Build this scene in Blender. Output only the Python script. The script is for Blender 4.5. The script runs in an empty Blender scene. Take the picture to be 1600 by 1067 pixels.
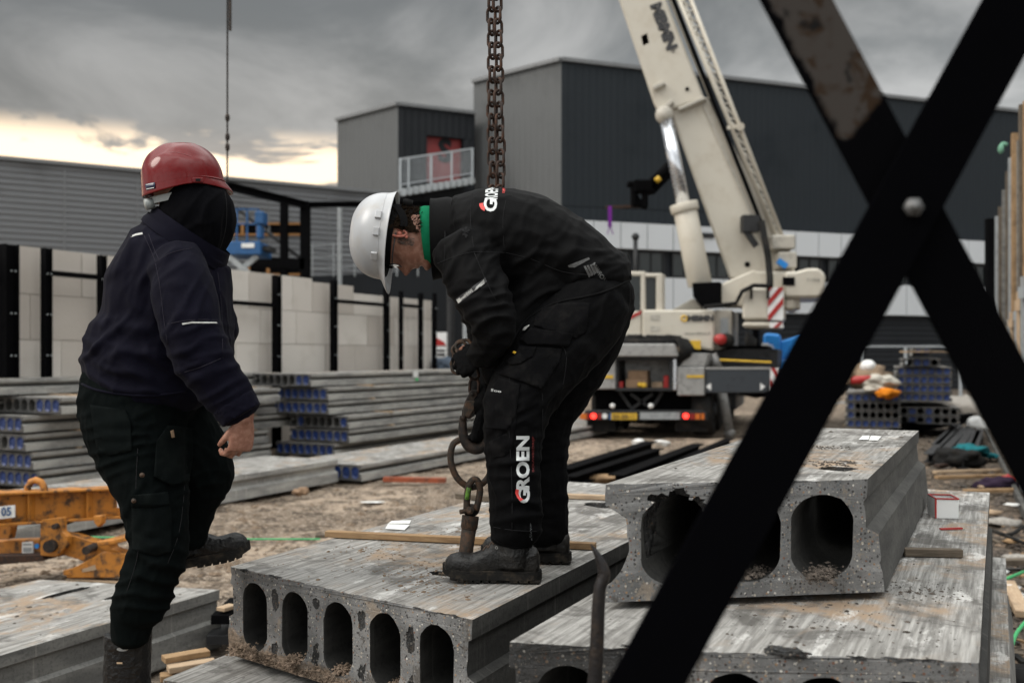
import bpy, bmesh, math, random
from mathutils import Vector, Matrix, noise, geometry
from mathutils.bvhtree import BVHTree
random.seed(11)
R = math.radians
scene = bpy.context.scene
COL = scene.collection
# ---------------------------------------------------------------- camera
CAMH, F, CX, HY = 1.64, 1556.0, 800.0, 556.0
cam = bpy.data.cameras.new('camera')
cam.lens = 35.0; cam.sensor_width = 36.0; cam.sensor_fit = 'HORIZONTAL'
cam.shift_y = (HY-533.5)/1600.0
cam.clip_start = 0.05; cam.clip_end = 900
cam.dof.use_dof = True; cam.dof.focus_distance = 3.2; cam.dof.aperture_fstop = 2.8
camo = bpy.data.objects.new('camera', cam); COL.objects.link(camo)
camo.location = (0, 0, CAMH); camo.rotation_euler = (R(90), 0, 0)
scene.camera = camo
# ---------------------------------------------------------------- sky, sun, exposure
SUN_AZ, SUN_EL = R(-105), R(38)          # azimuth measured from +Y towards +X
w = bpy.data.worlds.new('World'); scene.world = w; w.use_nodes = True
def build_world():
    nt = w.node_tree; N = nt.nodes; L = nt.links; N.clear()
    out = N.new('ShaderNodeOutputWorld'); bg = N.new('ShaderNodeBackground'); L.new(bg.outputs[0], out.inputs[0])
    tc = N.new('ShaderNodeTexCoord'); sep = N.new('ShaderNodeSeparateXYZ'); L.new(tc.outputs['Generated'], sep.inputs[0])
    def M(op, a, b=None, c=None, clamp=False):
        n = N.new('ShaderNodeMath'); n.operation = op; n.use_clamp = clamp
        for i, v in enumerate((a, b, c)):
            if v is None: continue
            if isinstance(v, (int, float)): n.inputs[i].default_value = v
            else: L.new(v, n.inputs[i])
        return n.outputs[0]
    def ss(v, lo, hi):
        n = N.new('ShaderNodeMapRange'); n.interpolation_type = 'SMOOTHSTEP'
        L.new(v, n.inputs[0]); n.inputs[1].default_value = lo; n.inputs[2].default_value = hi; return n.outputs[0]
    x, y, z = sep.outputs
    zc = M('MAXIMUM', z, 0.0)
    k = M('ADD', zc, 0.22)
    cmb = N.new('ShaderNodeCombineXYZ'); L.new(M('DIVIDE', x, k), cmb.inputs[0]); L.new(M('DIVIDE', y, k), cmb.inputs[1]); cmb.inputs[2].default_value = 3.1
    def nz(sc, det, rough, vec, dist=0.3):
        n = N.new('ShaderNodeTexNoise'); n.inputs['Scale'].default_value = sc; n.inputs['Detail'].default_value = det
        n.inputs['Roughness'].default_value = rough; n.inputs['Distortion'].default_value = dist; L.new(vec, n.inputs['Vector']); return n.outputs['Fac']
    big = nz(1.6, 7, 0.58, cmb.outputs[0], 0.6)
    mp = N.new('ShaderNodeMapping'); L.new(tc.outputs['Generated'], mp.inputs[0]); mp.inputs['Scale'].default_value = (1, 1, 3.0); mp.inputs['Location'].default_value = (.72, .1, .25)
    band = nz(8.5, 7, 0.55, mp.outputs[0], 0.35)
    # cloud deck, brighter overhead (overcast)
    cr = N.new('ShaderNodeMix'); cr.data_type = 'RGBA'; L.new(ss(big, 0.34, 0.68), cr.inputs['Factor'])
    cr.inputs['A'].default_value = (0.185, 0.192, 0.190, 1); cr.inputs['B'].default_value = (0.42, 0.42, 0.41, 1)
    # lighter towards the right and near the horizon
    hz = ss(z, 0.42, 0.05); rt = ss(x, -0.45, 0.25)
    gain = M('ADD', M('MULTIPLY', M('MULTIPLY', hz, rt), 1.0), 1.18)
    up = M('MULTIPLY', ss(z, 0.42, 0.9), 8.5)
    bk = M('MULTIPLY', ss(M('ADD', M('MULTIPLY', x, -.85), M('MULTIPLY', y, -.5)), 0.3, 0.9), 2.0)
    gain = M('ADD', M('ADD', gain, up), M('ADD', bk, M('MULTIPLY', ss(y, -.05, -.7), 1.9)))
    deck = N.new('ShaderNodeMix'); deck.data_type = 'RGBA'; deck.blend_type = 'MULTIPLY'; deck.inputs['Factor'].default_value = 1
    L.new(cr.outputs['Result'], deck.inputs['A'])
    cg = N.new('ShaderNodeCombineColor'); [L.new(gain, cg.inputs[i]) for i in range(3)]; L.new(cg.outputs[0], deck.inputs['B'])
    # the bright break near the horizon on the left
    az = M('ARCTAN2', x, y)
    m1 = ss(z, 0.220, 0.188)
    m2 = M('MULTIPLY', ss(az, R(-75), R(-33)), ss(az, R(8), R(-8)))
    msk = M('MULTIPLY', m1, m2)
    gap = M('MULTIPLY', msk, ss(band, 0.46, 0.53))
    warm = M('MULTIPLY', msk, 0.22)
    a1 = N.new('ShaderNodeMix'); a1.data_type = 'RGBA'; L.new(warm, a1.inputs['Factor']); L.new(deck.outputs['Result'], a1.inputs['A']); a1.inputs['B'].default_value = (0.66, 0.50, 0.36, 1)
    wide = M('MULTIPLY', M('MULTIPLY', ss(z, 0.34, 0.2), m2), 0.16)
    a0 = N.new('ShaderNodeMix'); a0.data_type = 'RGBA'; L.new(wide, a0.inputs['Factor']); L.new(a1.outputs['Result'], a0.inputs['A']); a0.inputs['B'].default_value = (0.6, 0.5, 0.38, 1)
    a2 = N.new('ShaderNodeMix'); a2.data_type = 'RGBA'; L.new(gap, a2.inputs['Factor']); L.new(a0.outputs['Result'], a2.inputs['A']); a2.inputs['B'].default_value = (2.1, 1.64, 1.14, 1)
    sky = N.new('ShaderNodeTexSky'); sky.sky_type = 'NISHITA'; sky.sun_disc = False
    sky.sun_elevation = SUN_EL; sky.sun_rotation = SUN_AZ
    sc = N.new('ShaderNodeMix'); sc.data_type = 'RGBA'; sc.blend_type = 'MULTIPLY'; sc.inputs['Factor'].default_value = 1
    L.new(sky.outputs[0], sc.inputs['A']); sc.inputs['B'].default_value = (1, 1, 1, 1)
    # cloud colours are divided by the background strength, so the sky seen through is the physical one
    dv = N.new('ShaderNodeMix'); dv.data_type = 'RGBA'; dv.blend_type = 'MULTIPLY'; dv.inputs['Factor'].default_value = 1
    L.new(a2.outputs['Result'], dv.inputs['A']); dv.inputs['B'].default_value = (10, 10, 10, 1)
    fin = N.new('ShaderNodeMix'); fin.data_type = 'RGBA'; fin.inputs['Factor'].default_value = 0.93
    L.new(sc.outputs['Result'], fin.inputs['A']); L.new(dv.outputs['Result'], fin.inputs['B'])
    L.new(fin.outputs['Result'], bg.inputs[0]); bg.inputs[1].default_value = 0.1
build_world()
sl = bpy.data.lights.new('sun', 'SUN'); sl.energy = 1.9; sl.angle = R(24); sl.color = (1.0, 0.93, 0.84)
so = bpy.data.objects.new('sun', sl); COL.objects.link(so)
sd = Vector((math.sin(SUN_AZ)*math.cos(SUN_EL), math.cos(SUN_AZ)*math.cos(SUN_EL), math.sin(SUN_EL)))
so.rotation_euler = sd.to_track_quat('Z', 'Y').to_euler(); so.location = (-8, 5, 14)
scene.view_settings.view_transform = 'Standard'; scene.view_settings.look = 'None'
scene.view_settings.gamma = 1; scene.view_settings.exposure = -0.2
scene.cycles.use_denoising = True
scene.cycles.max_bounces = 6; scene.cycles.diffuse_bounces = 3; scene.cycles.glossy_bounces = 3; scene.cycles.transmission_bounces = 4

# ---------------------------------------------------------------- helpers
def P(px, py, d): return Vector(((px-CX)*d/F, d, CAMH-(py-HY)*d/F))
def G(px, py, z=0.0):                                            # the point of height z seen at a pixel
    d = (CAMH-z)*F/(py-HY); return P(px, py, d)
D1 = Vector((0.4885, 1, 0)).normalized()                        # the direction all slabs lie in
D1A = -math.atan2(D1.x, D1.y)                                   # its rotation about z
LOC = {}
def thing(name, label, cat, loc=(0, 0, 0), rz=0.0, group=None):
    o = bpy.data.objects.new(name, None); COL.objects.link(o)
    o.location = loc; o.rotation_euler = (0, 0, rz); o.empty_display_size = .1
    o['label'] = label; o['category'] = cat; o['kind'] = 'thing'
    if group: o['group'] = group
    LOC[o.name] = Matrix.Translation(Vector(loc)) @ Matrix.Rotation(rz, 4, 'Z')
    return o
def world_of(p):
    while p is not None:
        if p.name in LOC: return LOC[p.name]
        p = p.parent
    return Matrix.Identity(4)
def tag(o, label=None, cat=None, group=None, kind=None):
    if label: o['label'] = label
    if cat: o['category'] = cat
    if group: o['group'] = group
    if kind: o['kind'] = kind
    return o
def basis(d, up=Vector((0, 0, 1))):
    d = d.normalized()
    if abs(d.dot(up)) > .98: up = Vector((0, 1, 0))
    u = d.cross(up).normalized(); v = u.cross(d).normalized(); return u, v
class MB:
    def __init__(s): s.v = []; s.f = []; s.m = []
    def add(s, vs, fs, m=0):
        b = len(s.v); s.v += [Vector(q) for q in vs]; s.f += [tuple(b+i for i in f) for f in fs]; s.m += [m]*len(fs); return s
    def box(s, c, size, rz=0.0, m=0, M=None):
        hx, hy, hz = size[0]/2, size[1]/2, size[2]/2
        vs = [Vector((x, y, z)) for x in (-hx, hx) for y in (-hy, hy) for z in (-hz, hz)]
        if M is None: M = Matrix.Rotation(rz, 3, 'Z')
        vs = [M @ q + Vector(c) for q in vs]
        return s.add(vs, [(0, 1, 3, 2), (4, 6, 7, 5), (0, 4, 5, 1), (2, 3, 7, 6), (0, 2, 6, 4), (1, 5, 7, 3)], m)
    def beam(s, a, b, w, h, up=Vector((0, 0, 1)), m=0):
        a, b = Vector(a), Vector(b); u, v = basis(b-a, up); u = u*w/2; v = v*h/2
        vs = [p+x*u+y*v for p in (a, b) for x, y in ((-1, -1), (1, -1), (1, 1), (-1, 1))]
        return s.add(vs, [(3, 2, 1, 0), (4, 5, 6, 7), (0, 1, 5, 4), (1, 2, 6, 5), (2, 3, 7, 6), (3, 0, 4, 7)], m)
    def ibeam(s, a, b, w, h, t=.012, up=Vector((0, 0, 1)), m=0):
        a, b = Vector(a), Vector(b); u, v = basis(b-a, up)
        s.beam(a+v*(h-t)/2, b+v*(h-t)/2, w, t, up, m); s.beam(a-v*(h-t)/2, b-v*(h-t)/2, w, t, up, m)
        return s.beam(a, b, t, h-2*t-.001, up, m)
    def cyl(s, a, b, r0, r1=None, n=16, m=0, caps=True):
        a, b = Vector(a), Vector(b); r1 = r0 if r1 is None else r1; u, v = basis(b-a)
        vs = []
        for p, r in ((a, r0), (b, r1)):
            for i in range(n):
                t = 2*math.pi*i/n; vs.append(p+r*(math.cos(t)*u+math.sin(t)*v))
        fs = [(i, n+i, n+(i+1) % n, (i+1) % n) for i in range(n)]
        if caps: fs += [tuple(range(n)), tuple(reversed(range(n, 2*n)))]
        return s.add(vs, fs, m)
    def tube(s, pts, r, n=8, m=0, closed=False):
        pts = [Vector(p) for p in pts]; k = len(pts); rs = r if isinstance(r, (list, tuple)) else [r]*k
        b = len(s.v); pu = None
        for i, p in enumerate(pts):
            if closed: t = pts[(i+1) % k]-pts[i-1]
            else: t = pts[min(i+1, k-1)]-pts[max(i-1, 0)]
            t.normalize()
            if pu is None: u, v = basis(t)
            else:
                u = (pu-t*pu.dot(t)).normalized()
            v = t.cross(u); pu = u
            for j in range(n):
                a = 2*math.pi*j/n; s.v.append(p+rs[i]*(math.cos(a)*u+math.sin(a)*v))
        kk = k if closed else k-1
        for i in range(kk):
            for j in range(n):
                i2 = (i+1) % k
                s.f.append((b+i*n+j, b+i*n+(j+1) % n, b+i2*n+(j+1) % n, b+i2*n+j)); s.m.append(m)
        if not closed:
            s.f.append(tuple(b+j for j in reversed(range(n)))); s.m.append(m)
            s.f.append(tuple(b+(k-1)*n+j for j in range(n))); s.m.append(m)
        return s
    def prism(s, poly, ext, m=0):                                # poly: 3D points in a plane, swept by ext
        poly = [Vector(p) for p in poly]; ext = Vector(ext); n = len(poly)
        nr = geometry.normal(poly)
        if nr.dot(ext) > 0: poly = poly[::-1]
        vs = poly+[p+ext for p in poly]
        return s.add(vs, [tuple(range(n)), tuple(reversed(range(n, 2*n)))]+[((i+1) % n, i, n+i, n+(i+1) % n) for i in range(n)], m)
    def ball(s, c, r, n=10, k=6, m=0, sc=(1, 1, 1)):
        c = Vector(c); b = len(s.v); vs = [c+Vector((0, 0, r*sc[2]))]
        for i in range(1, k):
            th = math.pi*i/k
            for j in range(n):
                a = 2*math.pi*j/n
                vs.append(c+Vector((r*sc[0]*math.sin(th)*math.cos(a), r*sc[1]*math.sin(th)*math.sin(a), r*sc[2]*math.cos(th))))
        vs.append(c-Vector((0, 0, r*sc[2]))); fs = [(0, 1+j, 1+(j+1) % n) for j in range(n)]
        for i in range(k-2):
            for j in range(n):
                fs.append((1+i*n+j, 1+(i+1)*n+j, 1+(i+1)*n+(j+1) % n, 1+i*n+(j+1) % n))
        l = len(vs)-1; fs += [(l, 1+(k-2)*n+(j+1) % n, 1+(k-2)*n+j) for j in range(n)]
        return s.add(vs, fs, m)
    def build(s, name, mats, parent=None, smooth=False, bevel=0, world=True, seg=1):
        me = bpy.data.meshes.new(name)
        vs = s.v
        if parent is not None and world:
            I = world_of(parent).inverted(); vs = [I @ q for q in s.v]
        me.from_pydata([tuple(q) for q in vs], [], s.f)
        if not isinstance(mats, (list, tuple)): mats = [mats]
        for q in mats: me.materials.append(q)
        for i, p in enumerate(me.polygons): p.material_index = s.m[i]; p.use_smooth = smooth
        me.update()
        o = bpy.data.objects.new(name, me); COL.objects.link(o); o.parent = parent
        if bevel:
            b = o.modifiers.new('b', 'BEVEL'); b.width = bevel; b.segments = seg; b.limit_method = 'ANGLE'; b.angle_limit = R(40)
        return o
def evald(o):                                                    # apply an object's modifiers
    bpy.context.view_layer.update()
    dg = bpy.context.evaluated_depsgraph_get()
    me = bpy.data.meshes.new_from_object(o.evaluated_get(dg)); old = o.data
    o.modifiers.clear(); o.data = me; bpy.data.meshes.remove(old); return o
def copy_tree(o, parent=None):
    c = o.copy(); COL.objects.link(c); c.parent = parent
    for ch in o.children: copy_tree(ch, c)
    return c
def crom(pts, n):                                                # Catmull-Rom through tuples of any length
    out = []; k = len(pts)
    for i in range(k-1):
        p0, p1, p2, p3 = pts[max(i-1, 0)], pts[i], pts[i+1], pts[min(i+2, k-1)]
        for j in range(n):
            t = j/n; t2 = t*t; t3 = t2*t
            out.append(tuple(.5*((2*b)+(-a+c)*t+(2*a-5*b+4*c-d)*t2+(-a+3*b-3*c+d)*t3) for a, b, c, d in zip(p0, p1, p2, p3)))
    out.append(tuple(pts[-1])); return out

# ---------------------------------------------------------------- materials
class NT:
    def __init__(s, name):
        s.mat = bpy.data.materials.new(name); s.mat.use_nodes = True; t = s.mat.node_tree; t.nodes.clear(); s.t = t
        s.out = t.nodes.new('ShaderNodeOutputMaterial'); s.b = t.nodes.new('ShaderNodeBsdfPrincipled'); t.links.new(s.b.outputs[0], s.out.inputs[0])
        s.tc = t.nodes.new('ShaderNodeTexCoord')
    def n(s, ty, **kw):
        q = s.t.nodes.new(ty)
        for k, v in kw.items(): setattr(q, k, v)
        return q
    def l(s, a, b): s.t.links.new(a, b)
    def vec(s, scale=(1, 1, 1), rot=(0, 0, 0), loc=(0, 0, 0), src='Object'):
        m = s.n('ShaderNodeMapping'); s.l(s.tc.outputs[src], m.inputs[0]); m.inputs['Scale'].default_value = scale
        m.inputs['Rotation'].default_value = rot; m.inputs['Location'].default_value = loc; return m.outputs[0]
    def noise(s, scale, vec=None, det=4, rough=.55, dist=0):
        q = s.n('ShaderNodeTexNoise'); q.inputs['Scale'].default_value = scale; q.inputs['Detail'].default_value = det
        q.inputs['Roughness'].default_value = rough; q.inputs['Distortion'].default_value = dist
        s.l(vec or s.tc.outputs['Object'], q.inputs['Vector']); return q.outputs['Fac']
    def voro(s, scale, vec=None, feature='F1'):
        q = s.n('ShaderNodeTexVoronoi', feature=feature); q.inputs['Scale'].default_value = scale
        s.l(vec or s.tc.outputs['Object'], q.inputs['Vector']); return q
    def ramp(s, v, lo, hi, a=0.0, b=1.0, smooth=True):
        q = s.n('ShaderNodeMapRange'); q.interpolation_type = 'SMOOTHSTEP' if smooth else 'LINEAR'
        s.l(v, q.inputs[0])
        for i, x in enumerate((lo, hi, a, b)): q.inputs[i+1].default_value = x
        return q.outputs[0]
    def math(s, op, a, b=0.0):
        q = s.n('ShaderNodeMath', operation=op)
        for i, v in enumerate((a, b)):
            if isinstance(v, (int, float)): q.inputs[i].default_value = v
            else: s.l(v, q.inputs[i])
        return q.outputs[0]
    def mix(s, f, a, b, blend='MIX'):
        q = s.n('ShaderNodeMix', data_type='RGBA', blend_type=blend)
        for k, v in (('Factor', f), ('A', a), ('B', b)):
            if isinstance(v, (int, float)): q.inputs[k].default_value = v
            elif isinstance(v, tuple): q.inputs[k].default_value = (*v, 1) if len(v) == 3 else v
            else: s.l(v, q.inputs[k])
        return q.outputs['Result']
    def col(s, c):
        if isinstance(c, tuple): s.b.inputs['Base Color'].default_value = (*c, 1)
        else: s.l(c, s.b.inputs['Base Color'])
    def set(s, **kw):
        for k, v in kw.items():
            k = {'rough': 'Roughness', 'metal': 'Metallic', 'spec': 'Specular IOR Level', 'sheen': 'Sheen Weight', 'coat': 'Coat Weight', 'coatr': 'Coat Roughness', 'trans': 'Transmission Weight', 'sss': 'Subsurface Weight'}[k]
            if isinstance(v, (int, float)): s.b.inputs[k].default_value = v
            else: s.l(v, s.b.inputs[k])
    def bump(s, h, strength=.5, dist=.01, prev=None):
        q = s.n('ShaderNodeBump'); q.inputs['Strength'].default_value = strength; q.inputs['Distance'].default_value = dist
        s.l(h, q.inputs['Height'])
        if prev is not None: s.l(prev, q.inputs['Normal'])
        s.l(q.outputs[0], s.b.inputs['Normal']); return q.outputs[0]
def paint(name, c, rough=.45, metal=0.0, dirt=.25, scale=6, spec=.5, dirtc=None, bump=0.0):
    q = NT(name); f = q.ramp(q.noise(scale, det=6, rough=.65), .45, .75)
    dc = dirtc or tuple(x*.45 for x in c)
    q.col(q.mix(q.math('MULTIPLY', f, dirt*2), c, dc)); q.set(rough=q.ramp(f, 0, 1, rough, min(1, rough+.25)), metal=metal, spec=spec)
    if bump: q.bump(q.noise(scale*8, det=3), bump, .01)
    return q.mat
def concrete_top():
    q = NT('concrete_top')
    v = q.vec((26, 1.3, 8)); st = q.noise(3.0, v, 5, .6)
    v2 = q.vec((90, 2.5, 30)); fine = q.noise(2.0, v2, 3, .6)
    big = q.noise(1.7, q.vec((1.6, 1, 1)), 5, .6, .6); dirt = q.ramp(big, .50, .62)
    pat = q.noise(5, None, 6, .7, .4)
    c = q.mix(q.ramp(st, .32, .68), (.175, .168, .156), (.40, .39, .37))
    c = q.mix(q.math('MULTIPLY', q.ramp(fine, .35, .65), .35), c, (.12, .116, .11))
    c = q.mix(q.math('MULTIPLY', q.ramp(pat, .48, .62), .75), c, (.085, .08, .074))
    c = q.mix(q.math('MULTIPLY', dirt, q.ramp(q.noise(14, None, 5, .7), .35, .6)), c, (.30, .225, .16))
    c = q.mix(q.math('MULTIPLY', q.ramp(q.noise(9, q.vec((1, .35, 1), loc=(3, 1, 0)), 6, .7), .56, .66), .65), c, (.62, .61, .59))
    pit = q.noise(55, q.vec((1, .4, 1)), 5, .75); c = q.mix(q.ramp(pit, .62, .70, 0, .8), c, (.05, .045, .04)); c = q.mix(q.ramp(pit, .36, .29, 0, .5), c, (.66, .65, .63))
    st2 = q.noise(5, q.vec((9, 2.5, 8), loc=(5, 1, 2)), 7, .75, .5); c = q.mix(q.ramp(st2, .58, .70, 0, .45), c, (.09, .082, .072))
    q.col(c); q.set(rough=.9, spec=.2)
    b1 = q.bump(fine, .55, .004); b2 = q.bump(st, .5, .01, b1); q.bump(q.noise(120, None, 4, .6), .5, .002, b2)
    return q.mat
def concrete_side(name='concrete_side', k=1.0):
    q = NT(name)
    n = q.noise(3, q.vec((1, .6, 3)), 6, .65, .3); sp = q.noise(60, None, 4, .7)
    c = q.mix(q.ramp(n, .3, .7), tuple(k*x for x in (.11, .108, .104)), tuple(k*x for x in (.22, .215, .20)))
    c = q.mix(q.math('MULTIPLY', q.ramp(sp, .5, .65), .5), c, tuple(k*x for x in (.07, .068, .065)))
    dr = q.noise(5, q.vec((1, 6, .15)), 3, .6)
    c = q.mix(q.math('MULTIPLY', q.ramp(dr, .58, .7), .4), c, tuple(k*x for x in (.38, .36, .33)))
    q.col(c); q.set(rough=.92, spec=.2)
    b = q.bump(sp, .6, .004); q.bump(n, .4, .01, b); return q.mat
def aggregate(name='concrete_cut', dark=1.0, stone=.5, mud=0):
    q = NT(name)
    v = q.voro(105); v2 = q.voro(230)
    base = q.mix(q.ramp(q.noise(6, None, 5, .6), .3, .7), tuple(dark*x for x in (.115, .115, .114)), tuple(dark*x for x in (.26, .258, .255)))
    def stones(vv, base, thr, lo, hi):
        sp = q.n('ShaderNodeSeparateColor'); q.l(vv.outputs['Color'], sp.inputs[0])
        on = q.math('MULTIPLY', q.math('GREATER_THAN', sp.outputs[0], thr), q.ramp(vv.outputs['Distance'], hi, lo))
        cr = q.n('ShaderNodeValToRGB'); q.l(sp.outputs[1], cr.inputs[0]); e = cr.color_ramp.elements
        cr.color_ramp.interpolation = 'CONSTANT'
        e[0].position = 0; e[0].color = (.035, .032, .032, 1); e[1].position = .36; e[1].color = (.30, .27, .23, 1)
        for p_, c_ in ((.46, (.17, .08, .05)), (.52, (.12, .13, .14)), (.66, (.42, .38, .32)), (.78, (.30, .19, .11)), (.85, (.16, .15, .15)), (.94, (.6, .57, .52))):
            x = e.new(p_); x.color = (*c_, 1)
        return q.mix(q.math('MULTIPLY', on, .85 if dark == 1 else .38), base, cr.outputs[0]), on
    c, o1 = stones(v, base, stone, .30, .42)
    c, o2 = stones(v2, c, .72, .25, .4)
    c = q.mix(q.ramp(q.noise(9, q.vec((1, 1, .6)), 5, .7), .56, .62, 0, .72), c, tuple(dark*x for x in (.075, .065, .055)))
    c = q.mix(q.ramp(q.noise(5, q.vec((1, 1, 1), loc=(4, 2, 7)), 6, .7), .58, .64, 0, .6), c, tuple(dark*x for x in (.30, .24, .18)))
    if mud:
        g = q.n('ShaderNodeSeparateXYZ'); q.l(q.tc.outputs['Object'], g.inputs[0])
        h = q.math('ADD', q.math('ADD', g.outputs[2], q.math('MULTIPLY', g.outputs[0], .07)), q.math('MULTIPLY', q.math('SUBTRACT', q.noise(14, None, 6, .75), .5), .17))
        c = q.mix(q.ramp(h, .050, .022, 0, .9), c, q.mix(q.ramp(q.noise(40, None, 5, .7), .35, .65), (.105, .08, .058), (.30, .225, .165)))
    q.col(c); q.set(rough=.85, spec=.25)
    b = q.bump(q.noise(90 if dark == 1 else 45, None, 6, .75), .7 if dark == 1 else 1.0, .006 if dark == 1 else .02); q.bump(q.math('ADD', o1, o2), .3, .003, b); return q.mat
def fabric(name, c, sheen=.15, wear=.2, wc=None, weave=900, spec=.02, rough=.92):
    sheen *= .06
    q = NT(name); n = q.noise(14, None, 6, .7); n2 = q.noise(40, q.vec((1, .4, .4)), 4, .7)
    cc = q.mix(q.math('MULTIPLY', q.ramp(n, .45, .75), wear), c, wc or tuple(x*2.2+.01 for x in c))
    q.col(cc); q.set(rough=rough, spec=spec, sheen=sheen)
    b = q.bump(q.noise(weave, None, 2), .25, .0008); q.bump(n2, .35, .004, b); return q.mat
def wood(name, a, b):
    q = NT(name); n = q.noise(6, q.vec((2, 20, 20)), 5, .65, .4); m = q.noise(3, None, 4, .6)
    q.col(q.mix(q.ramp(m, .45, .7, 0, .7), q.mix(q.ramp(n, .3, .7), a, b), tuple(x*.4 for x in a))); q.set(rough=.8, spec=.25); q.bump(n, .4, .003); return q.mat
def rusty(name, a=(.075, .035, .02), b=(.03, .022, .019), met=.4):
    q = NT(name); n = q.noise(45, None, 6, .7)
    q.col(q.mix(q.ramp(n, .4, .65), b, a)); q.set(rough=.75, metal=met); q.bump(q.noise(160, None, 4), .5, .001); return q.mat
M = {}
M['ctop'] = concrete_top(); M['cside'] = concrete_side(); M['cside_lt'] = concrete_side('concrete_side_pale', 1.9); M['cut'] = aggregate(stone=.38); M['cut_mud'] = aggregate('concrete_cut_muddy', 1.0, .38, 1); M['cut_yard'] = aggregate('concrete_cut_yard', .42); M['cside_mid'] = concrete_side('concrete_side_mid', .5); M['cut_dark'] = aggregate('concrete_broken', .30, .35)  # cside_mid is a mid-dark tone of the side concrete
M['cside_wet_shaded'] = concrete_side('concrete_side_dark', .34); M['core'] = concrete_side('core_wall', .22)  # wet slab sides, with the close shade of the piles darkened into the colour
M['black_steel'] = paint('black_steel', (.003, .003, .0035), .8, .0, .2, spec=.04)
M['dark_steel'] = paint('dark_steel', (.014, .0145, .016), .6, .1, .3)
M['blue_cap'] = paint('blue_plug', (.006, .024, .11), .45, 0, .3)
M['blue'] = paint('blue_paint', (.010, .085, .24), .4, 0, .3)
M['cyan_blue'] = paint('bright_blue_paint', (.015, .22, .62), .4, 0, .2)
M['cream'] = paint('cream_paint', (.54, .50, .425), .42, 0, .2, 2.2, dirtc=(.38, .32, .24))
M['cream_sh'] = paint('cream_paint_shaded', (.44, .41, .355), .5, 0, .3)  # shaded copy of the cream, side shade put into the colour
M['alu'] = paint('aluminium', (.34, .335, .325), .5, .3, .35, 8)
M['chrome'] = paint('chrome', (.7, .72, .76), .2, .9, .1)
M['galv'] = paint('galvanised', (.35, .37, .38), .5, .4, .3)
M['galv_pale'] = paint('pale_rail', (.42, .45, .47), .55, .1, .2)
M['carrier'] = paint('carrier_grey', (.034, .040, .048), .5, .0, .2)
M['rubber'] = paint('rubber', (.009, .009, .009), .85, 0, .4, dirtc=(.04, .034, .028), spec=.2)
M['orange'] = paint('orange_paint', (.46, .175, .020), .55, 0, .8, 13, dirtc=(.075, .04, .02), bump=.4)
M['red_board'] = paint('red_brown_board', (.26, .055, .018), .7, 0, .5, 8, dirtc=(.09, .035, .02)); M['orange_wood'] = paint('orange_timber', (.34, .16, .05), .7, 0, .3)
M['red'] = paint('red_paint', (.36, .02, .018), .4, 0, .2)
M['red_dark'] = paint('red_door', (.22, .018, .018), .5, 0, .15)
M['white'] = paint('white_paint', (.75, .75, .74), .5, 0, .15)
M['paper'] = paint('paper', (.72, .72, .70), .8, 0, .1)
M['yellow'] = paint('yellow_paint', (.65, .40, .03), .5, 0, .2)
M['text_dark'] = paint('dark_lettering', (.03, .03, .032), .5, 0, .1)
M['green'] = paint('green_hose', (.04, .35, .12), .5, 0, .1)
M['green_mark'] = paint('green_marker', (.03, .55, .14), .6, 0, .1)
M['teal'] = fabric('teal_sheet', (.02, .14, .16))
M['purple'] = fabric('purple_sling', (.16, .03, .24))
M['timber'] = wood('timber', (.26, .16, .085), (.36, .24, .13))
M['timber_pale'] = wood('timber_pale', (.36, .25, .16), (.46, .35, .24))
M['timber_dark'] = wood('timber_dark', (.085, .068, .05), (.15, .12, .09))
M['cardboard'] = paint('cardboard', (.28, .18, .11), .85, 0, .2)
M['rust'] = rusty('rusty_iron'); M['rust2'] = rusty('worn_iron', (.115, .062, .036), (.040, .034, .028), .3)
M['iron_dark'] = rusty('dark_iron', (.055, .036, .026), (.016, .014, .013), .3)
M['glass_dark'] = paint('dark_glass', (.010, .014, .014), .12, 0, .1)
M['cladding_lt'] = paint('pale_grey_cladding', (.085, .089, .091), .5, .1, .25, .25)
M['cladding_dk'] = paint('anthracite_cladding', (.0085, .0130, .0175), .6, .0, .1, .2, spec=.3)
M['cladding_bl'] = paint('black_cladding', (.007, .009, .012), .6, .0, .1, .2, spec=.3)
M['cladding_wh'] = paint('white_cladding', (.54, .56, .58), .5, .0, .12, .3)
M['hall'] = paint('hall_cladding', (.165, .17, .178), .45, .2, .2, .3)
M['trim'] = paint('roof_trim', (.17, .175, .18), .5, .2, .1)
def light_mat(name, c, e):
    q = NT(name); q.col(c); q.b.inputs['Emission Color'].default_value = (*c, 1); q.b.inputs['Emission Strength'].default_value = e; return q.mat
M['tail_on'] = light_mat('lit_tail_light', (1.0, .03, .02), 5.0); M['tail_off'] = paint('red_lens', (.25, .015, .012), .25)
M['amber'] = paint('amber_lens', (.55, .14, .02), .25)
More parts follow.
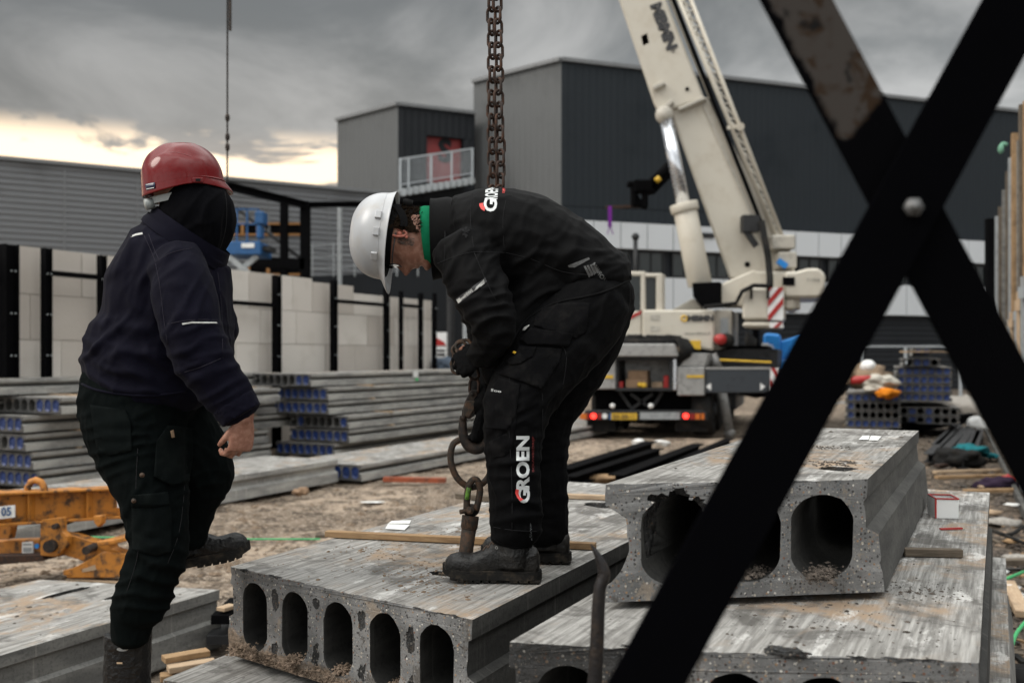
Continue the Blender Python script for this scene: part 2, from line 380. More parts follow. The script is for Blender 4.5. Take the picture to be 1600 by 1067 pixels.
# ================================================================ SETTING: ground
def ground():
    q = NT('dirt')
    n1 = q.noise(.45, None, 6, .6, .4); n2 = q.noise(4, None, 7, .7, .2); n3 = q.noise(26, None, 5, .7)
    c = q.mix(q.ramp(n1, .35, .65), (.155, .12, .09), (.36, .285, .215))
    c = q.mix(q.ramp(n2, .44, .58), c, (.08, .061, .046))
    c = q.mix(q.math('MULTIPLY', q.ramp(n3, .5, .64), .65), c, (.54, .45, .36))
    v = q.voro(16); c = q.mix(q.math('MULTIPLY', q.ramp(v.outputs['Distance'], .22, .10), q.ramp(n2, .5, .6)), c, (.07, .06, .05))
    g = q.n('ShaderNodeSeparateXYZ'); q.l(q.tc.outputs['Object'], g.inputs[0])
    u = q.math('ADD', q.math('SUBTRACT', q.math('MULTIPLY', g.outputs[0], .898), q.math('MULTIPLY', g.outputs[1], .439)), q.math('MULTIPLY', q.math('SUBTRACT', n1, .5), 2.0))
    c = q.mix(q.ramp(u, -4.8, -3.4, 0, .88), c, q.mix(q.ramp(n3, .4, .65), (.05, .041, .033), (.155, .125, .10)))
    q.col(c); q.set(rough=.95, spec=.15)
    b = q.bump(n3, .8, .02); q.bump(n2, .9, .05, b)
    def axis(lo, hi, near_lo, near_hi, step):
        xs = []; x = near_lo
        while x <= near_hi: xs.append(x); x += step
        s = step; x = near_hi
        while x < hi: s *= 1.13; x += s; xs.append(min(x, hi))
        s = step; x = near_lo
        while x > lo: s *= 1.13; x -= s; xs.insert(0, max(x, lo))
        return xs
    xs = axis(-400, 400, -7, 10, .07); ys = axis(-60, 600, 2.5, 19, .07)
    vs = []
    for y in ys:
        for x in xs:
            near = 1.0 if y < 40 else 0.0
            h = 0
            if near:
                pv = Vector((x, y, 0))
                h = .05*noise.noise(pv*.6)+.028*noise.noise(pv*2.3)+.018*noise.noise(pv*6+Vector((5, 5, 5)))
                r = noise.noise(pv*9+Vector((9, 1, 3))); h += .022*max(0, r)
                h -= .03
            vs.append((x, y, h))
    nx = len(xs); fs = [(j*nx+i, j*nx+i+1, (j+1)*nx+i+1, (j+1)*nx+i) for j in range(len(ys)-1) for i in range(nx-1)]
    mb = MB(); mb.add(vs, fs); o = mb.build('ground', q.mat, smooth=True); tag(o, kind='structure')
ground()

# ================================================================ BUILDINGS
def P3(px, py, d): return P(px, py, d)
def wall_strip(mb, a, b, z0, z1, pitch=.3, depth=.04, horiz=False, m=0, th=.3):
    """a trapezoid-ribbed metal wall from ground point a to b (seen side is the right-hand one of a->b rotated to the camera)"""
    a = Vector((a[0], a[1], 0)); b = Vector((b[0], b[1], 0)); L = (b-a).length; d = (b-a)/L
    n = Vector((d.y, -d.x, 0))
    if n.dot(Vector((0, -1, 0))) < 0: n = -n
    prof = []; x = 0; tot = (z1-z0) if horiz else L
    while x < tot:
        for fx, fd in ((0, 0), (.38, 0), (.5, 1), (.88, 1)):
            xx = x+fx*pitch
            if xx < tot: prof.append((xx, fd*depth))
        x += pitch
    prof.append((tot, 0))
    vs = []; fs = []
    for x, dd in prof:
        if horiz:
            z = Vector((0, 0, z0+x)); vs += [a+z+n*dd, b+z+n*dd]
        else:
            vs += [a+d*x+n*dd+Vector((0, 0, z0)), a+d*x+n*dd+Vector((0, 0, z1))]
    for i in range(len(prof)-1): fs.append((2*i, 2*i+1, 2*i+3, 2*i+2))
    mb.add(vs, fs, m)
    # the core of the wall
    mb.prism([a-n*.02+Vector((0, 0, z0)), b-n*.02+Vector((0, 0, z0)), b-n*.02+Vector((0, 0, z1)), a-n*.02+Vector((0, 0, z1))], -n*th, m)
def zat(py, d): return CAMH-(py-HY)*d/F
def xy(px, d): return Vector(((px-CX)*d/F, d, 0))
# grey hall on the left, long horizontal ribs
a, b = xy(-420, 29.0), xy(623, 39.9)
dd = b-a
hall = thing('warehouse', 'low grey hall with horizontal ribbed cladding behind the worker in the red helmet', 'building', (a.x, a.y, 0))
ztop = zat(262, 33.9)
mb = MB(); wall_strip(mb, a, b, 0, ztop, .2, .045, True); mb.build('wall', M['hall'], hall)
nn = Vector((-dd.y, dd.x, 0)).normalized()
mb = MB(); mb.prism([a+nn*.4+Vector((0, 0, ztop-.1)), b+nn*.4+Vector((0, 0, ztop-.1)), b+nn*1.5+Vector((0, 0, ztop-.1)), a+nn*1.5+Vector((0, 0, ztop-.1))], Vector((0, 0, -.3))); mb.build('roof', M['trim'], hall)
mb = MB(); mb.beam(a+Vector((0, 0, ztop+.06))-nn*.08, b+Vector((0, 0, ztop+.06))-nn*.08, .2, .12); mb.build('roof_edge', M['trim'], hall)
mb = MB()
for t in (.09, .2, .31, .42, .53, .64, .75, .86, .97):
    p = a+dd*t-nn*.052; mb.box(p+Vector((0, 0, ztop/2)), (.06, .02, ztop), math.atan2(dd.y, dd.x))
mb.build('joint_strip', M['trim'], hall)
def facade_pt(px):   # the point of the hall's front seen at column px
    k = (px-CX)/F; t = (k*a.y-a.x)/(dd.x-k*dd.y); return a+dd*t
def facade_rect(px0, py0, px1, py1, off):
    p0, p1 = facade_pt(px0), facade_pt(px1); q = -nn*off
    return [p0+q+Vector((0, 0, zat(py0, p0.y))), p1+q+Vector((0, 0, zat(py0, p1.y))), p1+q+Vector((0, 0, zat(py1, p1.y))), p0+q+Vector((0, 0, zat(py1, p0.y)))]
for (x0, y0, x1, y1, cuts) in ((352, 350, 470, 367, (378, 402)), (388, 412, 471, 429, (418,))):
    fr = facade_rect(x0, y0, x1, y1, .06)
    mb = MB(); mb.prism(fr, nn*.05); win = mb.build('window', M['black_steel'], hall)
    mb = MB()
    for i in range(4): mb.beam(fr[i]-nn*.03, fr[(i+1) % 4]-nn*.03, .06, .07)
    for c in cuts:
        f2 = facade_rect(c, y0, c+1, y1, .07); mb.beam(f2[0], f2[3], .1, .12)
    mb.build('frame', M['orange_wood'], win)

# small black block with the red door and the gallery
sb = thing('office_block', 'smaller flat roofed block, pale grey side and black front with a red door', 'building', xy(622, 42.8))
zt = zat(165, 42.8); zb = zat(308, 42.8)
A_, B_, C_ = xy(527, 45.7), xy(622, 42.8), xy(742, 44.4)
mb = MB(); wall_strip(mb, A_, B_, 0, zt, .32, .014); mb.build('side_wall', M['cladding_lt'], sb)
# front: around the door, set back behind the gallery
zd0, zd1 = zat(285, 43.5), zat(212, 43.5)
dB = (C_-B_); dn = Vector((-dB.y, dB.x, 0)).normalized()
def fp(px): k = (px-CX)/F; t = (k*B_.y-B_.x)/(dB.x-k*dB.y); return B_+dB*t
e0, e1 = fp(667), fp(724)
setb = dn*1.6
mb = MB()
wall_strip(mb, B_, C_, zd1, zt, .32, .03)
wall_strip(mb, B_, e0, zd0-.8, zd1-.002, .32, .03); wall_strip(mb, e1, C_, zd0-.8, zd1-.002, .32, .03)
mb.build('front_wall', M['cladding_bl'], sb)
mb = MB(); mb.prism([e0+dn*.02+Vector((0, 0, zd0-.805)), e1+dn*.02+Vector((0, 0, zd0-.805)), e1+dn*.02+Vector((0, 0, zd0-.003)), e0+dn*.02+Vector((0, 0, zd0-.003))], dn*.4); mb.build('threshold_wall', M['cladding_bl'], sb)
mb = MB(); mb.prism([e0+dn*.3+Vector((0, 0, zd0)), e1+dn*.3+Vector((0, 0, zd0)), e1+dn*.3+Vector((0, 0, zd1)), e0+dn*.3+Vector((0, 0, zd1))], dn*.1)
door = mb.build('door', M['red_dark'], sb)
def text_mesh(body, size, off=.0):
    cu = bpy.data.curves.new('t', 'FONT'); cu.body = body; cu.size = size; cu.offset = off; cu.resolution_u = 3; cu.align_x = 'LEFT'
    o = bpy.data.objects.new('t', cu); COL.objects.link(o); bpy.context.view_layer.update()
    me = bpy.data.meshes.new_from_object(o.evaluated_get(bpy.context.evaluated_depsgraph_get()))
    vs = [Vector((v.co.x, v.co.y)) for v in me.vertices]; fs = [tuple(p.vertices) for p in me.polygons]
    bpy.data.objects.remove(o); bpy.data.curves.remove(cu); bpy.data.meshes.remove(me)
    return vs, fs
def text_on(body, origin, ux, uy, height, mat, parent, off=.015, name='lettering', width=None, th=.004):
    """flat raised lettering; cap height = height, along ux"""
    vs, fs = text_mesh(body, 1.0, off); ux = Vector(ux).normalized(); uy = Vector(uy).normalized(); nz = ux.cross(uy)
    x0 = min(v.x for v in vs); x1 = max(v.x for v in vs); y0 = min(v.y for v in vs); y1 = max(v.y for v in vs)
    sy = height/(y1-y0); sx = (width/(x1-x0)) if width else sy
    pts = [Vector(origin)+ux*(v.x-x0)*sx+uy*(v.y-y0)*sy for v in vs]
    mb = MB(); n = len(pts); mb.add([p+nz*th for p in pts], fs)
    return mb.build(name, mat, parent)
du = dB.normalized()
text_on('S', fp(688)+dn*.29+Vector((0, 0, zd0+.95)), du, (0, 0, 1), 1.1, M['cladding_bl'], door, .05, 'emblem')
mb = MB(); r0 = B_+Vector((0, 0, zb)); 
mb.prism([B_+Vector((0, 0, 0)), C_+Vector((0, 0, 0)), C_+Vector((0, 0, zd0-.81)), B_+Vector((0, 0, zd0-.81))], dn*.3)
mb.prism([A_+Vector((0, 0, zt-.05)), B_+dn*.33+Vector((0, 0, zt-.05)), C_+dn*.33+Vector((0, 0, zt-.05)), C_+(A_-B_)+Vector((0, 0, zt-.05))], Vector((0, 0, -.3)))
mb.build('slab_floor', M['cladding_bl'], sb)
mb = MB(); mb.beam(A_+Vector((0, 0, zt+.06)), B_+Vector((0, 0, zt+.06)), .3, .14); mb.beam(B_+Vector((0, 0, zt+.06)), C_+Vector((0, 0, zt+.06)), .3, .14); mb.build('roof_edge', M['trim'], sb)
# recessed dark ground floor
# gallery rail
gal = thing('gallery_railing', 'pale grey railing and walkway in front of the red door', 'railing', fp(622)-dn*.9)
g0, g1 = xy(624, 41.3), xy(739, 43.3)
zA, zB = zat(296, 41.3), zat(279, 43.3)
q0, q1 = g0+Vector((0, 0, zA)), g1+Vector((0, 0, zB+.05))
hgt = Vector((0, 0, 1.25))
mb = MB(); mb.beam(q0+hgt, q1+hgt, .07, .07); mb.beam(q0+Vector((0, 0, .18)), q1+Vector((0, 0, .18)), .05, .05); mb.build('rail', M['galv_pale'], gal)
mb = MB()
for i in range(46):
    t = i/45; p = q0.lerp(q1, t); mb.beam(p+Vector((0, 0, .18)), p+hgt, .018, .018)
mb.build('baluster', M['galv_pale'], gal)
for t in (0.01, .12, .42, .7, .99):
    mb = MB(); p = q0.lerp(q1, t); mb.beam(p-Vector((0, 0, .1)), p+hgt, .09, .09); mb.build('post', M['galv_pale'], gal)
mb = MB(); mb.beam(q0-Vector((0, 0, .12))+dn*.6, q1-Vector((0, 0, .12))+dn*.6, 1.3, .22)
for i in range(12):
    p = q0.lerp(q1, (i+.5)/12); mb.beam(p-Vector((0, 0, .3))-dn*.06, p+Vector((0, 0, .02))-dn*.06, .22, .05)
mb.build('walkway', M['galv'], gal)

# the big dark hall
bb = thing('factory_hall', 'tall flat roofed factory hall with anthracite front and white band above the windows', 'building', xy(877, 41.7))
K0, K1, K2 = xy(740, 45.1), xy(877, 41.7), xy(1760, 53.2)
zt = zat(96, 41.7); zb = zat(345, 41.7)
mb = MB(); wall_strip(mb, K0, K1, 0, zt, .33, .014); mb.build('side_wall', M['cladding_lt'], bb)
mb = MB(); wall_strip(mb, K1, K2, zb, zt, .33, .014); mb.build('upper_wall', M['cladding_dk'], bb)
f = (K2-K1); fn = Vector((-f.y, f.x, 0)).normalized(); fu = f.normalized()
mb = MB(); mb.beam(K0+Vector((0, 0, zt+.08)), K1+Vector((0, 0, zt+.08)), .3, .16); mb.beam(K1+Vector((0, 0, zt+.08)), K2+Vector((0, 0, zt+.08)), .3, .16); mb.build('roof_edge', M['trim'], bb)
mb = MB(); mb.prism([K0+Vector((0, 0, zt-.05)), K1+fn*.4+Vector((0, 0, zt-.05)), K2+fn*.4+Vector((0, 0, zt-.05)), K2+(K0-K1)*1.5+Vector((0, 0, zt-.05))], Vector((0, 0, -.4))); mb.build('roof', M['trim'], bb)
def band(z0, z1, off, th=.2):
    return [K1-fn*off+Vector((0, 0, z0)), K2-fn*off+Vector((0, 0, z0)), K2-fn*off+Vector((0, 0, z1)), K1-fn*off+Vector((0, 0, z1))]
z1 = zb-.004; z2 = zat(395, 44); z3 = zat(437, 44); z4 = zat(492, 47)
Lh = f.length
npan = 26
for (za, zc) in ((z2, z1), (z4, z3)):
    mb = MB()
    for i in range(npan):
        s0 = K1+fu*(Lh*i/npan+.02); s1 = K1+fu*(Lh*(i+1)/npan-.02)
        mb.prism([s0-fn*.5+Vector((0, 0, za)), s1-fn*.5+Vector((0, 0, za)), s1-fn*.5+Vector((0, 0, zc)), s0-fn*.5+Vector((0, 0, zc))], fn*.3)
    mb.build('white_panel', M['cladding_wh'], bb)
mb = MB(); mb.prism(band(z4+.01, z1-.01, .16), fn*.2); mb.build('inner_wall', M['cladding_bl'], bb)
mb = MB(); wall_strip(mb, K1-fn*.2, K2-fn*.2, 0, z4-.004, .25, .03, True); mb.build('lower_wall', M['cladding_bl'], bb)
for i in range(1, 20):
    c = K1+fu*(Lh*(i+.5)/20); hw = Lh/20*.36
    mb = MB(); mb.prism([c-fu*hw-fn*.24+Vector((0, 0, z3+.1)), c+fu*hw-fn*.24+Vector((0, 0, z3+.1)), c+fu*hw-fn*.24+Vector((0, 0, z2-.1)), c-fu*hw-fn*.24+Vector((0, 0, z2-.1))], fn*.05)
    wn = mb.build('window', M['glass_dark'], bb)
    mb = MB(); cs = [c-fu*hw-fn*.27+Vector((0, 0, z3+.1)), c+fu*hw-fn*.27+Vector((0, 0, z3+.1)), c+fu*hw-fn*.27+Vector((0, 0, z2-.1)), c-fu*hw-fn*.27+Vector((0, 0, z2-.1))]
    for k in range(4): mb.beam(cs[k], cs[(k+1) % 4], .06, .08)
    mb.beam((cs[0]+cs[1])/2, (cs[2]+cs[3])/2, .05, .06); mb.build('frame', M['dark_steel'], wn)
for px in (1095, 1345): 
    mb = MB(); k = (px-CX)/F; t = (k*K1.y-K1.x)/(f.x-k*f.y); p = K1+f*t-fn*.53; mb.box(p+Vector((0, 0, zat(368, p.y))), (.7, .06, .22), math.atan2(fu.y, fu.x)); mb.build('vent', M['dark_steel'], bb)
# vent pipe
mb = MB(); d_ = 40; mb.tube([P(993, 470, d_), P(993, 372, d_)], .09); mb.ball(P(993, 370, d_), .16); o = mb.build('flue_pipe', M['dark_steel'], None, True); tag(o, 'thin dark flue pipe with a round cap in front of the white band', 'pipe')

# site fence in front of the hall
fe = thing('mesh_fence', 'grey wire mesh fence panels behind the slab stacks on the right', 'fence', xy(1400, 33))
for x0, x1 in ((1240, 1345), (1347, 1414), (1416, 1500), (1502, 1600)):
    d_ = 33; mb = MB(); p0, p1 = P(x0, 541, d_), P(x1, 541, d_); b0, b1 = P(x0, 541, d_), P(x1, 541, d_); b0.z = b1.z = .1
    for u, v in ((p0, p1), (p1, b1), (b1, b0), (b0, p0)): mb.beam(u, v, .05, .05)
    mb.build('panel_frame', M['galv_pale'], fe)
    mb = MB(); n = int((p1-p0).length/.12)
    for i in range(1, n): mb.beam(p0.lerp(p1, i/n), b0.lerp(b1, i/n), .008, .008)
    for i in range(1, 15): mb.beam(p0.lerp(b0, i/15), p1.lerp(b1, i/15), .008, .008)
    mb.build('wire_mesh', M['dark_steel'], fe)

# ================================================================ STEEL FRAME, RAILINGS, LIFT
sf = thing('portal_frame', 'black steel portal frame under construction before the grey hall', 'steel frame', xy(480, 33))
dS = 33.0
def sbeam(name, pts, w, h, d0=dS, d1=None):
    d1 = d1 or d0; mb = MB(); mb.ibeam(P(pts[0], pts[1], d0), P(pts[2], pts[3], d1), w, h, .04, Vector((0, 1, 0)) if abs(pts[0]-pts[2]) < 20 else Vector((0, 0, 1))); return mb.build(name, M['black_steel'], sf)
sbeam('roof_beam', (356, 291, 476, 320), .2, .22, 28, dS); sbeam('roof_beam', (476, 320, 760, 318), .18, .18, dS, 36)
for x, wd in ((444, .24), (477, .30)):
    mb = MB(); p = P(x, 315, dS); q = Vector((p.x, p.y, 0)); mb.ibeam(p, q, wd, wd, .04, Vector((0, 1, 0))); mb.build('column', M['black_steel'], sf)
mb = MB(); p = P(531, 320, 34.5); mb.cyl(p, Vector((p.x, p.y, 0)), .08); mb.build('column', M['galv'], sf)
mb = MB(); mb.cyl(P(370, 325, dS+.2), P(474, 407, dS+.2), .06); mb.build('brace', M['dark_steel'], sf)
mb = MB(); mb.beam(P(392, 409, dS), P(477, 413, dS), .3, .35); mb.build('floor_beam', M['black_steel'], sf)
rl = thing('roof_railing', 'thin grey railing above the block wall behind the white helmet', 'railing', xy(600, 36))
mb = MB()
for yy in (378, 396, 414): mb.beam(P(484, yy+6, 35), P(760, yy-8, 37), .03, .03)
mb.build('rail', M['galv'], rl)
for i in range(9):
    x = 488+i*33; d_ = 35+i*.2; mb = MB(); mb.beam(P(x, 380-i*1.2, d_), P(x, 432, d_), .04, .04); mb.build('post', M['galv'], rl)
mb = MB(); mb.prism([P(484, 432, 35), P(760, 418, 37), P(760, 500, 37), P(484, 500, 35)], Vector((0, 1, 0))); o = mb.build('parapet_wall', M['cladding_bl'], None); tag(o, 'long black parapet wall behind the pale block wall', 'wall')
# scissor lift
dL = 30.0
sc_ = thing('scissor_lift', 'blue scissor lift raised beside the black steel frame', 'lift', xy(380, dL))
def pbox(mb, x0, y0, x1, y1, d, th, m=0): mb.prism([P(x0, y0, d), P(x1, y0, d), P(x1, y1, d), P(x0, y1, d)], Vector((0, th, 0)), m)
mb = MB(); pbox(mb, 352, 377, 407, 398, dL, 1.4); mb.build('platform', M['blue'], sc_, bevel=.03)
mb = MB(); pbox(mb, 377, 380, 397, 387, dL-.03, .02); mb.build('label_plate', M['white'], sc_)
for o_ in (.05, 1.3):
    mb = MB()
    for x in (354, 370, 386, 404): mb.beam(P(x, 378, dL+o_), P(x, 326, dL+o_), .05, .05)
    for y in (327, 350): mb.beam(P(354, y, dL+o_), P(404, y, dL+o_), .05, .05)
    mb.build('guard_rail', M['blue'], sc_)
mb = MB(); pbox(mb, 398, 330, 412, 350, dL-.05, .5); pbox(mb, 400, 352, 408, 372, dL-.05, .4); mb.build('control_box', M['blue'], sc_, bevel=.03)
mb = MB(); pbox(mb, 407, 384, 422, 391, dL+.2, .8); mb.build('step', M['dark_steel'], sc_)
for dz in (.1, 1.2):
    mb = MB()
    for k in range(4):
        y0, y1 = 400+k*38, 438+k*38
        mb.beam(P(356, y0, dL+dz), P(402, y1, dL+dz), .1, .16); mb.beam(P(402, y0, dL+dz+.1), P(356, y1, dL+dz+.1), .1, .16)
    mb.build('scissor_arms', M['galv'], sc_)
mb = MB(); pbox(mb, 350, 552, 408, 600, dL, 1.4); p = P(380, 600, dL)
for dx in (-.45, .45): mb.cyl((p.x+dx, dL-.05, .3), (p.x+dx, dL+1.45, .3), .3)
mb.build('chassis', M['blue'], sc_)

# ================================================================ BLOCK WALL + POSTS
WD = lambda px: None
def wall_pt(px):        # plan line of the block wall, parallel to the slabs
    p0 = xy(670, 23.0); k = (px-CX)/F; t = (k*p0.y-p0.x)/(D1.x-k*D1.y); return p0+D1*t
def blockwall():
    q = NT('aerated_blocks'); n = q.noise(1.6, None, 4, .5)
    at = q.n('ShaderNodeAttribute'); at.attribute_name = 'tone'
    c = q.mix(at.outputs['Fac'], (.50, .455, .41), (.66, .62, .57)); c = q.mix(q.ramp(n, .5, .7, 0, .35), c, (.46, .42, .37))
    q.col(c); q.set(rough=.95, spec=.1); q.bump(q.noise(25, None, 3), .3, .01)
    top = [(-500, 0), (8, 0), (24, 397), (85, 402), (225, 411), (250, 416), (435, 434), (486, 438), (512, 444), (566, 446), (567, 457), (672, 461), (673, 999)]
    root = thing('block_wall', 'pale aerated concrete block wall with stepped top behind the slab stacks', 'wall', wall_pt(300))
    s0 = wall_pt(-60); L = (wall_pt(674)-s0).length; n = Vector((D1.y, -D1.x, 0)); mb = MB(); tones = []
    rows = 5; hrow = .62
    zs = [0, .62, 1.24, 1.86, 2.48, 3.1]
    for r in range(5):
        x = 0.0 if r % 2 else -.5; rr = random.Random(r)
        while x < L:
            wd = rr.choice((1.0, 1.0, .6, 1.35)); xa, xb = max(0, x), min(L, x+wd-.012)
            if xb-xa > .05:
                za, zc = zs[r]+.004, zs[r+1]-.006
                pm = s0+D1*((xa+xb)/2)
                pxm = CX+pm.x/pm.y*F
                if r == 4:
                    if 570 < pxm: zc = 2.92
                    elif 486 < pxm <= 570: zc = 3.06
                    else: zc = 3.12
                a_ = s0+D1*xa; b_ = s0+D1*xb; k = len(mb.f); j = rr.uniform(-.006, .006)
                mb.prism([a_+n*j+Vector((0, 0, za)), b_+n*j+Vector((0, 0, za)), b_+n*j+Vector((0, 0, zc)), a_+n*j+Vector((0, 0, zc))], -n*.2)
                tones += [rr.random()]*(len(mb.f)-k)
            x += wd
    mb.prism([s0-n*.03, s0+D1*L-n*.03, s0+D1*L-n*.03+Vector((0, 0, 2.9)), s0-n*.03+Vector((0, 0, 2.9))], -n*.12); tones += [.2]*6
    o = mb.build('masonry', q.mat, root); at = o.data.attributes.new('tone', 'FLOAT', 'FACE')
    for i, t in enumerate(tones): at.data[i].value = t
blockwall()
n_ = Vector((D1.y, -D1.x, 0))
posts = [(6, 382, .30), (66, 388, .17), (153, 399, .16), (245, 414, .16), (428, 430, .20), (518, 438, .18), (601, 450, .17), (624, 455, .12), (655, 458, .14), (677, 458, .12)]
lbl = ['widest black steel post at the left edge of the picture', 'black steel post second from the left edge, bolted', 'black steel post just left of the worker in navy', 'black steel post hidden behind the worker in navy', 'black steel post right of the worker in the red helmet', 'black steel post at the step in the pale wall', 'black steel post left under the white helmet', 'slim black steel post just under the white helmet', 'black steel post near the end of the pale wall', 'black steel post at the very end of the pale wall']
proot = []
for (x, y, wd), lb in zip(posts, lbl):
    wd *= .66; p = wall_pt(x-11)+n_*.22; z = zat(y, p.y); r = thing('steel_post', lb, 'post', (p.x, p.y, 0), group='black steel posts along the block wall')
    mb = MB(); mb.ibeam((p.x, p.y, 0), (p.x, p.y, z), wd*.9, wd, .014, D1); 
    mb.build('column', M['black_steel'], r)
    mb = MB()
    for k in range(4):
        for s in (-.03, .03): mb.ball(p+n_*(wd*.52)+D1*s+Vector((0, 0, z-.35-k*.55)), .012, 6, 4)
    mb.build('bolt', M['galv'], r); mb = MB(); mb.box((p.x, p.y, .01), (.3, .3, .02)); mb.build('base_plate', M['black_steel'], r)
    proot.append((r, p, z))
for i, j, zr in ((1, 2, -.32), (3, 4, -.5), (5, 6, -.36), (7, 8, -.3)):
    r, p, z = proot[i]; _, p2, z2 = proot[j]; zz = min(z, z2)+zr; mb = MB(); mb.beam((p.x, p.y, zz), (p2.x, p2.y, zz), .07, .07); mb.build('rail', M['black_steel'], r)
# ================================================================ HOLLOW CORE SLABS
def slab_profile(W, T, fl=.03, deep=.035):
    """right-hand side outline from top to bottom as (x, z) with x measured outwards from W/2"""
    if deep < 0: return [(0, T), (0, T-.055), (deep, T-.062), (deep*1.1, T-.158), (fl, T-.172), (fl+.004, .01), (fl, 0)]
    return [(0, T), (0, T*.86), (-deep*.35, T*.80), (-deep, T*.66), (-deep, T*.52), (-deep*.1, T*.44), (fl*.3, T*.40), (fl, T*.03), (fl, 0)]
def core_loop(cx, cz, rx, h, n):
    """stadium shaped core"""
    pts = []
    st = max(0, h/2-rx)
    for i in range(n):
        a = 2*math.pi*i/n
        pts.append((cx+rx*math.cos(a), cz+rx*math.sin(a)+(st if math.sin(a) >= 0 else -st)))
    return pts
def dens(poly, step):
    out = []; n = len(poly)
    for i in range(n):
        a = Vector(poly[i]); b = Vector(poly[(i+1) % n]); k = max(1, int((b-a).length/step))
        for j in range(k): out.append(tuple(a.lerp(b, j/k)))
    return out
def slab_mesh(name, W, T, L, ncore, mats, rx=None, ch=None, margin=.0, step=None, rough=0.0, n=16, seed=0, fl=.03, deep=.035, skew=0.0, fll=None, prR=None, prL=None, shift=0.0):
    """hollow slab: length along +y from y=0, base at z=0; mats = top, side, cut, core"""
    pr = prR or slab_profile(W, T, fl, deep)
    right = [(W/2+x, z) for x, z in pr]; left = [(-W/2-x, z) for x, z in reversed(prL or slab_profile(W, T, fl if fll is None else fll, deep))]
    outer = right+left                                          # clockwise from top right down, bottom, up the left
    if step: outer = dens(outer, step)
    pitch = (W-margin)/ncore; rx = rx or pitch*.34; ch = ch or T*.68
    loops = [outer]+[core_loop(-W/2+margin/2+shift+pitch*(i+.5), T*.5, rx, ch, n) for i in range(ncore)]
    ys = [0.0, .012, L-.012, L] if rough else [0.0, L]
    if rough: ys = [0, .008, .03]+[.03+(L-.06)*k/8 for k in range(1, 8)]+[L-.008, L]
    me_v = []; fs = []; ms = []; starts = []
    amps = {0: rough, 1: rough*.35}
    for li, lp in enumerate(loops):
        k = len(lp); starts.append([])
        cx = sum(p[0] for p in lp)/k; cz = sum(p[1] for p in lp)/k
        for yi, y in enumerate(ys):
            starts[li].append(len(me_v)); am = amps.get(yi, rough*.12)
            for (x, z) in lp:
                dx = dz = dy = 0
                if rough:
                    pv = Vector((x*38+seed, z*38, y*4)); s = noise.noise(pv)+.6*noise.noise(pv*2.7)
                    d = Vector((x-cx, z-cz)); d = d/max(d.length, 1e-6)
                    sgn = -1 if li == 0 else 1
                    dd = sgn*am*(max(0, s)*1.5+.1)*(1 if li == 0 else .45); dx, dz = d.x*dd, d.y*dd
                    if li == 0 and z < .004: dz = 0
                    if yi == 0: dy = rough*.8*noise.noise(pv*.5+Vector((7, 7, 7)))
                sk = skew*x*(1-y/L)
                me_v.append((x+dx, y+dy+sk, z+dz))
    for li, lp in enumerate(loops):
        k = len(lp)
        for yi in range(len(ys)-1):
            s0, s1 = starts[li][yi], starts[li][yi+1]
            for j in range(k):
                j2 = (j+1) % k
                a, b, c, d = s0+j, s0+j2, s1+j2, s1+j
                if li == 0:
                    fs.append((a, b, c, d)); z0, z1 = lp[j][1], lp[j2][1]
                    ms.append(0 if (z0 > T-1e-4 and z1 > T-1e-4) else 1)
                else: fs.append((d, c, b, a)) ; ms.append(3)
    for end in (0, -1):
        polys = [[Vector((p[0]*100, p[1]*100, 0)) for p in lp] for lp in loops]
        tris = geometry.tessellate_polygon(polys)
        flat = [starts[li][end]+j for li, lp in enumerate(loops) for j in range(len(lp))]
        for t in tris:
            tri = [flat[i] for i in t]
            a, b, c = (Vector(me_v[i]) for i in tri); nrm = (b-a).cross(c-a)
            want = -1 if end == 0 else 1
            if nrm.y*want < 0: tri = tri[::-1]
            fs.append(tuple(tri)); ms.append(2)
    me = bpy.data.meshes.new(name); me.from_pydata(me_v, [], fs)
    for m_ in mats: me.materials.append(m_)
    for p, m_ in zip(me.polygons, ms): p.material_index = m_
    for p in me.polygons:
        if p.material_index == 3: p.use_smooth = True
    bm = bmesh.new(); bm.from_mesh(me); bmesh.ops.recalc_face_normals(bm, faces=bm.faces); bm.to_mesh(me); bm.free()
    return me
def child_mesh(name, me, parent):
    o = bpy.data.objects.new(name, me); COL.objects.link(o); o.parent = parent; return o
MATS = lambda side='cside', cut='cut': [M['ctop'], M[side], M[cut], M['core']]  # core walls carry the deep shadow of the holes as darkened concrete
def rock(c, size, seed, parent_M=None, sub=4, amp=.35):
    bm = bmesh.new(); bmesh.ops.create_icosphere(bm, subdivisions=sub, radius=1)
    for v in bm.verts:
        nn = v.co.normalized(); s = 1+amp*noise.noise(nn*1.7+Vector((seed, 0, 0)))+amp*.6*noise.noise(nn*4.5+Vector((0, seed, 0)))+amp*.3*noise.noise(nn*11+Vector((0, seed, 0)))
        v.co = Vector((nn.x*size[0], nn.y*size[1], nn.z*size[2]))*s+Vector(c)
    me = bpy.data.meshes.new('c'); bm.to_mesh(me); bm.free(); return me
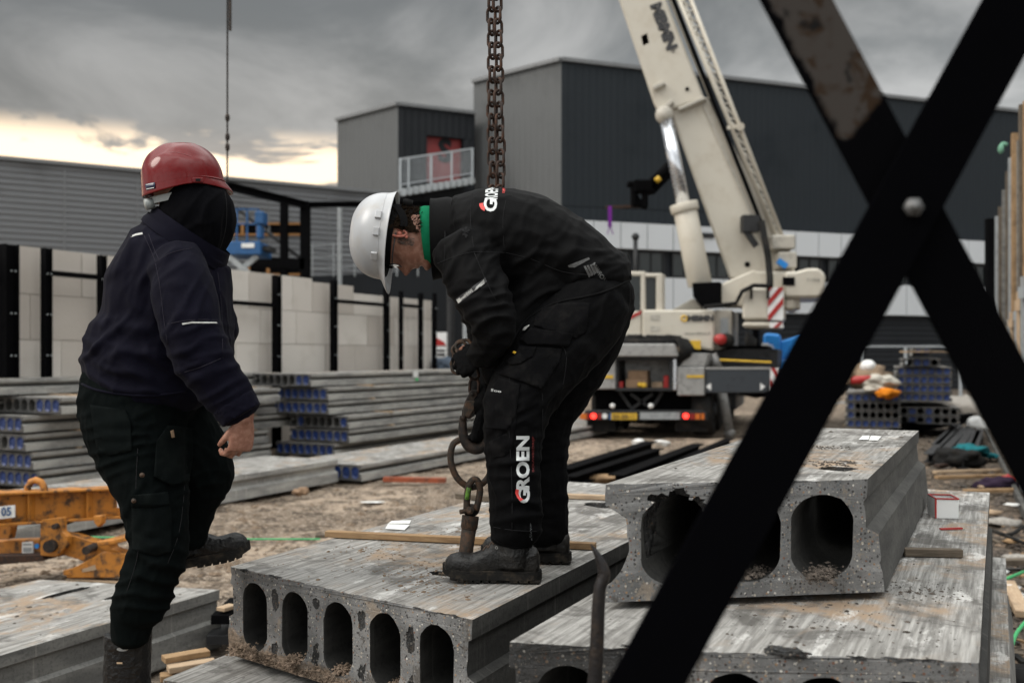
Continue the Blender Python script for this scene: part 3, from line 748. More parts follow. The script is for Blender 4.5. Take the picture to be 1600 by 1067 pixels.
def carve(o, cutters, mat):
    """boolean-subtract rough lumps; their faces take the broken-concrete material"""
    if mat.name not in [m.name for m in o.data.materials]: o.data.materials.append(mat)
    idx = [m.name for m in o.data.materials].index(mat.name)
    tmp = []
    for me in cutters:
        for m_ in o.data.materials: me.materials.append(m_)
        for p in me.polygons: p.material_index = idx
        c = bpy.data.objects.new('cut', me); COL.objects.link(c); c.matrix_world = Matrix.Identity(4); tmp.append(c)
    par = o.parent; o.parent = None
    bpy.context.view_layer.update()
    def ext(me):
        xs = [v.co for v in me.vertices]; return [max(v[k] for v in xs)-min(v[k] for v in xs) for k in range(3)] if xs else [0, 0, 0]
    def vol(me):
        bm = bmesh.new(); bm.from_mesh(me); v = abs(bm.calc_volume()); bm.free(); return v
    for c in tmp:
        keep = o.data.copy(); e0 = ext(keep); v0 = vol(keep)
        b = o.modifiers.new('b', 'BOOLEAN'); b.operation = 'DIFFERENCE'; b.object = c; b.solver = 'EXACT'
        evald(o); e1 = ext(o.data); v1 = vol(o.data)
        if any(abs(a-b_) > .08 for a, b_ in zip(e0, e1)) or v1 < v0*.93 or v1 > v0*1.01: o.data = keep
    o.parent = par
    for c in tmp: bpy.data.objects.remove(c)
def plane_hole(c, size, T, seed):                                # an irregular opening through the top
    bm = bmesh.new(); k = 28; top = []; bot = []
    for i in range(k):
        a = 2*math.pi*i/k; r = 1+.25*noise.noise(Vector((math.cos(a)*1.5+seed, math.sin(a)*1.5, 0)))+.12*noise.noise(Vector((math.cos(a)*6+seed, math.sin(a)*6, 1)))
        # super-ellipse outline
        ca, sa = math.cos(a), math.sin(a); q = (abs(ca)**2.6+abs(sa)**2.6)**(-1/2.6)
        x, y = c[0]+size[0]*ca*q*r, c[1]+size[1]*sa*q*r
        top.append(bm.verts.new((x, y, T+.05))); bot.append(bm.verts.new((x+(x-c[0])*.15, y, T*.45)))
    bm.faces.new(top); bm.faces.new(bot[::-1])
    for i in range(k): bm.faces.new((top[i], bot[i], bot[(i+1) % k], top[(i+1) % k]))
    bmesh.ops.recalc_face_normals(bm, faces=bm.faces); me = bpy.data.meshes.new('c'); bm.to_mesh(me); bm.free(); return me

# ---- slab the worker stands on ------------------------------------------------
FG = 'broken hollow core slabs in the foreground'
def place_slab(label, pL, pR, H, T, L, ncore, rough=.006, rx=None, ch=None, seed=0, side='cside', name='hollow_core_slab', group=FG, margin=.06, fl=.012, deep=.04, fll=None, cutm='cut', **kw):
    """pL,pR: pixel columns/rows of the front top edge ends; H metres below the camera"""
    zt = CAMH-H; a = G(pL[0], pL[1], zt); b = G(pR[0], pR[1], zt)
    # local frame: y along D1, x to the right
    yx = D1; xx = Vector((D1.y, -D1.x, 0)); c = (a+b)/2; d = b-a
    W = abs(d.dot(xx)); sk = d.dot(yx)/W
    t = thing(name, label, 'concrete slab', (c.x, c.y, zt-T), D1A, group)
    me = slab_mesh('body', W, T, L, ncore, MATS(side, cutm), rx=rx, ch=ch, step=.02, rough=rough, n=40, seed=seed, margin=margin, skew=sk, fl=fl, deep=deep, fll=fll, **kw)
    o = child_mesh('body', me, t); return t, o, W
def to_local(t, p): return LOC[t.name].inverted() @ Vector(p)
s1, s1b, W1 = place_slab('five-core hollow slab that the worker in the white helmet stands on', (360, 885), (738, 968), .72, .30, 2.75, 5, rx=.063, ch=.225, seed=3, side='cside_wet_shaded', deep=-.014, fl=.010, cutm='cut_mud')
H1 = CAMH-.72
h1 = to_local(s1, G(706, 897, H1)); h2 = to_local(s1, G(945, 789, H1)); 
carve(s1b, [plane_hole((h1.x, h1.y), (.075, .035), .30, 2), plane_hole((h2.x, h2.y), (.10, .08), .30, 8),
            rock((-W1/2+.02, -.02, .02), (.10, .03, .035), 3), rock((W1*.1, -.015, .0), (.16, .02, .03), 9), rock((-W1*.2, -.02, .01), (.12, .025, .03), 14)]+[rock(((to_local(s1, G(380+45*k, 889+10*k, H1))).x, (to_local(s1, G(380+45*k, 889+10*k, H1))).y-.006, .302), (.03+.012*(k % 3), .010+.004*(k % 2), .010), 90+k, amp=.6) for k in range(8)], M['cut_dark'])
pw = (W1-.06)/5; sk1 = (G(738, 968, H1)-G(360, 885, H1)).dot(D1)/W1
wp = []
for k, (z, rz_) in enumerate(((.225, .036), (.245, .018), (.225, .034), (.20, .042))):
    x = -W1/2+.03+pw*(k+1); wp.append(rock((x, x*sk1-.003, z), (.021, .009, rz_), 120+k, amp=.3))
for k, (z, rz_) in enumerate(((.06, .03), (.08, .04), (.07, .03), (.06, .035))):
    x = -W1/2+.03+pw*(k+1); wp.append(rock((x, x*sk1-.003, z), (.018, .008, rz_), 130+k, amp=.5))
carve(s1b, wp, M['cut_dark'])
# ---- the slab on the right, broken corner
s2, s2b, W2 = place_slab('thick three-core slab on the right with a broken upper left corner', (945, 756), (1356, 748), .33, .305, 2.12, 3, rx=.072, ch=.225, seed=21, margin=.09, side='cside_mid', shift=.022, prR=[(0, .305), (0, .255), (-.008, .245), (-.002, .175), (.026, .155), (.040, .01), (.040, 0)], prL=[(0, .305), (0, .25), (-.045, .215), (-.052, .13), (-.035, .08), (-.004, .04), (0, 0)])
zz = .305; ex = W2/2
def loc2(px, py, dd=0):
    return to_local(s2, P(px, py, 2.62+dd))
f2 = lambda px, py=752: to_local(s2, G(px, py, CAMH-.33))
cA = f2(1045)
carve(s2b, [rock((cA.x, cA.y+.0, .245), (.085, .06, .045), 5, amp=.5), rock((cA.x-.055, cA.y, .20), (.03, .05, .09), 15, amp=.5), rock((cA.x+.055, cA.y, .225), (.035, .045, .04), 12, amp=.5), rock((f2(948).x, f2(948).y+.02, .20), (.03, .12, .05), 31),
            plane_hole((to_local(s2, G(1310, 732, CAMH-.33)).x, to_local(s2, G(1310, 732, CAMH-.33)).y), (.045, .06), zz, 5)], M['cut_dark'])
# ---- the wide slab under it
s3, s3b, W3 = place_slab('wide slab with ragged front edge under the three-core slab', (795, 1003), (1530, 1035), .655, .305, 3.1, 5, rx=.07, ch=.21, seed=41, margin=.08, side='cside_wet_shaded', deep=-.014, fl=.010)
l3 = lambda px, py: to_local(s3, P(px, py, 2.25))
fl3 = lambda px, py=1004: to_local(s3, G(px, py, CAMH-.655))
rk = []
for px, dx, dy, sx, sy, sz, zc, sd in ((800, .0, .0, .10, .045, .17, .17, 51), (850, .0, -.01, .09, .045, .13, .22, 57), (905, .0, -.015, .09, .04, .12, .22, 63), (935, .02, -.02, .05, .035, .2, .2, 69), (795, -.01, .0, .05, .10, .05, .29, 72)):
    q = fl3(px); rk.append(rock((q.x+dx, q.y+dy, zc), (sx, sy, sz), sd, sub=5, amp=.55))
for k in range(9):
    q = fl3(990+60*k, 1008+3*k); rk.append(rock((q.x, q.y-.008, .309), (.03+.015*(k % 3), .012+.004*(k % 2), .012), 80+k, amp=.5))
carve(s3b, rk, M['cut_dark'])
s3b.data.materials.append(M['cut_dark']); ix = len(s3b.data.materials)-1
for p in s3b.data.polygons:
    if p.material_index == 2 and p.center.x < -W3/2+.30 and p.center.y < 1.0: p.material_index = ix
# ---- lower left slab lying on the ground
s4, s4b, W4 = place_slab('long pale hollow core slab on the ground in the lower left corner', (-900, 990), (-900, 1320), 1.31, .32, 5.0, 5, rough=0)
bpy.data.meshes.remove(s4b.data)
# far end is the seen one: build it from the far end towards the camera
e0_, e1_ = G(62, 905, .33), G(343, 921, .33)
xx = Vector((D1.y, -D1.x, 0)); dW = e1_-e0_; W4 = dW.dot(xx); c = (e0_+e1_)/2
s4 = thing('hollow_core_slab', 'long pale hollow core slab on the ground in the lower left corner', 'concrete slab', (c.x, c.y, .01), D1A+math.pi, FG)
me = slab_mesh('body', abs(W4), .32, 4.6, 5, MATS(), rx=.07, ch=.2, step=.03, rough=.004, n=24, seed=55, margin=.1, fl=.010, deep=-.014, skew=dW.dot(D1)/abs(W4)*1.0)
s4b = child_mesh('body', me, s4)
g1 = to_local(s4, G(105, 925, .33)); g2 = to_local(s4, G(190, 930, .33))
carve(s4b, [plane_hole((g1.x, g1.y), (.03, .16), .32, 4), plane_hole((g2.x, g2.y), (.03, .12), .32, 6)], M['cut_dark'])
for o in list(bpy.data.objects):
    if o.name.startswith('hollow_core_slab') and not o.children: bpy.data.objects.remove(o)
# ---- slabs below, in the same piles
def under(label, ref, dz, dx, dy, T, L, ncore, W, seed, side='cside'):
    base = LOC[ref.name]; p = base @ Vector((dx, dy, -dz))
    t = thing('hollow_core_slab', label, 'concrete slab', (p.x, p.y, p.z), D1A, FG)
    child_mesh('body', slab_mesh('body', W, T, L, ncore, MATS(side), step=.04, rough=.006, n=24, seed=seed, margin=.08), t); return t
u1 = under('slab under the five-core slab, only a corner of its top in view', s1, .325, -.06, -.12, .30, 2.6, 5, W1*1.02, 61)
u1b = under('bottom slab of the pile under the worker in the white helmet', s1, .62, .05, .1, .28, 2.6, 5, W1, 66)
u3 = under('slab beneath the wide slab at the right edge', s3, .335, .07, .05, .305, 3.2, 5, W3, 71)
u3b = under('bottom slab of the right-hand pile', s3, .65, .02, .1, .30, 3.2, 5, W3, 76)
u4 = None
# dark gap battens inside the piles
def batten(label, a, b, w, h, mat='timber', group='wooden battens and offcuts', cat='batten', name='timber_batten', up=Vector((0, 0, 1)), bev=.002):
    a = Vector(a); b = Vector(b); mid = (a+b)/2
    d = (b-a); L = d.length; u, v = basis(d, up)
    o_ = bpy.data.meshes.new(name); hx, hy, hz = L/2, w/2, h/2
    vs = [(x, y, z) for x in (-hx, hx) for y in (-hy, hy) for z in (-hz, hz)]
    o_.from_pydata(vs, [], [(0, 1, 3, 2), (4, 6, 7, 5), (0, 4, 5, 1), (2, 3, 7, 6), (0, 2, 6, 4), (1, 5, 7, 3)])
    o_.materials.append(M[mat]); o = bpy.data.objects.new(name, o_); COL.objects.link(o)
    X = d.normalized(); Z = v if v.z > 0 else -v; Y = Z.cross(X)
    o.matrix_world = Matrix.Translation(mid) @ Matrix((X, Y, Z)).transposed().to_4x4()
    if bev: m_ = o.modifiers.new('b', 'BEVEL'); m_.width = bev; m_.segments = 1
    tag(o, label, cat, group); return o
def bat_px(label, x0, y0, x1, y1, z, w, h, **k):
    a, b = G(x0, y0, z), G(x1, y1, z); return batten(label, a+Vector((0, 0, h/2)), b+Vector((0, 0, h/2)), w, h, **k)
bat_px('long brown batten lying across the slab at the feet of the bent worker', 510, 838, 931, 858, H1+.003, .035, .024)
bat_px('pale batten across the far end of the slab, behind the bent worker', 882, 778, 962, 781, H1+.003, .045, .022, mat='timber_pale')
bat_px('grey batten end left of the far pale batten', 715, 778, 770, 783, H1+.003, .05, .026, mat='timber_dark')
bat_px('short dark batten sticking out from under the broken slab', 1412, 868, 1503, 870, CAMH-.655+.002, .03, .026, mat='timber_dark')
ZS = CAMH-.655
# packing under slab 1 / 3
for t, nm in ((s1, 'under the five-core slab'), (s3, 'under the wide slab')):
    for yy in (.5, 2.2):
        p = LOC[t.name] @ Vector((-.35, yy, -.0125)); q = LOC[t.name] @ Vector((.35, yy, -.0125)); batten('thin packing batten %s, %s end' % (nm, 'near' if yy < 1 else 'far'), p, q, .06, .022, mat='timber_dark', group='packing battens between the slabs')
# crumbs and rubble on the slabs
def crumbs(name, label, pts, seed, mat, smin, smax, flat=.5):
    rr = random.Random(seed); mb = MB()
    for p in pts:
        s = rr.uniform(smin, smax)*(1 if rr.random() < .85 else 2.2); b = len(mb.v)
        vs = []; ax = [rr.uniform(.6, 1.2) for _ in range(3)]
        for q in ((1, 0, 0), (-1, 0, 0), (0, 1, 0), (0, -1, 0), (0, 0, 1), (0, 0, -.4), (.6, .6, .5), (-.6, .5, .5)):
            vs.append(Vector(p)+Vector((q[0]*s*ax[0]*rr.uniform(.7, 1.2), q[1]*s*ax[1]*rr.uniform(.7, 1.2), q[2]*s*flat*ax[2])))
        mb.add(vs, [(0, 6, 4), (6, 2, 4), (2, 7, 4), (7, 1, 4), (1, 3, 4), (3, 0, 4), (0, 2, 6), (2, 1, 7), (1, 2, 5), (2, 0, 5), (0, 3, 5), (3, 1, 5)])
    o = mb.build(name, mat, None); tag(o, label, 'crumbs', kind='stuff'); return o
rr = random.Random(5)
def on_slab(t, W, L, n, zz, cluster=None):
    out = []
    for i in range(n):
        if cluster and rr.random() < .8:
            cx, cy, s = rr.choice(cluster); x, y = rr.gauss(cx, s), rr.gauss(cy, s)
        else: x, y = rr.uniform(-W/2+.02, W/2-.02), rr.uniform(.02, L-.1)
        if abs(x) > W/2-.02 or y < .03 or y > L-.03: continue
        out.append(LOC[t.name] @ Vector((x, y, zz)))
    return out
def dirt_mat(nm, a, b):
    q = NT(nm); q.col(q.mix(q.ramp(q.noise(40, None, 3), .3, .7), a, b)); q.set(rough=.95, spec=.1); return q.mat
M['crumb'] = dirt_mat('crumb_dirt', (.12, .085, .06), (.24, .18, .13)); M['crumb_d'] = dirt_mat('crumb_dark', (.04, .035, .03), (.12, .10, .085)); M['rubble'] = dirt_mat('rubble', (.22, .205, .185), (.34, .32, .29))
cl1 = [(h1.x, h1.y, .12), (W1*.05, .35, .12), (-W1*.25, .6, .1), (W1*.2, .15, .08), (-.1, 1.0, .15)]
crumbs('dirt_crumbs', 'brown dirt crumbs strewn over the five-core slab', on_slab(s1, W1, 2.7, 900, .3005, cl1), 4, M['crumb'], .0012, .0045)
crumbs('dirt_crumbs', 'dark crumbs strewn over the broken slab on the right', on_slab(s2, W2, 2.1, 180, .3055, [(.15, .55, .05), (.05, 1.1, .04)]), 5, M['crumb_d'], .002, .007)
crumbs('dirt_crumbs', 'dark crumbs strewn over the wide slab', on_slab(s3, W3, 3.0, 420, .3055, [(.33, .8, .06), (.2, .3, .15)]), 6, M['crumb_d'], .0012, .0045)
crumbs('dirt_crumbs', 'crumbs on the pale slab in the lower left corner', [LOC[s4.name] @ Vector((rr.uniform(-.5, .5), rr.uniform(.05, 3.5), .3205)) for _ in range(260)], 7, M['crumb_d'], .003, .008)
# sandy rubble spilt in the cores and along the foot of the front faces
def spill(name, label, t, lst, seed, mat):
    pts = []; r2 = random.Random(seed)
    for (x, y, z, sx, sy, sz, n) in lst:
        for _ in range(n): pts.append(LOC[t.name] @ Vector((r2.gauss(x, sx), r2.gauss(y, sy), z+abs(r2.gauss(0, sz)))))
    return crumbs(name, label, pts, seed, mat, .0015, .0055, .8)
M['rubble_br'] = dirt_mat('rubble_brown', (.12, .09, .065), (.27, .20, .15))
pit1 = (W1-.06)/5
spill('rubble', 'sandy rubble heaped in the mouths of the five cores', s1, [(-W1/2+.03+pit1*(i+.5), .035, .040, .018, .02, (.012, .010, .008, .003, .003)[i], (420, 300, 300, 60, 40)[i]) for i in range(5)], 3, M['rubble_br'])
pit2 = (W2-.09)/3
spill('rubble', 'dark rubble lying inside the right-hand core of the broken slab', s2, [(-W2/2+.067+pit2*2.5, .12, .047, .017, .04, .011, 700), (-W2/2+.067+pit2*.5, .10, .048, .03, .04, .012, 500), (-W2/2+.067+pit2*1.5, .08, .046, .02, .04, .006, 200)], 13, M['crumb_d'])
def sloped(s1=s1):
    # mortar lumps clinging along the bottom edge of the face
    pts = []; r2 = random.Random(8)
    for _ in range(1100):
        x = -W1/2+abs(r2.gauss(0, W1*.33)); z = abs(r2.gauss(0, .020+.012*noise.noise(Vector((x*9, 1, 1))))); sk = 0
        d = G(738, 968, H1)-G(360, 885, H1); sk = d.dot(D1)/W1
        pts.append(LOC[s1.name] @ Vector((x, x*sk-.001, z+.002)))
    crumbs('mortar_lumps', 'lumps of brown mortar stuck along the foot of the five-core face', pts, 19, M['rubble_br'], .002, .006, .45)
sloped()

# ================================================================ STACKS OF SLABS IN THE YARD
YP = lambda T: [(0, T), (0, T*.80), (-.012, T*.76), (-.05, T*.66), (-.05, T*.52), (-.02, T*.45), (0, T*.42), (0, 0)]
def stack_slab(label, p, W, T, L, ncore, group, end='near', side='cside_lt', caps=True, capset=None, rz=D1A, mark=None, name='hollow_core_slab'):
    """p = the near right bottom corner (x, y, z)"""
    xx = Vector((math.cos(rz), math.sin(rz), 0)); c = Vector(p)-xx*W/2
    t = thing(name, label, 'concrete slab', c, rz, group)
    child_mesh('body', slab_mesh('body', W, T, L, ncore, MATS(side, 'cut_yard'), rough=0, n=14, margin=.06, rx=(W-.06)/ncore*.405, ch=T*.76, prR=YP(T), prL=YP(T)), t)
    pitch = (W-.06)/ncore
    if caps:
        for i in range(ncore):
            if capset is not None and i not in capset: continue
            x = -W/2+.03+pitch*(i+.5)
            mb = MB(); lp = core_loop(x, T*.5, pitch*.40, T*.755, 14); lp2 = core_loop(x, T*.5, pitch*.30, T*.52, 14)
            vs = [(a, -.004, b) for a, b in lp]+[(a, .012, b) for a, b in lp2]+[(a, .02, b) for a, b in lp]
            k = 14; fs = [(j, (j+1) % k, k+(j+1) % k, k+j) for j in range(k)]+[tuple(range(k, 2*k))]+[((j+1) % k, j, 2*k+j, 2*k+(j+1) % k) for j in range(k)]
            mb.add(vs, fs); mb.build('core_plug', M['blue_cap'], t, world=False)
    if mark is not None:
        mb = MB(); z = T*.70; mb.box((W/2-.01, mark, z), (.004+.03, .16, .11)); mb.build('paper_label', M['paper'], t, world=False)
        mb = MB(); mb.box((W/2+.006, mark+.03, T*.22), (.012, .07, .045), m=0); mb.build('green_mark', M['green_mark'], t, world=False)
    return t
NEARW, T0 = 1.2, .2
xxr = Vector((D1.y, -D1.x, 0))
def corner(px, py, z):     # plan position of a bottom corner seen at a pixel, at height z
    return G(px, py, z)
# middle stack
grp = 'slab stack in the middle of the yard'
dm = 16.0
lay = [(523, 0.02), (546, .245), (545, .47), (514, .70), (513, .925), (486, 1.15)]
nm6 = ['bottom', 'second', 'third', 'fourth', 'fifth', 'top']
for i, (px, z) in enumerate(lay):
    p = P(px, 0, dm); p.z = z
    stack_slab('%s slab of the middle stack, left of the bent worker' % nm6[i], p, NEARW, .2, 9.5-.3*i, 8, grp, mark=(3.2 if i == 5 else None), capset=([6, 7] if i == 5 else None if i in (0, 1, 3, 4) else [1, 7]))
    if i < 5:
        for yy in (1.2, 5.5):
            q = p+D1*yy; batten('packing batten on the %s slab of the middle stack, %s end' % (nm6[i], 'near' if yy < 3 else 'far'), (q.x+.05, q.y, z+.212), (q.x-1.1, q.y+.5, z+.212), .07, .022, mat='timber_pale', group='packing battens between the yard slabs', bev=0)
p = G(565, 752, 0.02); S2b = stack_slab('low slab on the sand with two blue plugs, in front of the middle stack', p, NEARW, .21, 10, 8, 'slabs lying on the sand', capset=[4, 5, 6, 7])
# the slab in front of it whose far end is seen
pe = G(528, 752, .02); L5 = 9.0; st = pe-D1*L5
stack_slab('thick slab on the sand ending left of the two blue plugs', st, 1.2, .28, L5, 5, 'slabs lying on the sand', caps=False)
# left stack
grp = 'slab stack on the left behind the yellow beam'
lay = [(62, 0.02, 420-435), (52, .245, 0), (40, .47, 0), (37, .70, 0), (96, .925, 0), (-30, 1.15, 0)]
ends = [424, 420, 461, 447, 438, 435]
for i, ((px, z, _), e) in enumerate(zip(lay, ends)):
    d_ = 12.2; p = P(px, 0, d_); p.z = z
    # far end at column e along D1
    k = (e-CX)/F; t_ = (k*p.y-p.x)/(D1.x-k*D1.y)
    stack_slab('%s slab of the left stack behind the yellow beam' % nm6[i], p, NEARW, .2, max(3, min(6.5, t_)), 8, grp, mark=(1.6 if i in (1, 2) else 2.5 if i == 5 else None), capset=(None if i in (0, 1, 3) else [6, 7] if i == 2 else [5, 6, 7]))
for i in range(5):
    for tt in (.8, 4.2):
        p = P(40, 0, 12.2)+D1*tt; z = .02+.225*i+.212
        batten('packing batten on the %s slab of the left stack, %s end' % (nm6[i], 'near' if tt < 2 else 'far'), (p.x, p.y, z), (p.x-1.1, p.y+.5, z), .07, .022, mat='timber_pale', group='packing battens between the yard slabs', bev=0)
# further slabs behind, seen over the top
grp = 'slab stack at the back along the block wall'
pe = P(640, 0, 24.0)
for i, z in enumerate((0.02, .245, .47, .70, .925)):
    st = Vector((pe.x, pe.y, z))-D1*(9.5-.4*(i % 2))
    stack_slab('%s slab of the back stack along the pale block wall' % nm6[i], st, 1.2, .2, 9.3, 8, grp, caps=False)
st = Vector((pe.x, pe.y, 1.27))-D1*8.6; stack_slab('top slab of the back stack, level with the eye line', st, 1.2, .24, 8.5, 8, grp, capset=[6, 7], mark=7.6)
# right-hand stacks, ends towards us
RZ = R(-20)
grp = 'slab stack on the right with blue plugs'
dR = 20.0
rows = [(1495, 655, 8), (1495, 640, 8), (1489, 620, 7), (1489, 607, 7), (1489, 594, 7), (1488, 580, 7), (1484, 566, 4), (1452, 549, 3)]
nm8 = ['bottom', 'second', 'third', 'fourth', 'fifth', 'sixth', 'seventh', 'top']
z = .45; 
for i in range(7):
    W_ = (1.0, 1.0, .92, .92, .92, .92, .62)[i]; xr = (1500, 1500, 1488, 1488, 1488, 1488, 1470)[i]; n = (7, 7, 7, 7, 7, 7, 4)[i]
    p = P(xr, 0, dR); p.z = .26+.176*i+(.0 if i < 2 else .11)
    stack_slab('%s slab of the tall right-hand stack, seen through the steel cross' % nm8[i], p, W_*1.15, .162, 2.8, n, grp, rz=RZ, capset=(None if 1 < i < 6 else [1, 3] if i < 2 else [1, 2]))
p = P(1456, 0, dR); p.z = 1.64; stack_slab('small slab with two blue plugs on the very top of the right-hand stack', p, .36, .16, 2.0, 2, grp, rz=RZ)
p = P(1484, 0, dR); batten('wooden packing board near the top of the right-hand stack', P(1412, 548, dR+.05)+Vector((0, 0, -.02)), P(1482, 548, dR+.2)+Vector((0, 0, -.02)), .3, .03, mat='timber_pale')
grp = 'low slab stack on the right, left of the tall one'
for i in range(4):
    p = P(1408, 0, dR-.2); p.z = .2+.175*i
    stack_slab('%s slab of the low stack with bags on it' % nm6[i], p, 1.05, .162, 2.8, 7, grp, rz=RZ, capset=(None if i in (3, 0) else [0]))
# ================================================================ MOBILE CRANE
dC = 20.0
def quad(x0, y0, x1, y1): return [(x0, y0), (x1, y0), (x1, y1), (x0, y1)]
def pp(mb, pts, d, th, m=0): return mb.prism([P(x, y, d) for x, y in pts], Vector((th*.30, th, 0)), m)
def part(name, mat, root, shapes, bevel=.02, **k):
    mb = MB()
    for pts, d, th in shapes: pp(mb, pts, d, th)
    return mb.build(name, mat, root, bevel=bevel, **k)
car = thing('mobile_crane', 'cream mobile crane truck seen from behind with lit tail lights and open tool bay', 'crane', xy(1010, dC))
# carrier
part('chassis', M['black_steel'], car, [(quad(930, 606, 1100, 640), dC+.3, 8), (quad(975, 640, 1045, 660), dC+1.5, 6)])
bp = part('bumper', M['dark_steel'], car, [(quad(913, 641, 1106, 657), dC, .22)])
part('bumper_step', M['galv'], bp, [(quad(1000, 644, 1062, 655), dC-.02, .02)], 0)
for (x0, x1, m_, nm) in ((906, 917, 'amber', 'indicator'), (917, 922, 'tail_off', 'brake_lens'), (922, 933, 'tail_on', 'tail_light'), (933, 940, 'tail_off', 'brake_lens'), (1066, 1078, 'tail_on', 'tail_light'), (1078, 1086, 'tail_off', 'brake_lens'), (1086, 1094, 'amber', 'indicator'), (1095, 1101, 'amber', 'indicator')):
    mb = MB()
    if nm == 'tail_light': c = P((x0+x1)/2, 650, dC-.05); mb.cyl(c+Vector((0, .05, 0)), c, .055, n=14)
    else: pp(mb, quad(x0+.5, 646, x1-.5, 655), dC-.04, .05)
    mb.build(nm, M[m_], bp)
mb = MB(); c = P(945, 650, dC-.04); mb.cyl(c+Vector((0, .04, 0)), c, .055, n=12); mb.build('reversing_light', M['white'], bp)
pl = part('number_plate', M['yellow'], bp, [(quad(955, 645.5, 995, 655.5), dC-.035, .03)], 0)
part('plate_band', M['blue'], pl, [(quad(952, 645.5, 955, 655.5), dC-.037, .03)], 0)
text_on('BX-BB-11', P(958, 654, dC-.042), (1, 0, 0), (0, 0, 1), .085, M['text_dark'], pl, .01, width=.43)
for x0, x1 in ((917, 962), (1055, 1106)): part('mud_flap', M['rubber'], car, [(quad(x0, 657, x1, 674), dC+.15, .03)], 0)
def wheel(c, ax, r, w_):
    mb = MB(); n = 28; pr = [(r*.55, -w_/2), (r*.93, -w_/2), (r, -w_*.38), (r, w_*.38), (r*.93, w_/2), (r*.55, w_/2)]
    u, v = basis(ax); vs = []
    for i in range(n):
        a = 2*math.pi*i/n
        for rr_, h in pr: vs.append(c+ax*h+rr_*(math.cos(a)*u+math.sin(a)*v))
    k = len(pr); fs = [(i*k+j, i*k+(j+1) % k, ((i+1) % n)*k+(j+1) % k, ((i+1) % n)*k+j) for i in range(n) for j in range(k)]
    mb.add(vs, fs); ty = mb.build('wheel', M['rubber'], car, True)
    mb = MB(); mb.cyl(c-ax*w_*.2, c+ax*w_*.42, r*.56, r*.5, n=20); mb.cyl(c+ax*w_*.42, c+ax*w_*.6, r*.22, n=12); mb.build('rim', M['carrier'], ty)
side = Vector((.3, 1, 0)).normalized(); sx = Vector((side.y, -side.x, 0))
for k, dy in enumerate((.9, 2.4, 4.6, 6.1)):
    for xo in (-1.0, 1.05):
        base = P(1010, 0, dC); c = Vector((base.x, base.y, .56))+side*dy+sx*xo; wheel(c, sx*(1 if xo > 0 else -1), .56, .42)
# storage
part('locker', M['alu'], car, [(quad(928, 559, 962, 608), dC-.1, .8)])
part('locker_stripe', M['yellow'], car, [(quad(929, 586, 958, 591), dC-.115, .012)], 0)
part('locker', M['carrier'], car, [(quad(906, 566, 928, 612), dC+.1, 2.5)])
bay = part('tool_bay', M['dark_steel'], car, [(quad(962, 559, 1052, 563), dC-.1, .8), (quad(962, 606, 1052, 611), dC-.1, .8), (quad(962, 563, 966, 606), dC-.1, .8), (quad(1045, 563, 1052, 606), dC-.1, .8)], .01)
part('back_panel', M['alu'], bay, [(quad(966, 563, 1045, 606), dC+.65, .03)], 0)
part('ladder_strip', M['chrome'], car, [(quad(1051, 560, 1058, 610), dC-.12, .1)], .02)
part('locker', M['alu'], car, [([(1058, 573), (1101, 573), (1101, 618), (1058, 618)], dC-.1, 1.6)])
part('locker_lid', M['alu'], car, [([(1062, 572), (1101, 572), (1107, 552), (1076, 552)], dC-.08, 1.4)], .01)
part('locker_stripe', M['yellow'], car, [(quad(1073, 586, 1100, 590), dC-.115, .012)], 0)
grpi = 'loose goods in the tool bay of the crane'
def pbx(name, label, cat, mat, q, d, th, group=None, **k):
    mb = MB(); pp(mb, q, d, th); o = mb.build(name, M[mat], None, bevel=.01); tag(o, label, cat, group, 'thing'); return o
pbx('cardboard_box', 'upper brown cardboard box in the tool bay of the crane', 'box', 'cardboard', quad(981, 579, 1011, 592), dC+.1, .4, grpi)
pbx('cardboard_box', 'lower and wider brown cardboard box in the tool bay of the crane', 'box', 'cardboard', quad(978, 592, 1011, 606), dC+.05, .5, grpi)
pbx('red_can', 'red can at the left end of the crane tool bay', 'can', 'red', quad(967, 596, 973, 606), dC, .12, grpi)
pbx('red_canister', 'tall red canister at the right end of the crane tool bay', 'canister', 'red', quad(1037, 587, 1045, 606), dC, .15, grpi)
pbx('pale_box', 'low pale box between the cardboard boxes and the red canister', 'box', 'timber_pale', quad(1018, 597, 1036, 606), dC+.1, .3, grpi)
mb = MB(); mb.ball(P(1006, 602, dC-.02), .06); mb.ball(P(1000, 601, dC), .05); tag(mb.build('yellow_rag', M['yellow'], None, True), 'small yellow rag lying before the cardboard boxes', 'rag', grpi, 'thing')
tray = part('tray', M['alu'], car, [([(938, 537), (1054, 537), (1060, 557), (928, 557)], dC-.25, 1.2)])
mb = MB()
for k in range(7):
    x = 950+k*15; mb.tube([P(x, 529+(k % 2)*2, dC+.1), P(x+24, 531-(k % 3), dC+.1)], .085)
mb.tube([P(945, 534, dC), P(1068, 535, dC)], .07); mb.build('rolled_mat', M['rubber'], tray, True)
mb = MB()
for k in range(6): mb.tube([P(1058+k*3, 528+k, dC-.1+k*.05), P(1066+k*3, 545, dC-.15), P(1060+k*3, 566-k*2, dC-.1)], .055)
mb.build('hose', M['rubber'], tray, True)
for x in (957, 1017): mb = MB(); mb.ball(P(x, 634, dC-.02), .055); mb.build('lamp', M['white'], car, True)
mb = MB()
for (a_, b_) in (((968, 612), (985, 636)), ((1035, 612), (1020, 636)), ((985, 615), (1020, 640)), ((1020, 615), (985, 640))): mb.beam(P(*a_, dC+.15), P(*b_, dC+.15), .06, .06)
mb.build('brace', M['dark_steel'], car)
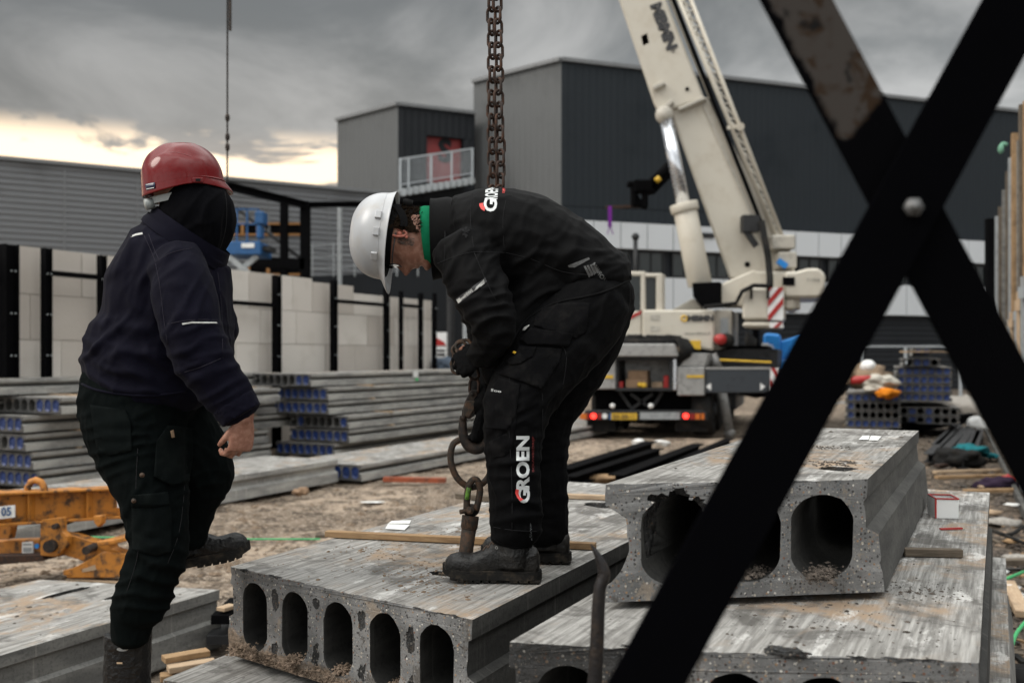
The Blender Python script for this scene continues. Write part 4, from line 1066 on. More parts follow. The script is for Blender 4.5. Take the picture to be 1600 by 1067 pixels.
# outrigger
ob = part('outrigger_beam', M['carrier'], car, [(quad(1103, 577, 1203, 614), dC-.1, .5)])
for x, s in ((1107, 1), (1192, -1)):
    mb = MB(); pp(mb, [(x-4*s, 604), (x+4*s, 598), (x+4*s, 610)], dC-.115, .01); mb.build('white_marker', M['white'], ob)
part('edge_strip', M['alu'], ob, [(quad(1103, 574, 1203, 577), dC-.11, .5)], 0)
q_ = part('warning_plate', M['white'], ob, [(quad(1203.5, 575, 1218, 618), dC-.12, .05)], 0)
mb = MB(); pp(mb, [(1204, 575), (1211, 575), (1218, 586), (1218, 596)], dC-.125, .01); pp(mb, [(1204, 591), (1218, 611), (1218, 618), (1215, 618), (1204, 602)], dC-.125, .01); mb.build('red_stripe', M['red'], q_)
mb = MB(); mb.cyl(P(1127, 610, dC+.8), P(1140, 676, dC+.8), .11, .10); mb.ball(P(1140, 676, dC+.8), .12); mb.build('outrigger_leg', M['alu'], car, True)
mb = MB(); mb.cyl(P(1113, 553, dC+.8), P(1122, 576, dC+.8), .10); mb.build('outrigger_strut', M['alu'], car, True)
part('deck', M['dark_steel'], car, [(quad(1060, 545, 1215, 577), dC+1.2, 5)])
part('side_skirt', M['carrier'], car, [(quad(1104, 616, 1150, 640), dC+4.5, 3)])
mb = MB(); mb.tube([P(1125, 562, dC+.3), P(1205, 566, dC+.3)], .02); mb.build('yellow_rail', M['yellow'], car)
# superstructure
dU = 21.5
part('turntable', M['black_steel'], car, [(quad(1010, 540, 1200, 556), dU, 2.5)])
cb = part('cab', M['cream'], car, [([(965, 424), (1008, 424), (1008, 431), (965, 431)], dU-.6, 1.6), (quad(965, 431, 969, 486), dU-.6, .15), (quad(1001, 428, 1008, 486), dU-.6, .12), (quad(1025, 430, 1035, 486), dU-.6, .4), (quad(1008, 427, 1035, 433), dU-.6, .5), ([(930, 486), (1002, 486), (1002, 527), (930, 527)], dU-.7, 1.8)])
part('window', M['glass_dark'], cb, [(quad(969, 431, 1001, 486), dU-.55, .05)], 0); part('window', M['glass_dark'], cb, [(quad(1008, 433, 1026, 484), dU-.5, .05)], 0)
part('red_trim', M['red'], cb, [([(975, 498), (1002, 485), (1002, 490), (975, 504)], dU-.72, .02)], 0)
en = part('engine_housing', M['cream'], car, [([(1003, 484), (1116, 484), (1116, 548), (1003, 530)], dU-.75, 2.2)], .04)
part('housing_side', M['cream_sh'], en, [([(1117, 484), (1143, 484), (1143, 540), (1117, 548)], dU-.5, 1.9)], .02)  # right face shade painted in with the darker cream
part('grille', M['galv'], en, [(quad(1126, 497, 1138, 524), dU-.53, .03)], 0)
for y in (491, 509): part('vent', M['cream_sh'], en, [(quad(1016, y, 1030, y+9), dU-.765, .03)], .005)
text_on('MBMN', P(1074, 502, dU-.77), (1, 0, 0), (0, 0, 1), 9.5*dU/F, M['text_dark'], en, .06, width=40*dU/F)
mb = MB(); c = P(1069, 497.5, dU-.76)
mb.tube([c+Vector((math.cos(t*math.pi/5), 0, math.sin(t*math.pi/5)))*4.2*dU/F for t in range(10)], .018, 6, closed=True); mb.build('emblem', M['yellow'], en)
text_on('www.mbmn.nl', P(1070, 523, dU-.76), (1, 0, 0), (0, 0, 1), 4.2*dU/F, M['text_dark'], en, .0, width=38*dU/F)
part('yellow_plate', M['yellow'], en, [([(1078, 532), (1095, 532), (1095, 546), (1078, 544)], dU-.79, .03)], .005)
mb = MB(); c = P(1127, 530, dU-1.0); mb.cyl(c, c+Vector((0, .3, 0)), .11); mb.build('fire_extinguisher_holder', M['red'], en, True); mb = MB(); c = P(1137, 532, dU-.9); mb.cyl(c, c+Vector((0, .5, 0)), .15); mb.build('hose_reel', M['rubber'], en, True)
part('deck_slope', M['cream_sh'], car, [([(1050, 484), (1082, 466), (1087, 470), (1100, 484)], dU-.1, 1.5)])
part('boom_foot', M['cream'], car, [([(1124, 447), (1130, 442), (1176, 422), (1188, 424), (1250, 424), (1250, 482), (1165, 482), (1150, 478), (1124, 478)], dU-.4, 1.1)], .04)
part('pivot_bracket', M['black_steel'], car, [([(1081, 442), (1126, 440), (1126, 476), (1095, 478), (1083, 464)], dU-.7, 1.3)])
cw = part('counterweight', M['cream'], car, [(quad(1160, 449, 1202, 500), dU-1.0, 1.6), (quad(1160, 503, 1222, 512), dU-1.0, 1.6), ([(1203, 449), (1225, 449), (1225, 500), (1203, 500)], dU-.96, 1.5)], .05)
mb = MB(); mb.prism([P(1200, 449, dU-1.04), P(1224, 449, dU-1.04), P(1224, 500, dU-1.04), P(1200, 500, dU-1.04)], Vector((0, .03, 0))); mb.prism([P(1203, 503.5, dU-1.04), P(1224, 503.5, dU-1.04), P(1224, 512, dU-1.04), P(1203, 512, dU-1.04)], Vector((0, .03, 0))); wp = mb.build('warning_panel', M['white'], cw)
mb = MB(); 
for pts in ([(1200, 470), (1217, 449), (1224, 449), (1224, 452), (1200, 480)], [(1200, 493), (1224, 464), (1224, 475), (1203, 500), (1200, 500)], [(1201, 449), (1207, 449), (1201, 457)], [(1208, 512), (1217, 503.6), (1223, 503.6), (1215, 512)]): pp(mb, pts, dU-1.06, .015)
mb.build('red_stripe', M['red'], wp)
for x in (1174, 1200): part('sling_band', M['black_steel'], cw, [(quad(x-2, 444, x+2, 467), dU-1.08, .05)], 0)
part('rear_counterweight', M['cream'], car, [([(1226, 424), (1244, 424), (1262, 419), (1280, 419), (1290, 429), (1290, 458), (1284, 465), (1226, 465)], dU-.6, 2.0), (quad(1226, 465, 1243, 484), dU-.5, 1.6)], .05)
part('recess', M['black_steel'], car, [(quad(1223, 433, 1242, 446), dU-.62, .03)], 0)
text_on('1 1 0 0', P(1262, 440, dU-.63), (1, 0, 0), (0, 0, 1), 5*dU/F, M['text_dark'], car, .02, width=18*dU/F)
mb = MB(); mb.tube([P(1190, 345, dU-.45), P(1200, 400, dU-.5), P(1203, 432, dU-.6), P(1203, 447, dU-1.05)], .07); mb.tube([P(1203, 447, dU-1.1), P(1178, 446, dU-1.1), P(1160, 455, dU-1.1), P(1150, 474, dU-.9), P(1100, 480, dU-.8)], .045); mb.build('hydraulic_hose', M['rubber'], car, True)
# boom
bo = part('boom', M['cream'], car, [([(1044, 166), (1108, 150), (1243, 424), (1218, 436), (1140, 436)], dU, .95), ], .05)
part('boom_section', M['cream'], bo, [([(940, -80), (1005, -92), (1095, 141), (1100, 154), (1030, 178), (1022, 164)], dU-.1, 1.15)], .04)
for cl_ in [([(1019, 134), (1037, 126), (1040, 132), (1022, 141)], dU-.25, 1.4), ([(1024, 174), (1050, 154), (1053, 160), (1028, 182)], dU-.25, 1.4), ([(1000, 56), (1012, 50), (1016, 68), (1004, 74)], dU-.1, 1.2), ([(1058, 168), (1100, 150), (1103, 155), (1062, 173)], dU-.22, 1.3)]: part('collar', M['cream_sh'], bo, [cl_], .02)
part('cable_slot', M['black_steel'], bo, [([(1012, -92), (1020, -92), (1196, 356), (1190, 358)], dU-.12, .3)], 0)
part('side_rib', M['cream_sh'], bo, [([(1095, 158), (1098, 157), (1195, 380), (1192, 381)], dU-.03, .03)], .0)
def bline(x, y): return Vector((x, y))
u_ = Vector((1243-1108, 424-150)).normalized()
# lettering along the boom
ox, oy = 1010, -2
Bx = Vector((u_.x, 0, -u_.y)).normalized(); By = Vector((u_.y, 0, u_.x)).normalized()
text_on('MBMN', P(1015, 9, dU-.11), P(1041, 78, dU-.11)-P(1015, 9, dU-.11), P(1034, 2, dU-.11)-P(1015, 9, dU-.11), 19*dU/F, M['text_dark'], bo, .07, width=76*dU/F)
mb = MB(); mb.tube([P(1052, 79, dU-.12)+Vector((math.cos(t*math.pi/4), 0, math.sin(t*math.pi/4)))*.035 for t in range(8)], .008, 5, closed=True); mb.build('small_mark', M['text_dark'], bo)
mb = MB(); c = P(1168, 413, dU-.02); mb.cyl(c, c+Vector((0, .04, 0)), .06); c = P(1074, 139, dU-.13); mb.cyl(c, c+Vector((0, .04, 0)), .04); mb.build('pin_hole', M['black_steel'], bo)
# lattice jib folded along the boom
jb = thing('lattice_jib', 'cream lattice jib folded along the right edge of the crane boom', 'jib', P(1200, 400, dU))
A0, A1 = P(1022, -95, dU-.1), P(1214, 372, dU-.1); B0_, B1_ = P(1043, -95, dU-.1), P(1232, 395, dU-.1)
for (a_, b_) in ((A0, A1), (B0_, B1_), (A0+Vector((0, .6, 0)), A1+Vector((0, .6, 0))), (B0_+Vector((0, .6, 0)), B1_+Vector((0, .6, 0)))): mb = MB(); mb.cyl(a_, b_, .045); mb.build('chord', M['cream'], jb, True)
mb = MB()
for k in range(20):
    t = k/20; t2 = (k+.5)/20; t3 = (k+1)/20
    mb.cyl(A0.lerp(A1, t), B0_.lerp(B1_, t2), .022, n=8); mb.cyl(B0_.lerp(B1_, t2), A0.lerp(A1, t3), .022, n=8)
    mb.cyl(B0_.lerp(B1_, t2), B0_.lerp(B1_, t2)+Vector((0, .6, 0)), .02, n=6)
mb.build('lacing', M['cream_sh'], jb, True)
mb = MB(); mb.cyl(P(1157, 198, dU-.3), P(1157, 198, dU+.1), .085); mb.beam(P(1136, 200, dU-.1), P(1160, 197, dU-.1), .06, .08); mb.build('sheave_bracket', M['cream'], jb)
mb = MB(); mb.box(P(1172, 350, dU-.25), (.35, .3, .35)); mb.beam(P(1165, 360, dU-.3), P(1182, 385, dU-.3), .1, .12); mb.build('winch', M['dark_steel'], jb)
mb = MB(); mb.box(P(1220, 380, dU-.15), (.5, .5, .3)); mb.box(P(1226, 408, dU-.15), (.4, .5, .35)); mb.build('jib_foot', M['cream_sh'], jb, bevel=.03)
mb = MB(); mb.box(P(1222, 412, dU-.4), (.22, .1, .12), M=Matrix.Rotation(R(35), 3, 'Y')); mb.build('blue_block', M['cyan_blue'], jb)
# luffing cylinder
cy = thing('luffing_cylinder', 'cream luffing cylinder with bright rod left of the crane boom', 'cylinder', P(1095, 440, dU))
mb = MB(); mb.cyl(P(1094, 446, dU-.2), P(1070, 326, dU-.2), .26, .25, n=24); mb.cyl(P(1071, 331, dU-.2), P(1068, 318, dU-.2), .30, .30, n=24); mb.build('barrel', M['cream'], cy, True, bevel=.01)
mb = MB(); mb.cyl(P(1068, 320, dU-.2), P(1041, 186, dU-.2), .145, .145, n=20); mb.build('rod', M['chrome'], cy, True)
mb = MB(); mb.ball(P(1038, 180, dU-.2), .2); mb.build('rod_end', M['cream_sh'], cy, True)
# black loader fork and purple strap left of the cylinder
lo = thing('grab_arm', 'black articulated grab arm reaching in from behind the crane boom', 'arm', P(1030, 280, 24))
mb = MB(); d_ = 24
mb.cyl(P(1050, 258, d_), P(1016, 290, d_), .16, .13); mb.cyl(P(1046, 272, d_), P(1018, 300, d_), .09); mb.build('boom', M['black_steel'], lo, True)
mb = MB(); mb.box(P(1004, 292, d_), (.45, .4, .3)); mb.box(P(990, 306, d_), (.14, .3, .55)); mb.box(P(1008, 312, d_), (.12, .3, .45)); mb.box(P(1000, 318, d_), (.35, .25, .2)); mb.box(P(996, 288, d_), (.5, .3, .12)); mb.box(P(1012, 300, d_), (.3, .4, .1)); mb.cyl(P(986, 290, d_), P(1000, 318, d_), .05); mb.build('grab_head', M['black_steel'], lo, bevel=.03)
mb = MB(); mb.cyl(P(1025, 283, d_-.2), P(1031, 278, d_-.2), .07); mb.build('yellow_joint', M['yellow'], lo, True)
o = batten('rusty bar held level by the black grab arm', P(946, 324, d_), P(1006, 322, d_), .07, .07, mat='timber', cat='bar', name='steel_bar'); o.data.materials[0] = M['rust']
mb = MB(); mb.beam(P(953, 322, d_-.05), P(953, 355, d_-.05), .09, .03); mb.beam(P(953, 352, d_-.05), P(949, 366, d_-.05), .03, .02); mb.beam(P(953, 352, d_-.05), P(958, 366, d_-.05), .03, .02); o = mb.build('webbing_sling', M['purple'], None); tag(o, 'purple webbing sling hanging from the rusty bar', 'sling', None, 'thing')
mb = MB(); mb.tube([P(880, 322, 30), P(1100, 331, 30), P(1200, 328, 30)], .012, 5); tag(mb.build('cable', M['black_steel'], None), 'thin black cable strung across the hall front', 'cable', None, 'thing')
# blue lift behind the crane
bl = thing('boom_lift', 'bright blue boom lift parked behind the outrigger of the crane', 'lift', xy(1215, 25)); d_ = 24.5
part('engine_cover', M['cyan_blue'], bl, [([(1193, 524), (1196, 520), (1219, 522), (1219, 561), (1192, 561)], d_, .9)], .05)
part('arm', M['cyan_blue'], bl, [([(1219, 533), (1250, 524), (1320, 545), (1320, 575), (1219, 562)], d_+.2, .5)], .03)
part('chassis', M['cyan_blue'], bl, [([(1178, 566), (1220, 562), (1320, 566), (1320, 580), (1178, 576)], d_, 1.4)], .03)
mb = MB()
for x in (1182, 1196, 1300): c = P(x, 598, d_); mb.cyl(c, c+Vector((0, .3, 0)), .38); c = c+Vector((0, 1.1, 0)); mb.cyl(c, c+Vector((0, .3, 0)), .38)
mb.build('wheels', M['rubber'], bl, True)
mb = MB(); mb.box(P(1196, 541, d_-.03), (.16, .03, .16)); mb.build('label_plate', M['white'], bl); text_on('BL', P(1202, 544, d_-.02), (1, 0, 0), (0, 0, 1), 6*d_/F, M['white'], bl, .03)
part('dark_body', M['black_steel'], bl, [(quad(1176, 511, 1186, 566), d_-.5, .4), (quad(1186, 540, 1193, 566), d_-.3, .4)], .02)
mb = MB()
for k in range(5): mb.tube([P(1168+k*3, 518+k*3, d_-.6), P(1166+k*3, 545, d_-.7), P(1170+k*2, 570, d_-.6)], .05)
mb.build('hose_bundle', M['rubber'], bl, True)
# far blue crate left of the crane
pbx('blue_crate', 'blue and white crate far behind, just right of the bent worker', 'crate', 'cyan_blue', quad(905, 572, 916, 596), 26, 1.0)

# ================================================================ RIGHT SIDE OF THE YARD
# row of stored wall panels along the right edge
grp = 'upright panels leaning in a row at the right edge'
rr = random.Random(3)
for k in range(9):
    t = k/8; d_ = 27-15*t
    px = 1556+44*t**1.15+rr.uniform(-2, 2); top = 335-t*175-(30 if k in (5, 7) else 0)+rr.uniform(-14, 14)
    p = P(px, top, d_); x0 = p.x; w_ = .9+.2*rr.random()
    mb = MB(); ztp = p.z; zb_ = 1.9+.5*t
    for j in range(4): mb.box((x0+.02+j*.28+.12, d_+.1*j, (zb_+ztp)/2-.05*j*rr.random()), (.26, .06, ztp-zb_-.1*rr.random()))
    th_ = thing('wall_panel', ['far pale panel in the row at the right edge', 'second farthest panel of the row, grey', 'third farthest panel of the row at the right edge', 'fourth farthest panel of the row, brownish', 'middle panel of the row at the right edge', 'tall panel of the row with the green cloth on it', 'fourth nearest panel of the row at the right edge', 'tallest panel of the row, third from the camera', 'nearest tall panel at the right edge of the picture'][k], 'panel', (x0, d_, 0), 0, grp)
    mb.build('board', M[('galv', 'timber_dark', 'cside', 'timber_dark', 'galv', 'timber', 'cside', 'timber_dark', 'timber')[k]], th_)
    mb = MB(); mb.beam((x0+.05, d_+.03, 0), (x0+.05, d_+.03, zb_+.2), .09, .09); mb.beam((x0+.95, d_+.2, 0), (x0+.95, d_+.2, zb_+.2), .09, .09); mb.beam((x0-.05, d_-.05, zb_), (x0+1.2, d_+.3, zb_), .1, .14); mb.build('trestle', M[('galv', 'timber_pale')[k % 2]], th_)
mb = MB(); mb.ball(P(1569, 226, 15.5), .05, 10, 6, sc=(1.3, .8, .8)); mb.ball(P(1564, 233, 15.4), .06, 8, 5, sc=(.8, .8, 1.3)); tag(mb.build('green_cloth', fabric('pale_green', (.16, .32, .23)), None, True), 'pale green cloth hooked over a panel top at the right edge', 'cloth', None, 'thing')
p = P(1547, 342, 30); mb = MB(); mb.beam((p.x, 30, 0), p, .22, .22); tag(mb.build('steel_post', M['black_steel'], None), 'slim black post before the white band at the far right', 'post', None, 'thing')
dark = thing('scaffold_bay', 'dark scaffold bay under the panels at the right edge', 'scaffold', xy(1600, 14))
for k, d_ in enumerate((11.5, 14, 17, 20.5)):
    p = P(1578+(k*-6), 0, d_); mb = MB(); mb.cyl((p.x+.25, d_, 0), (p.x+.25, d_, 2.3), .04); mb.build('standard', M['rust'] if k % 2 else M['galv'], dark)
pa, pb_ = P(1578, 0, 11.5), P(1560, 0, 20.5)
for z in (1.2, 1.9): mb = MB(); mb.cyl((pa.x+.25, 11.5, z), (pb_.x+.25, 20.5, z), .035); mb.build('ledger', M['galv'], dark)
mb = MB(); mb.prism([(pa.x+1.3, 11, 0), (pb_.x+1.6, 21, 0), (pb_.x+1.6, 21, 2.6), (pa.x+1.3, 11, 2.6)], (.05, 0, 0)); mb.build('sheeting', M['black_steel'], dark)
# long timber/steel edge running to the vanishing point at the far right
def gp(px, py, z=0): return G(px, py, z)
o = batten('long pale edging rail running away at the right edge', gp(1650, 900), gp(1530, 650), .06, .12, mat='cside_mid', cat='rail', name='edging_rail')
mb = MB()
# bundles of dark steel sections behind the broken slab on the right
grp = 'dark steel sections lying behind the broken slab'
secs = [((1450, 716), (1500, 668)), ((1468, 718), (1510, 672)), ((1487, 722), (1518, 674)), ((1505, 724), (1527, 678)), ((1462, 700), (1496, 664)), ((1520, 712), (1532, 676))]
for i, (a_, b_) in enumerate(secs):
    pa, pb_ = gp(*a_, .08), gp(*b_, .08); mb = MB(); mb.ibeam(pa, pb_, .13, .14, .012)
    tag(mb.build('steel_section', M['dark_steel'] if i % 2 else M['dark_steel'], None), ['leftmost steel section behind the broken slab', 'second steel section from the left behind the broken slab', 'third steel section behind the broken slab', 'fourth steel section, under the teal sheet', 'steel section lying behind the two leftmost ones', 'rightmost steel section beside the pale rail'][i], 'steel beam', grp, 'thing')
def heap(name, label, cat, c, size, mat, seed, sub=3, amp=.5, flat=True):
    me = rock((0, 0, 0), size, seed, sub=sub, amp=amp); me.materials.append(M[mat] if isinstance(mat, str) else mat)
    for p in me.polygons: p.use_smooth = True
    me.name = name; o = bpy.data.objects.new(name, me); COL.objects.link(o); o.location = c; tag(o, label, cat, None, 'thing'); return o
heap('teal_sheet', 'crumpled teal sheet over the steel sections on the right', 'sheet', gp(1518, 702, .15), (.22, .3, .07), 'teal', 4)
heap('teal_rope', 'second teal scrap lower right of the crumpled teal sheet', 'sheet', gp(1548, 712, .05), (.12, .14, .04), 'teal', 7)
heap('black_bag', 'black bag beside the crumpled teal sheet', 'bag', gp(1500, 716, .12), (.35, .3, .16), 'rubber', 9)
heap('dark_cloth', 'dark purple cloth dropped on the planks at the right', 'cloth', gp(1560, 756, .05), (.28, .16, .08), fabric('dark_purple', (.03, .02, .035)), 12)
heap('red_cloth', 'small red cloth next to the dark purple cloth', 'cloth', gp(1575, 748, .06), (.1, .07, .05), 'red', 15)
cw_ = fabric('pale_sacking', (.50, .47, .41), .1, .4, (.25, .22, .18)); co_ = fabric('orange_cloth', (.62, .2, .02))
zt_ = .2+.175*3+.165
def hp(px, py, dz=0): return P(px, py, dR-.1+dz)
heap('canvas_bag', 'pale canvas bag slumped on the low slab stack', 'bag', hp(1372, 596), (.36, .3, .14), cw_, 21)
heap('canvas_bag', 'second pale bag hanging over the front of the low slab stack', 'bag', hp(1366, 606), (.22, .3, .10), cw_, 24)
heap('brown_sack', 'brown sack behind the pale bags on the low slab stack', 'sack', hp(1352, 588, .5), (.5, .4, .25), fabric('brown_sacking', (.27, .2, .14)), 27)
heap('orange_jacket', 'orange jacket lying on the front of the low slab stack', 'jacket', hp(1384, 614, -.3), (.2, .2, .1), co_, 30)
heap('white_helmet', 'white helmet on top of the sacks of the low slab stack', 'helmet', hp(1356, 572, .3), (.16, .18, .13), 'white', 33, amp=.05)
mb = MB(); mb.cyl(hp(1330, 594), hp(1368, 592), .08); tag(mb.build('striped_tube', M['red'], None, True), 'red tube lying left of the pale bags', 'tube', None, 'thing')
heap('sand_heap', 'grey rubble heap beyond the tall right-hand stack', 'heap', gp(1518, 640, .1), (1.1, 1.0, .42), 'rubble', 36)
heap('white_sack', 'white sack at the foot of the rubble heap', 'sack', gp(1526, 664, .1), (.2, .3, .18), 'paper', 39, amp=.3)
# long dark steel on the ground behind the slab stacks and the crossing planks
for i, (x0, y0, x1, y1, z, w_, m_) in enumerate([(1400, 672, 1500, 640, .1, .16, 'black_steel'), (1415, 668, 1520, 652, .2, .2, 'black_steel'), (1380, 678, 1470, 652, .05, .12, 'dark_steel')]):
    mb = MB(); mb.ibeam(gp(x0, y0, z), gp(x1, y1, z), w_, w_, .015); tag(mb.build('steel_section', M[m_], None), ['black steel section before the tall right-hand stack', 'thick black steel section before the tall right-hand stack', 'thin steel section left of the tall right-hand stack'][i], 'steel beam', 'dark steel sections before the right-hand stacks', 'thing')
for i, (x0, y0, x1, y1, m_) in enumerate([(1460, 740, 1562, 737, 'timber_pale'), (1463, 748, 1585, 745, 'timber'), (1508, 770, 1590, 768, 'timber'), (1530, 883, 1620, 880, 'timber_dark'), (1463, 730, 1500, 726, 'rust'), (1575, 915, 1600, 965, 'timber_pale'), (1545, 992, 1572, 990, 'timber')]):
    bat_px(['pale plank farthest back across the right-hand strip', 'orange-brown plank just before the farthest pale plank', 'brown plank across the strip beside the cardboard box', 'dark plank across the strip level with the broken slab', 'reddish plank end beside the steel sections', 'pale plank end pointing at the camera at the right edge', 'short offcut lying low at the right edge'][i], x0, y0, x1, y1, .02, .09, .04, mat=m_)
# litter on the right strip
grp = 'scraps littering the strip at the right'
for i, (px, py, s, m_) in enumerate([(1508, 716, .1, 'paper'), (1558, 920, .11, 'paper'), (1572, 930, .09, 'paper'), (1560, 893, .05, 'paper'), (1548, 800, .08, 'timber_pale'), (1582, 788, .05, 'paper'), (1567, 815, .12, 'rubble'), (1585, 845, .06, 'timber'), (1562, 1025, .03, 'orange'), (1540, 760, .06, 'timber_pale'), (1590, 870, .07, 'rubble'), (1520, 690, .07, 'timber')]):
    heap('scrap', ['white scrap beside the steel sections', 'large white paper scrap at the right edge', 'smaller white paper scrap beside the large one', 'round white scrap above the large paper', 'pale wood chip on the far part of the right strip', 'white scrap close to the dark purple cloth', 'flat grey rubble piece on the right strip', 'small brown wood chip at the right edge', 'tiny orange scrap low at the right edge', 'pale wood chip beside the middle plank', 'grey rubble piece above the dark plank', 'brown wood chip near the black bag'][i], 'scrap', gp(px, py, .03), (s*1.6, s, s*.3), m_, 50+i, sub=2)
mb = MB(); mb.tube([gp(1600, 893, .03), gp(1570, 905, .03), gp(1530, 912, .02), gp(1512, 908, .02)], .012, 6); tag(mb.build('cable', M['green'], None, True), 'green cable on the ground beside the wide slab', 'cable', None, 'thing')
mb = MB(); mb.tube([tuple(q) for q in crom([tuple(gp(x, y, .03)) for x, y in ((1560, 1045), (1577, 1020), (1588, 990), (1608, 965))], 5)], .012, 6); tag(mb.build('cable', M['green'], None, True), 'green cable loop in the lower right corner', 'cable', None, 'thing')
mb = MB(); mb.tube([tuple(q) for q in crom([tuple(gp(x, y, .06)) for x, y in ((1510, 838), (1545, 828), (1575, 836), (1600, 822))], 5)], .018, 6); mb.tube([gp(1560, 832, .06), gp(1600, 848, .05)], .015, 6); tag(mb.build('cable', M['rubber'], None, True), 'black cable crossing the right-hand strip', 'cable', None, 'thing')
heap('black_crate', 'black plastic bag in the lower right corner', 'bag', gp(1590, 1068, .05), (.16, .14, .08), 'rubber', 81)
# strip rubble
r5 = random.Random(12); pts = []
for _ in range(2600):
    px = r5.uniform(1440, 1640); py = r5.uniform(680, 1090); g = gp(px, py, .0); h = .05*noise.noise(g*.6)+.028*noise.noise(g*2.3)-.03; pts.append((g.x, g.y, h+.005))
crumbs('strip_debris', 'grey and brown rubble littering the strip at the right', pts, 44, M['rubble_br'], .006, .022, .5)
pts = []
for _ in range(2600):
    px = r5.uniform(-20, 1100); py = r5.uniform(700, 900); g = gp(px, py, .0); h = .05*noise.noise(g*.6)+.028*noise.noise(g*2.3)-.03; pts.append((g.x, g.y, h+.004))
crumbs('ground_clods', 'small clods of earth on the sandy yard', pts, 45, M['crumb'], .008, .03, .5)

r6 = random.Random(77); mbw = MB()
for _ in range(420):
    px = r6.uniform(1290, 1630); py = r6.uniform(672, 1080) if r6.random() < .6 else r6.uniform(655, 760); g = gp(px, py, .0); h = .05*noise.noise(g*.6)+.028*noise.noise(g*2.3)-.03
    a = r6.uniform(0, math.pi); L_ = r6.uniform(.04, .28); d2 = Vector((math.cos(a), math.sin(a), r6.uniform(-.08, .12)))*L_; c = Vector((g.x, g.y, h+.02)); mbw.beam(c-d2/2, c+d2/2, r6.uniform(.01, .05), r6.uniform(.006, .02), m=r6.choice((0, 0, 1, 2, 3)))
tag(mbw.build('splinters', [M['timber_dark'], M['timber'], M['rubber'], M['cside_mid']], None), 'splinters, laths and dark scraps littering the muddy strip at the right', 'debris', None, 'stuff')
pts = []
for _ in range(900):
    px = r6.uniform(1290, 1640); py = r6.uniform(660, 1000); g = gp(px, py, .0); h = .05*noise.noise(g*.6)+.028*noise.noise(g*2.3)-.03; pts.append((g.x, g.y, h+.012))
crumbs('dark_rubble', 'larger dark lumps of rubble on the muddy strip at the right', pts, 46, M['crumb_d'], .02, .06, .6)
# ================================================================ MIDDLE YARD
# dark steel profiles between worker and crane
grp = 'black steel profiles lying on the sand before the crane'
for i, (a_, b_, w_) in enumerate([((880, 742), (1018, 697), .22), ((890, 752), (1030, 706), .16), ((962, 752), (1092, 700), .2), ((1000, 756), (1140, 690), .16)]):
    pa, pb_ = gp(*a_, .1), gp(*b_, .1); mb = MB(); mb.ibeam(pa, pb_, w_, w_*.8, .015)
    tag(mb.build('steel_profile', M['black_steel'], None), ['long black steel profile nearest the bent worker', 'black steel profile just under the longest one', 'black steel profile with a rounded far end', 'rightmost black steel profile behind the broken slab'][i], 'steel beam', grp, 'thing')
heap('red_offcut', 'reddish timber lump under the black steel profiles', 'offcut', gp(935, 748, .04), (.3, .12, .05), 'timber', 91)
heap('white_scrap', 'white scrap on the sand behind the steel profiles', 'scrap', gp(998, 691, .04), (.12, .08, .06), 'paper', 92)
heap('white_scrap', 'flat white and red scrap right of the other white scrap', 'scrap', gp(1035, 692, .04), (.16, .08, .05), 'paper', 93)
bat_px('red-brown board on the sand in front of the two blue plugs', 600, 752, 696, 754, .02, .11, .06, mat='red_board')
heap('paper_scrap', 'white paper on the sand between the two workers', 'paper', gp(583, 784, .012), (.13, .05, .003), 'paper', 94)
heap('brick_piece', 'pinkish brick piece before the thick slab', 'brick', gp(470, 768, .05), (.09, .06, .05), 'cardboard', 95)
bat_px('reddish batten end at the left rim of the five-core slab', 493, 840, 512, 840, .03, .05, .03, mat='timber_dark')
mb = MB(); mb.tube([gp(100, 838, .06), gp(320, 842, .05), gp(500, 842, .06)], .008, 5); tag(mb.build('string_line', M['green'], None), 'thin green string line along the sand behind the workers', 'string', None, 'thing')
# banner
mb = MB(); d_ = 24.5; pp(mb, quad(681, 519, 697, 576), d_, .08); bn = thing('banner', 'tall white and red banner past the end of the block wall', 'banner', xy(689, d_)); mb.build('panel', M['white'], bn)
mb = MB(); pp(mb, [(681, 527), (693, 534), (697, 540), (681, 540)], d_-.02, .015); pp(mb, quad(681, 564, 697, 576), d_-.02, .015); mb.build('red_field', M['red'], bn)
text_on('HHH', P(683, 558, d_-.03), (1, 0, 0), (0, 0, 1), 12*d_/F, M['text_dark'], bn, .03, width=12*d_/F) if False else None
mb = MB(); pp(mb, quad(683, 546, 695, 549), d_-.02, .015); pp(mb, quad(683, 552, 695, 556), d_-.02, .015); mb.build('dark_lines', M['text_dark'], bn)
heap('grey_tarp', 'blue-grey tarpaulin heap beside the banner', 'tarpaulin', P(702, 572, 23), (.35, .3, .2), fabric('tarp', (.08, .1, .13)), 97)
for i, x in enumerate((704, 727, 742)):
    d_ = 26; mb = MB(); p = P(x, 440, d_); mb.cyl((p.x, d_, 0), p, .07 if i else .1); tag(mb.build('scaffold_pole', M['galv'] if i else M['dark_steel'], None), ['dark pole right of the banner', 'grey pole left of the bent worker\'s arm', 'grey pole right behind the bent worker\'s glove'][i], 'pole', 'poles standing past the end of the block wall', 'thing')
mb = MB(); p0 = xy(676, 30); p1 = xy(800, 33); mb.prism([p0, p1, p1+Vector((0, 0, 4.1)), p0+Vector((0, 0, 4.1))], Vector((0, .3, 0))); tag(mb.build('dark_hoarding', M['cladding_bl'], None), 'dark hoarding behind the poles and the banner', 'hoarding', None, 'thing')
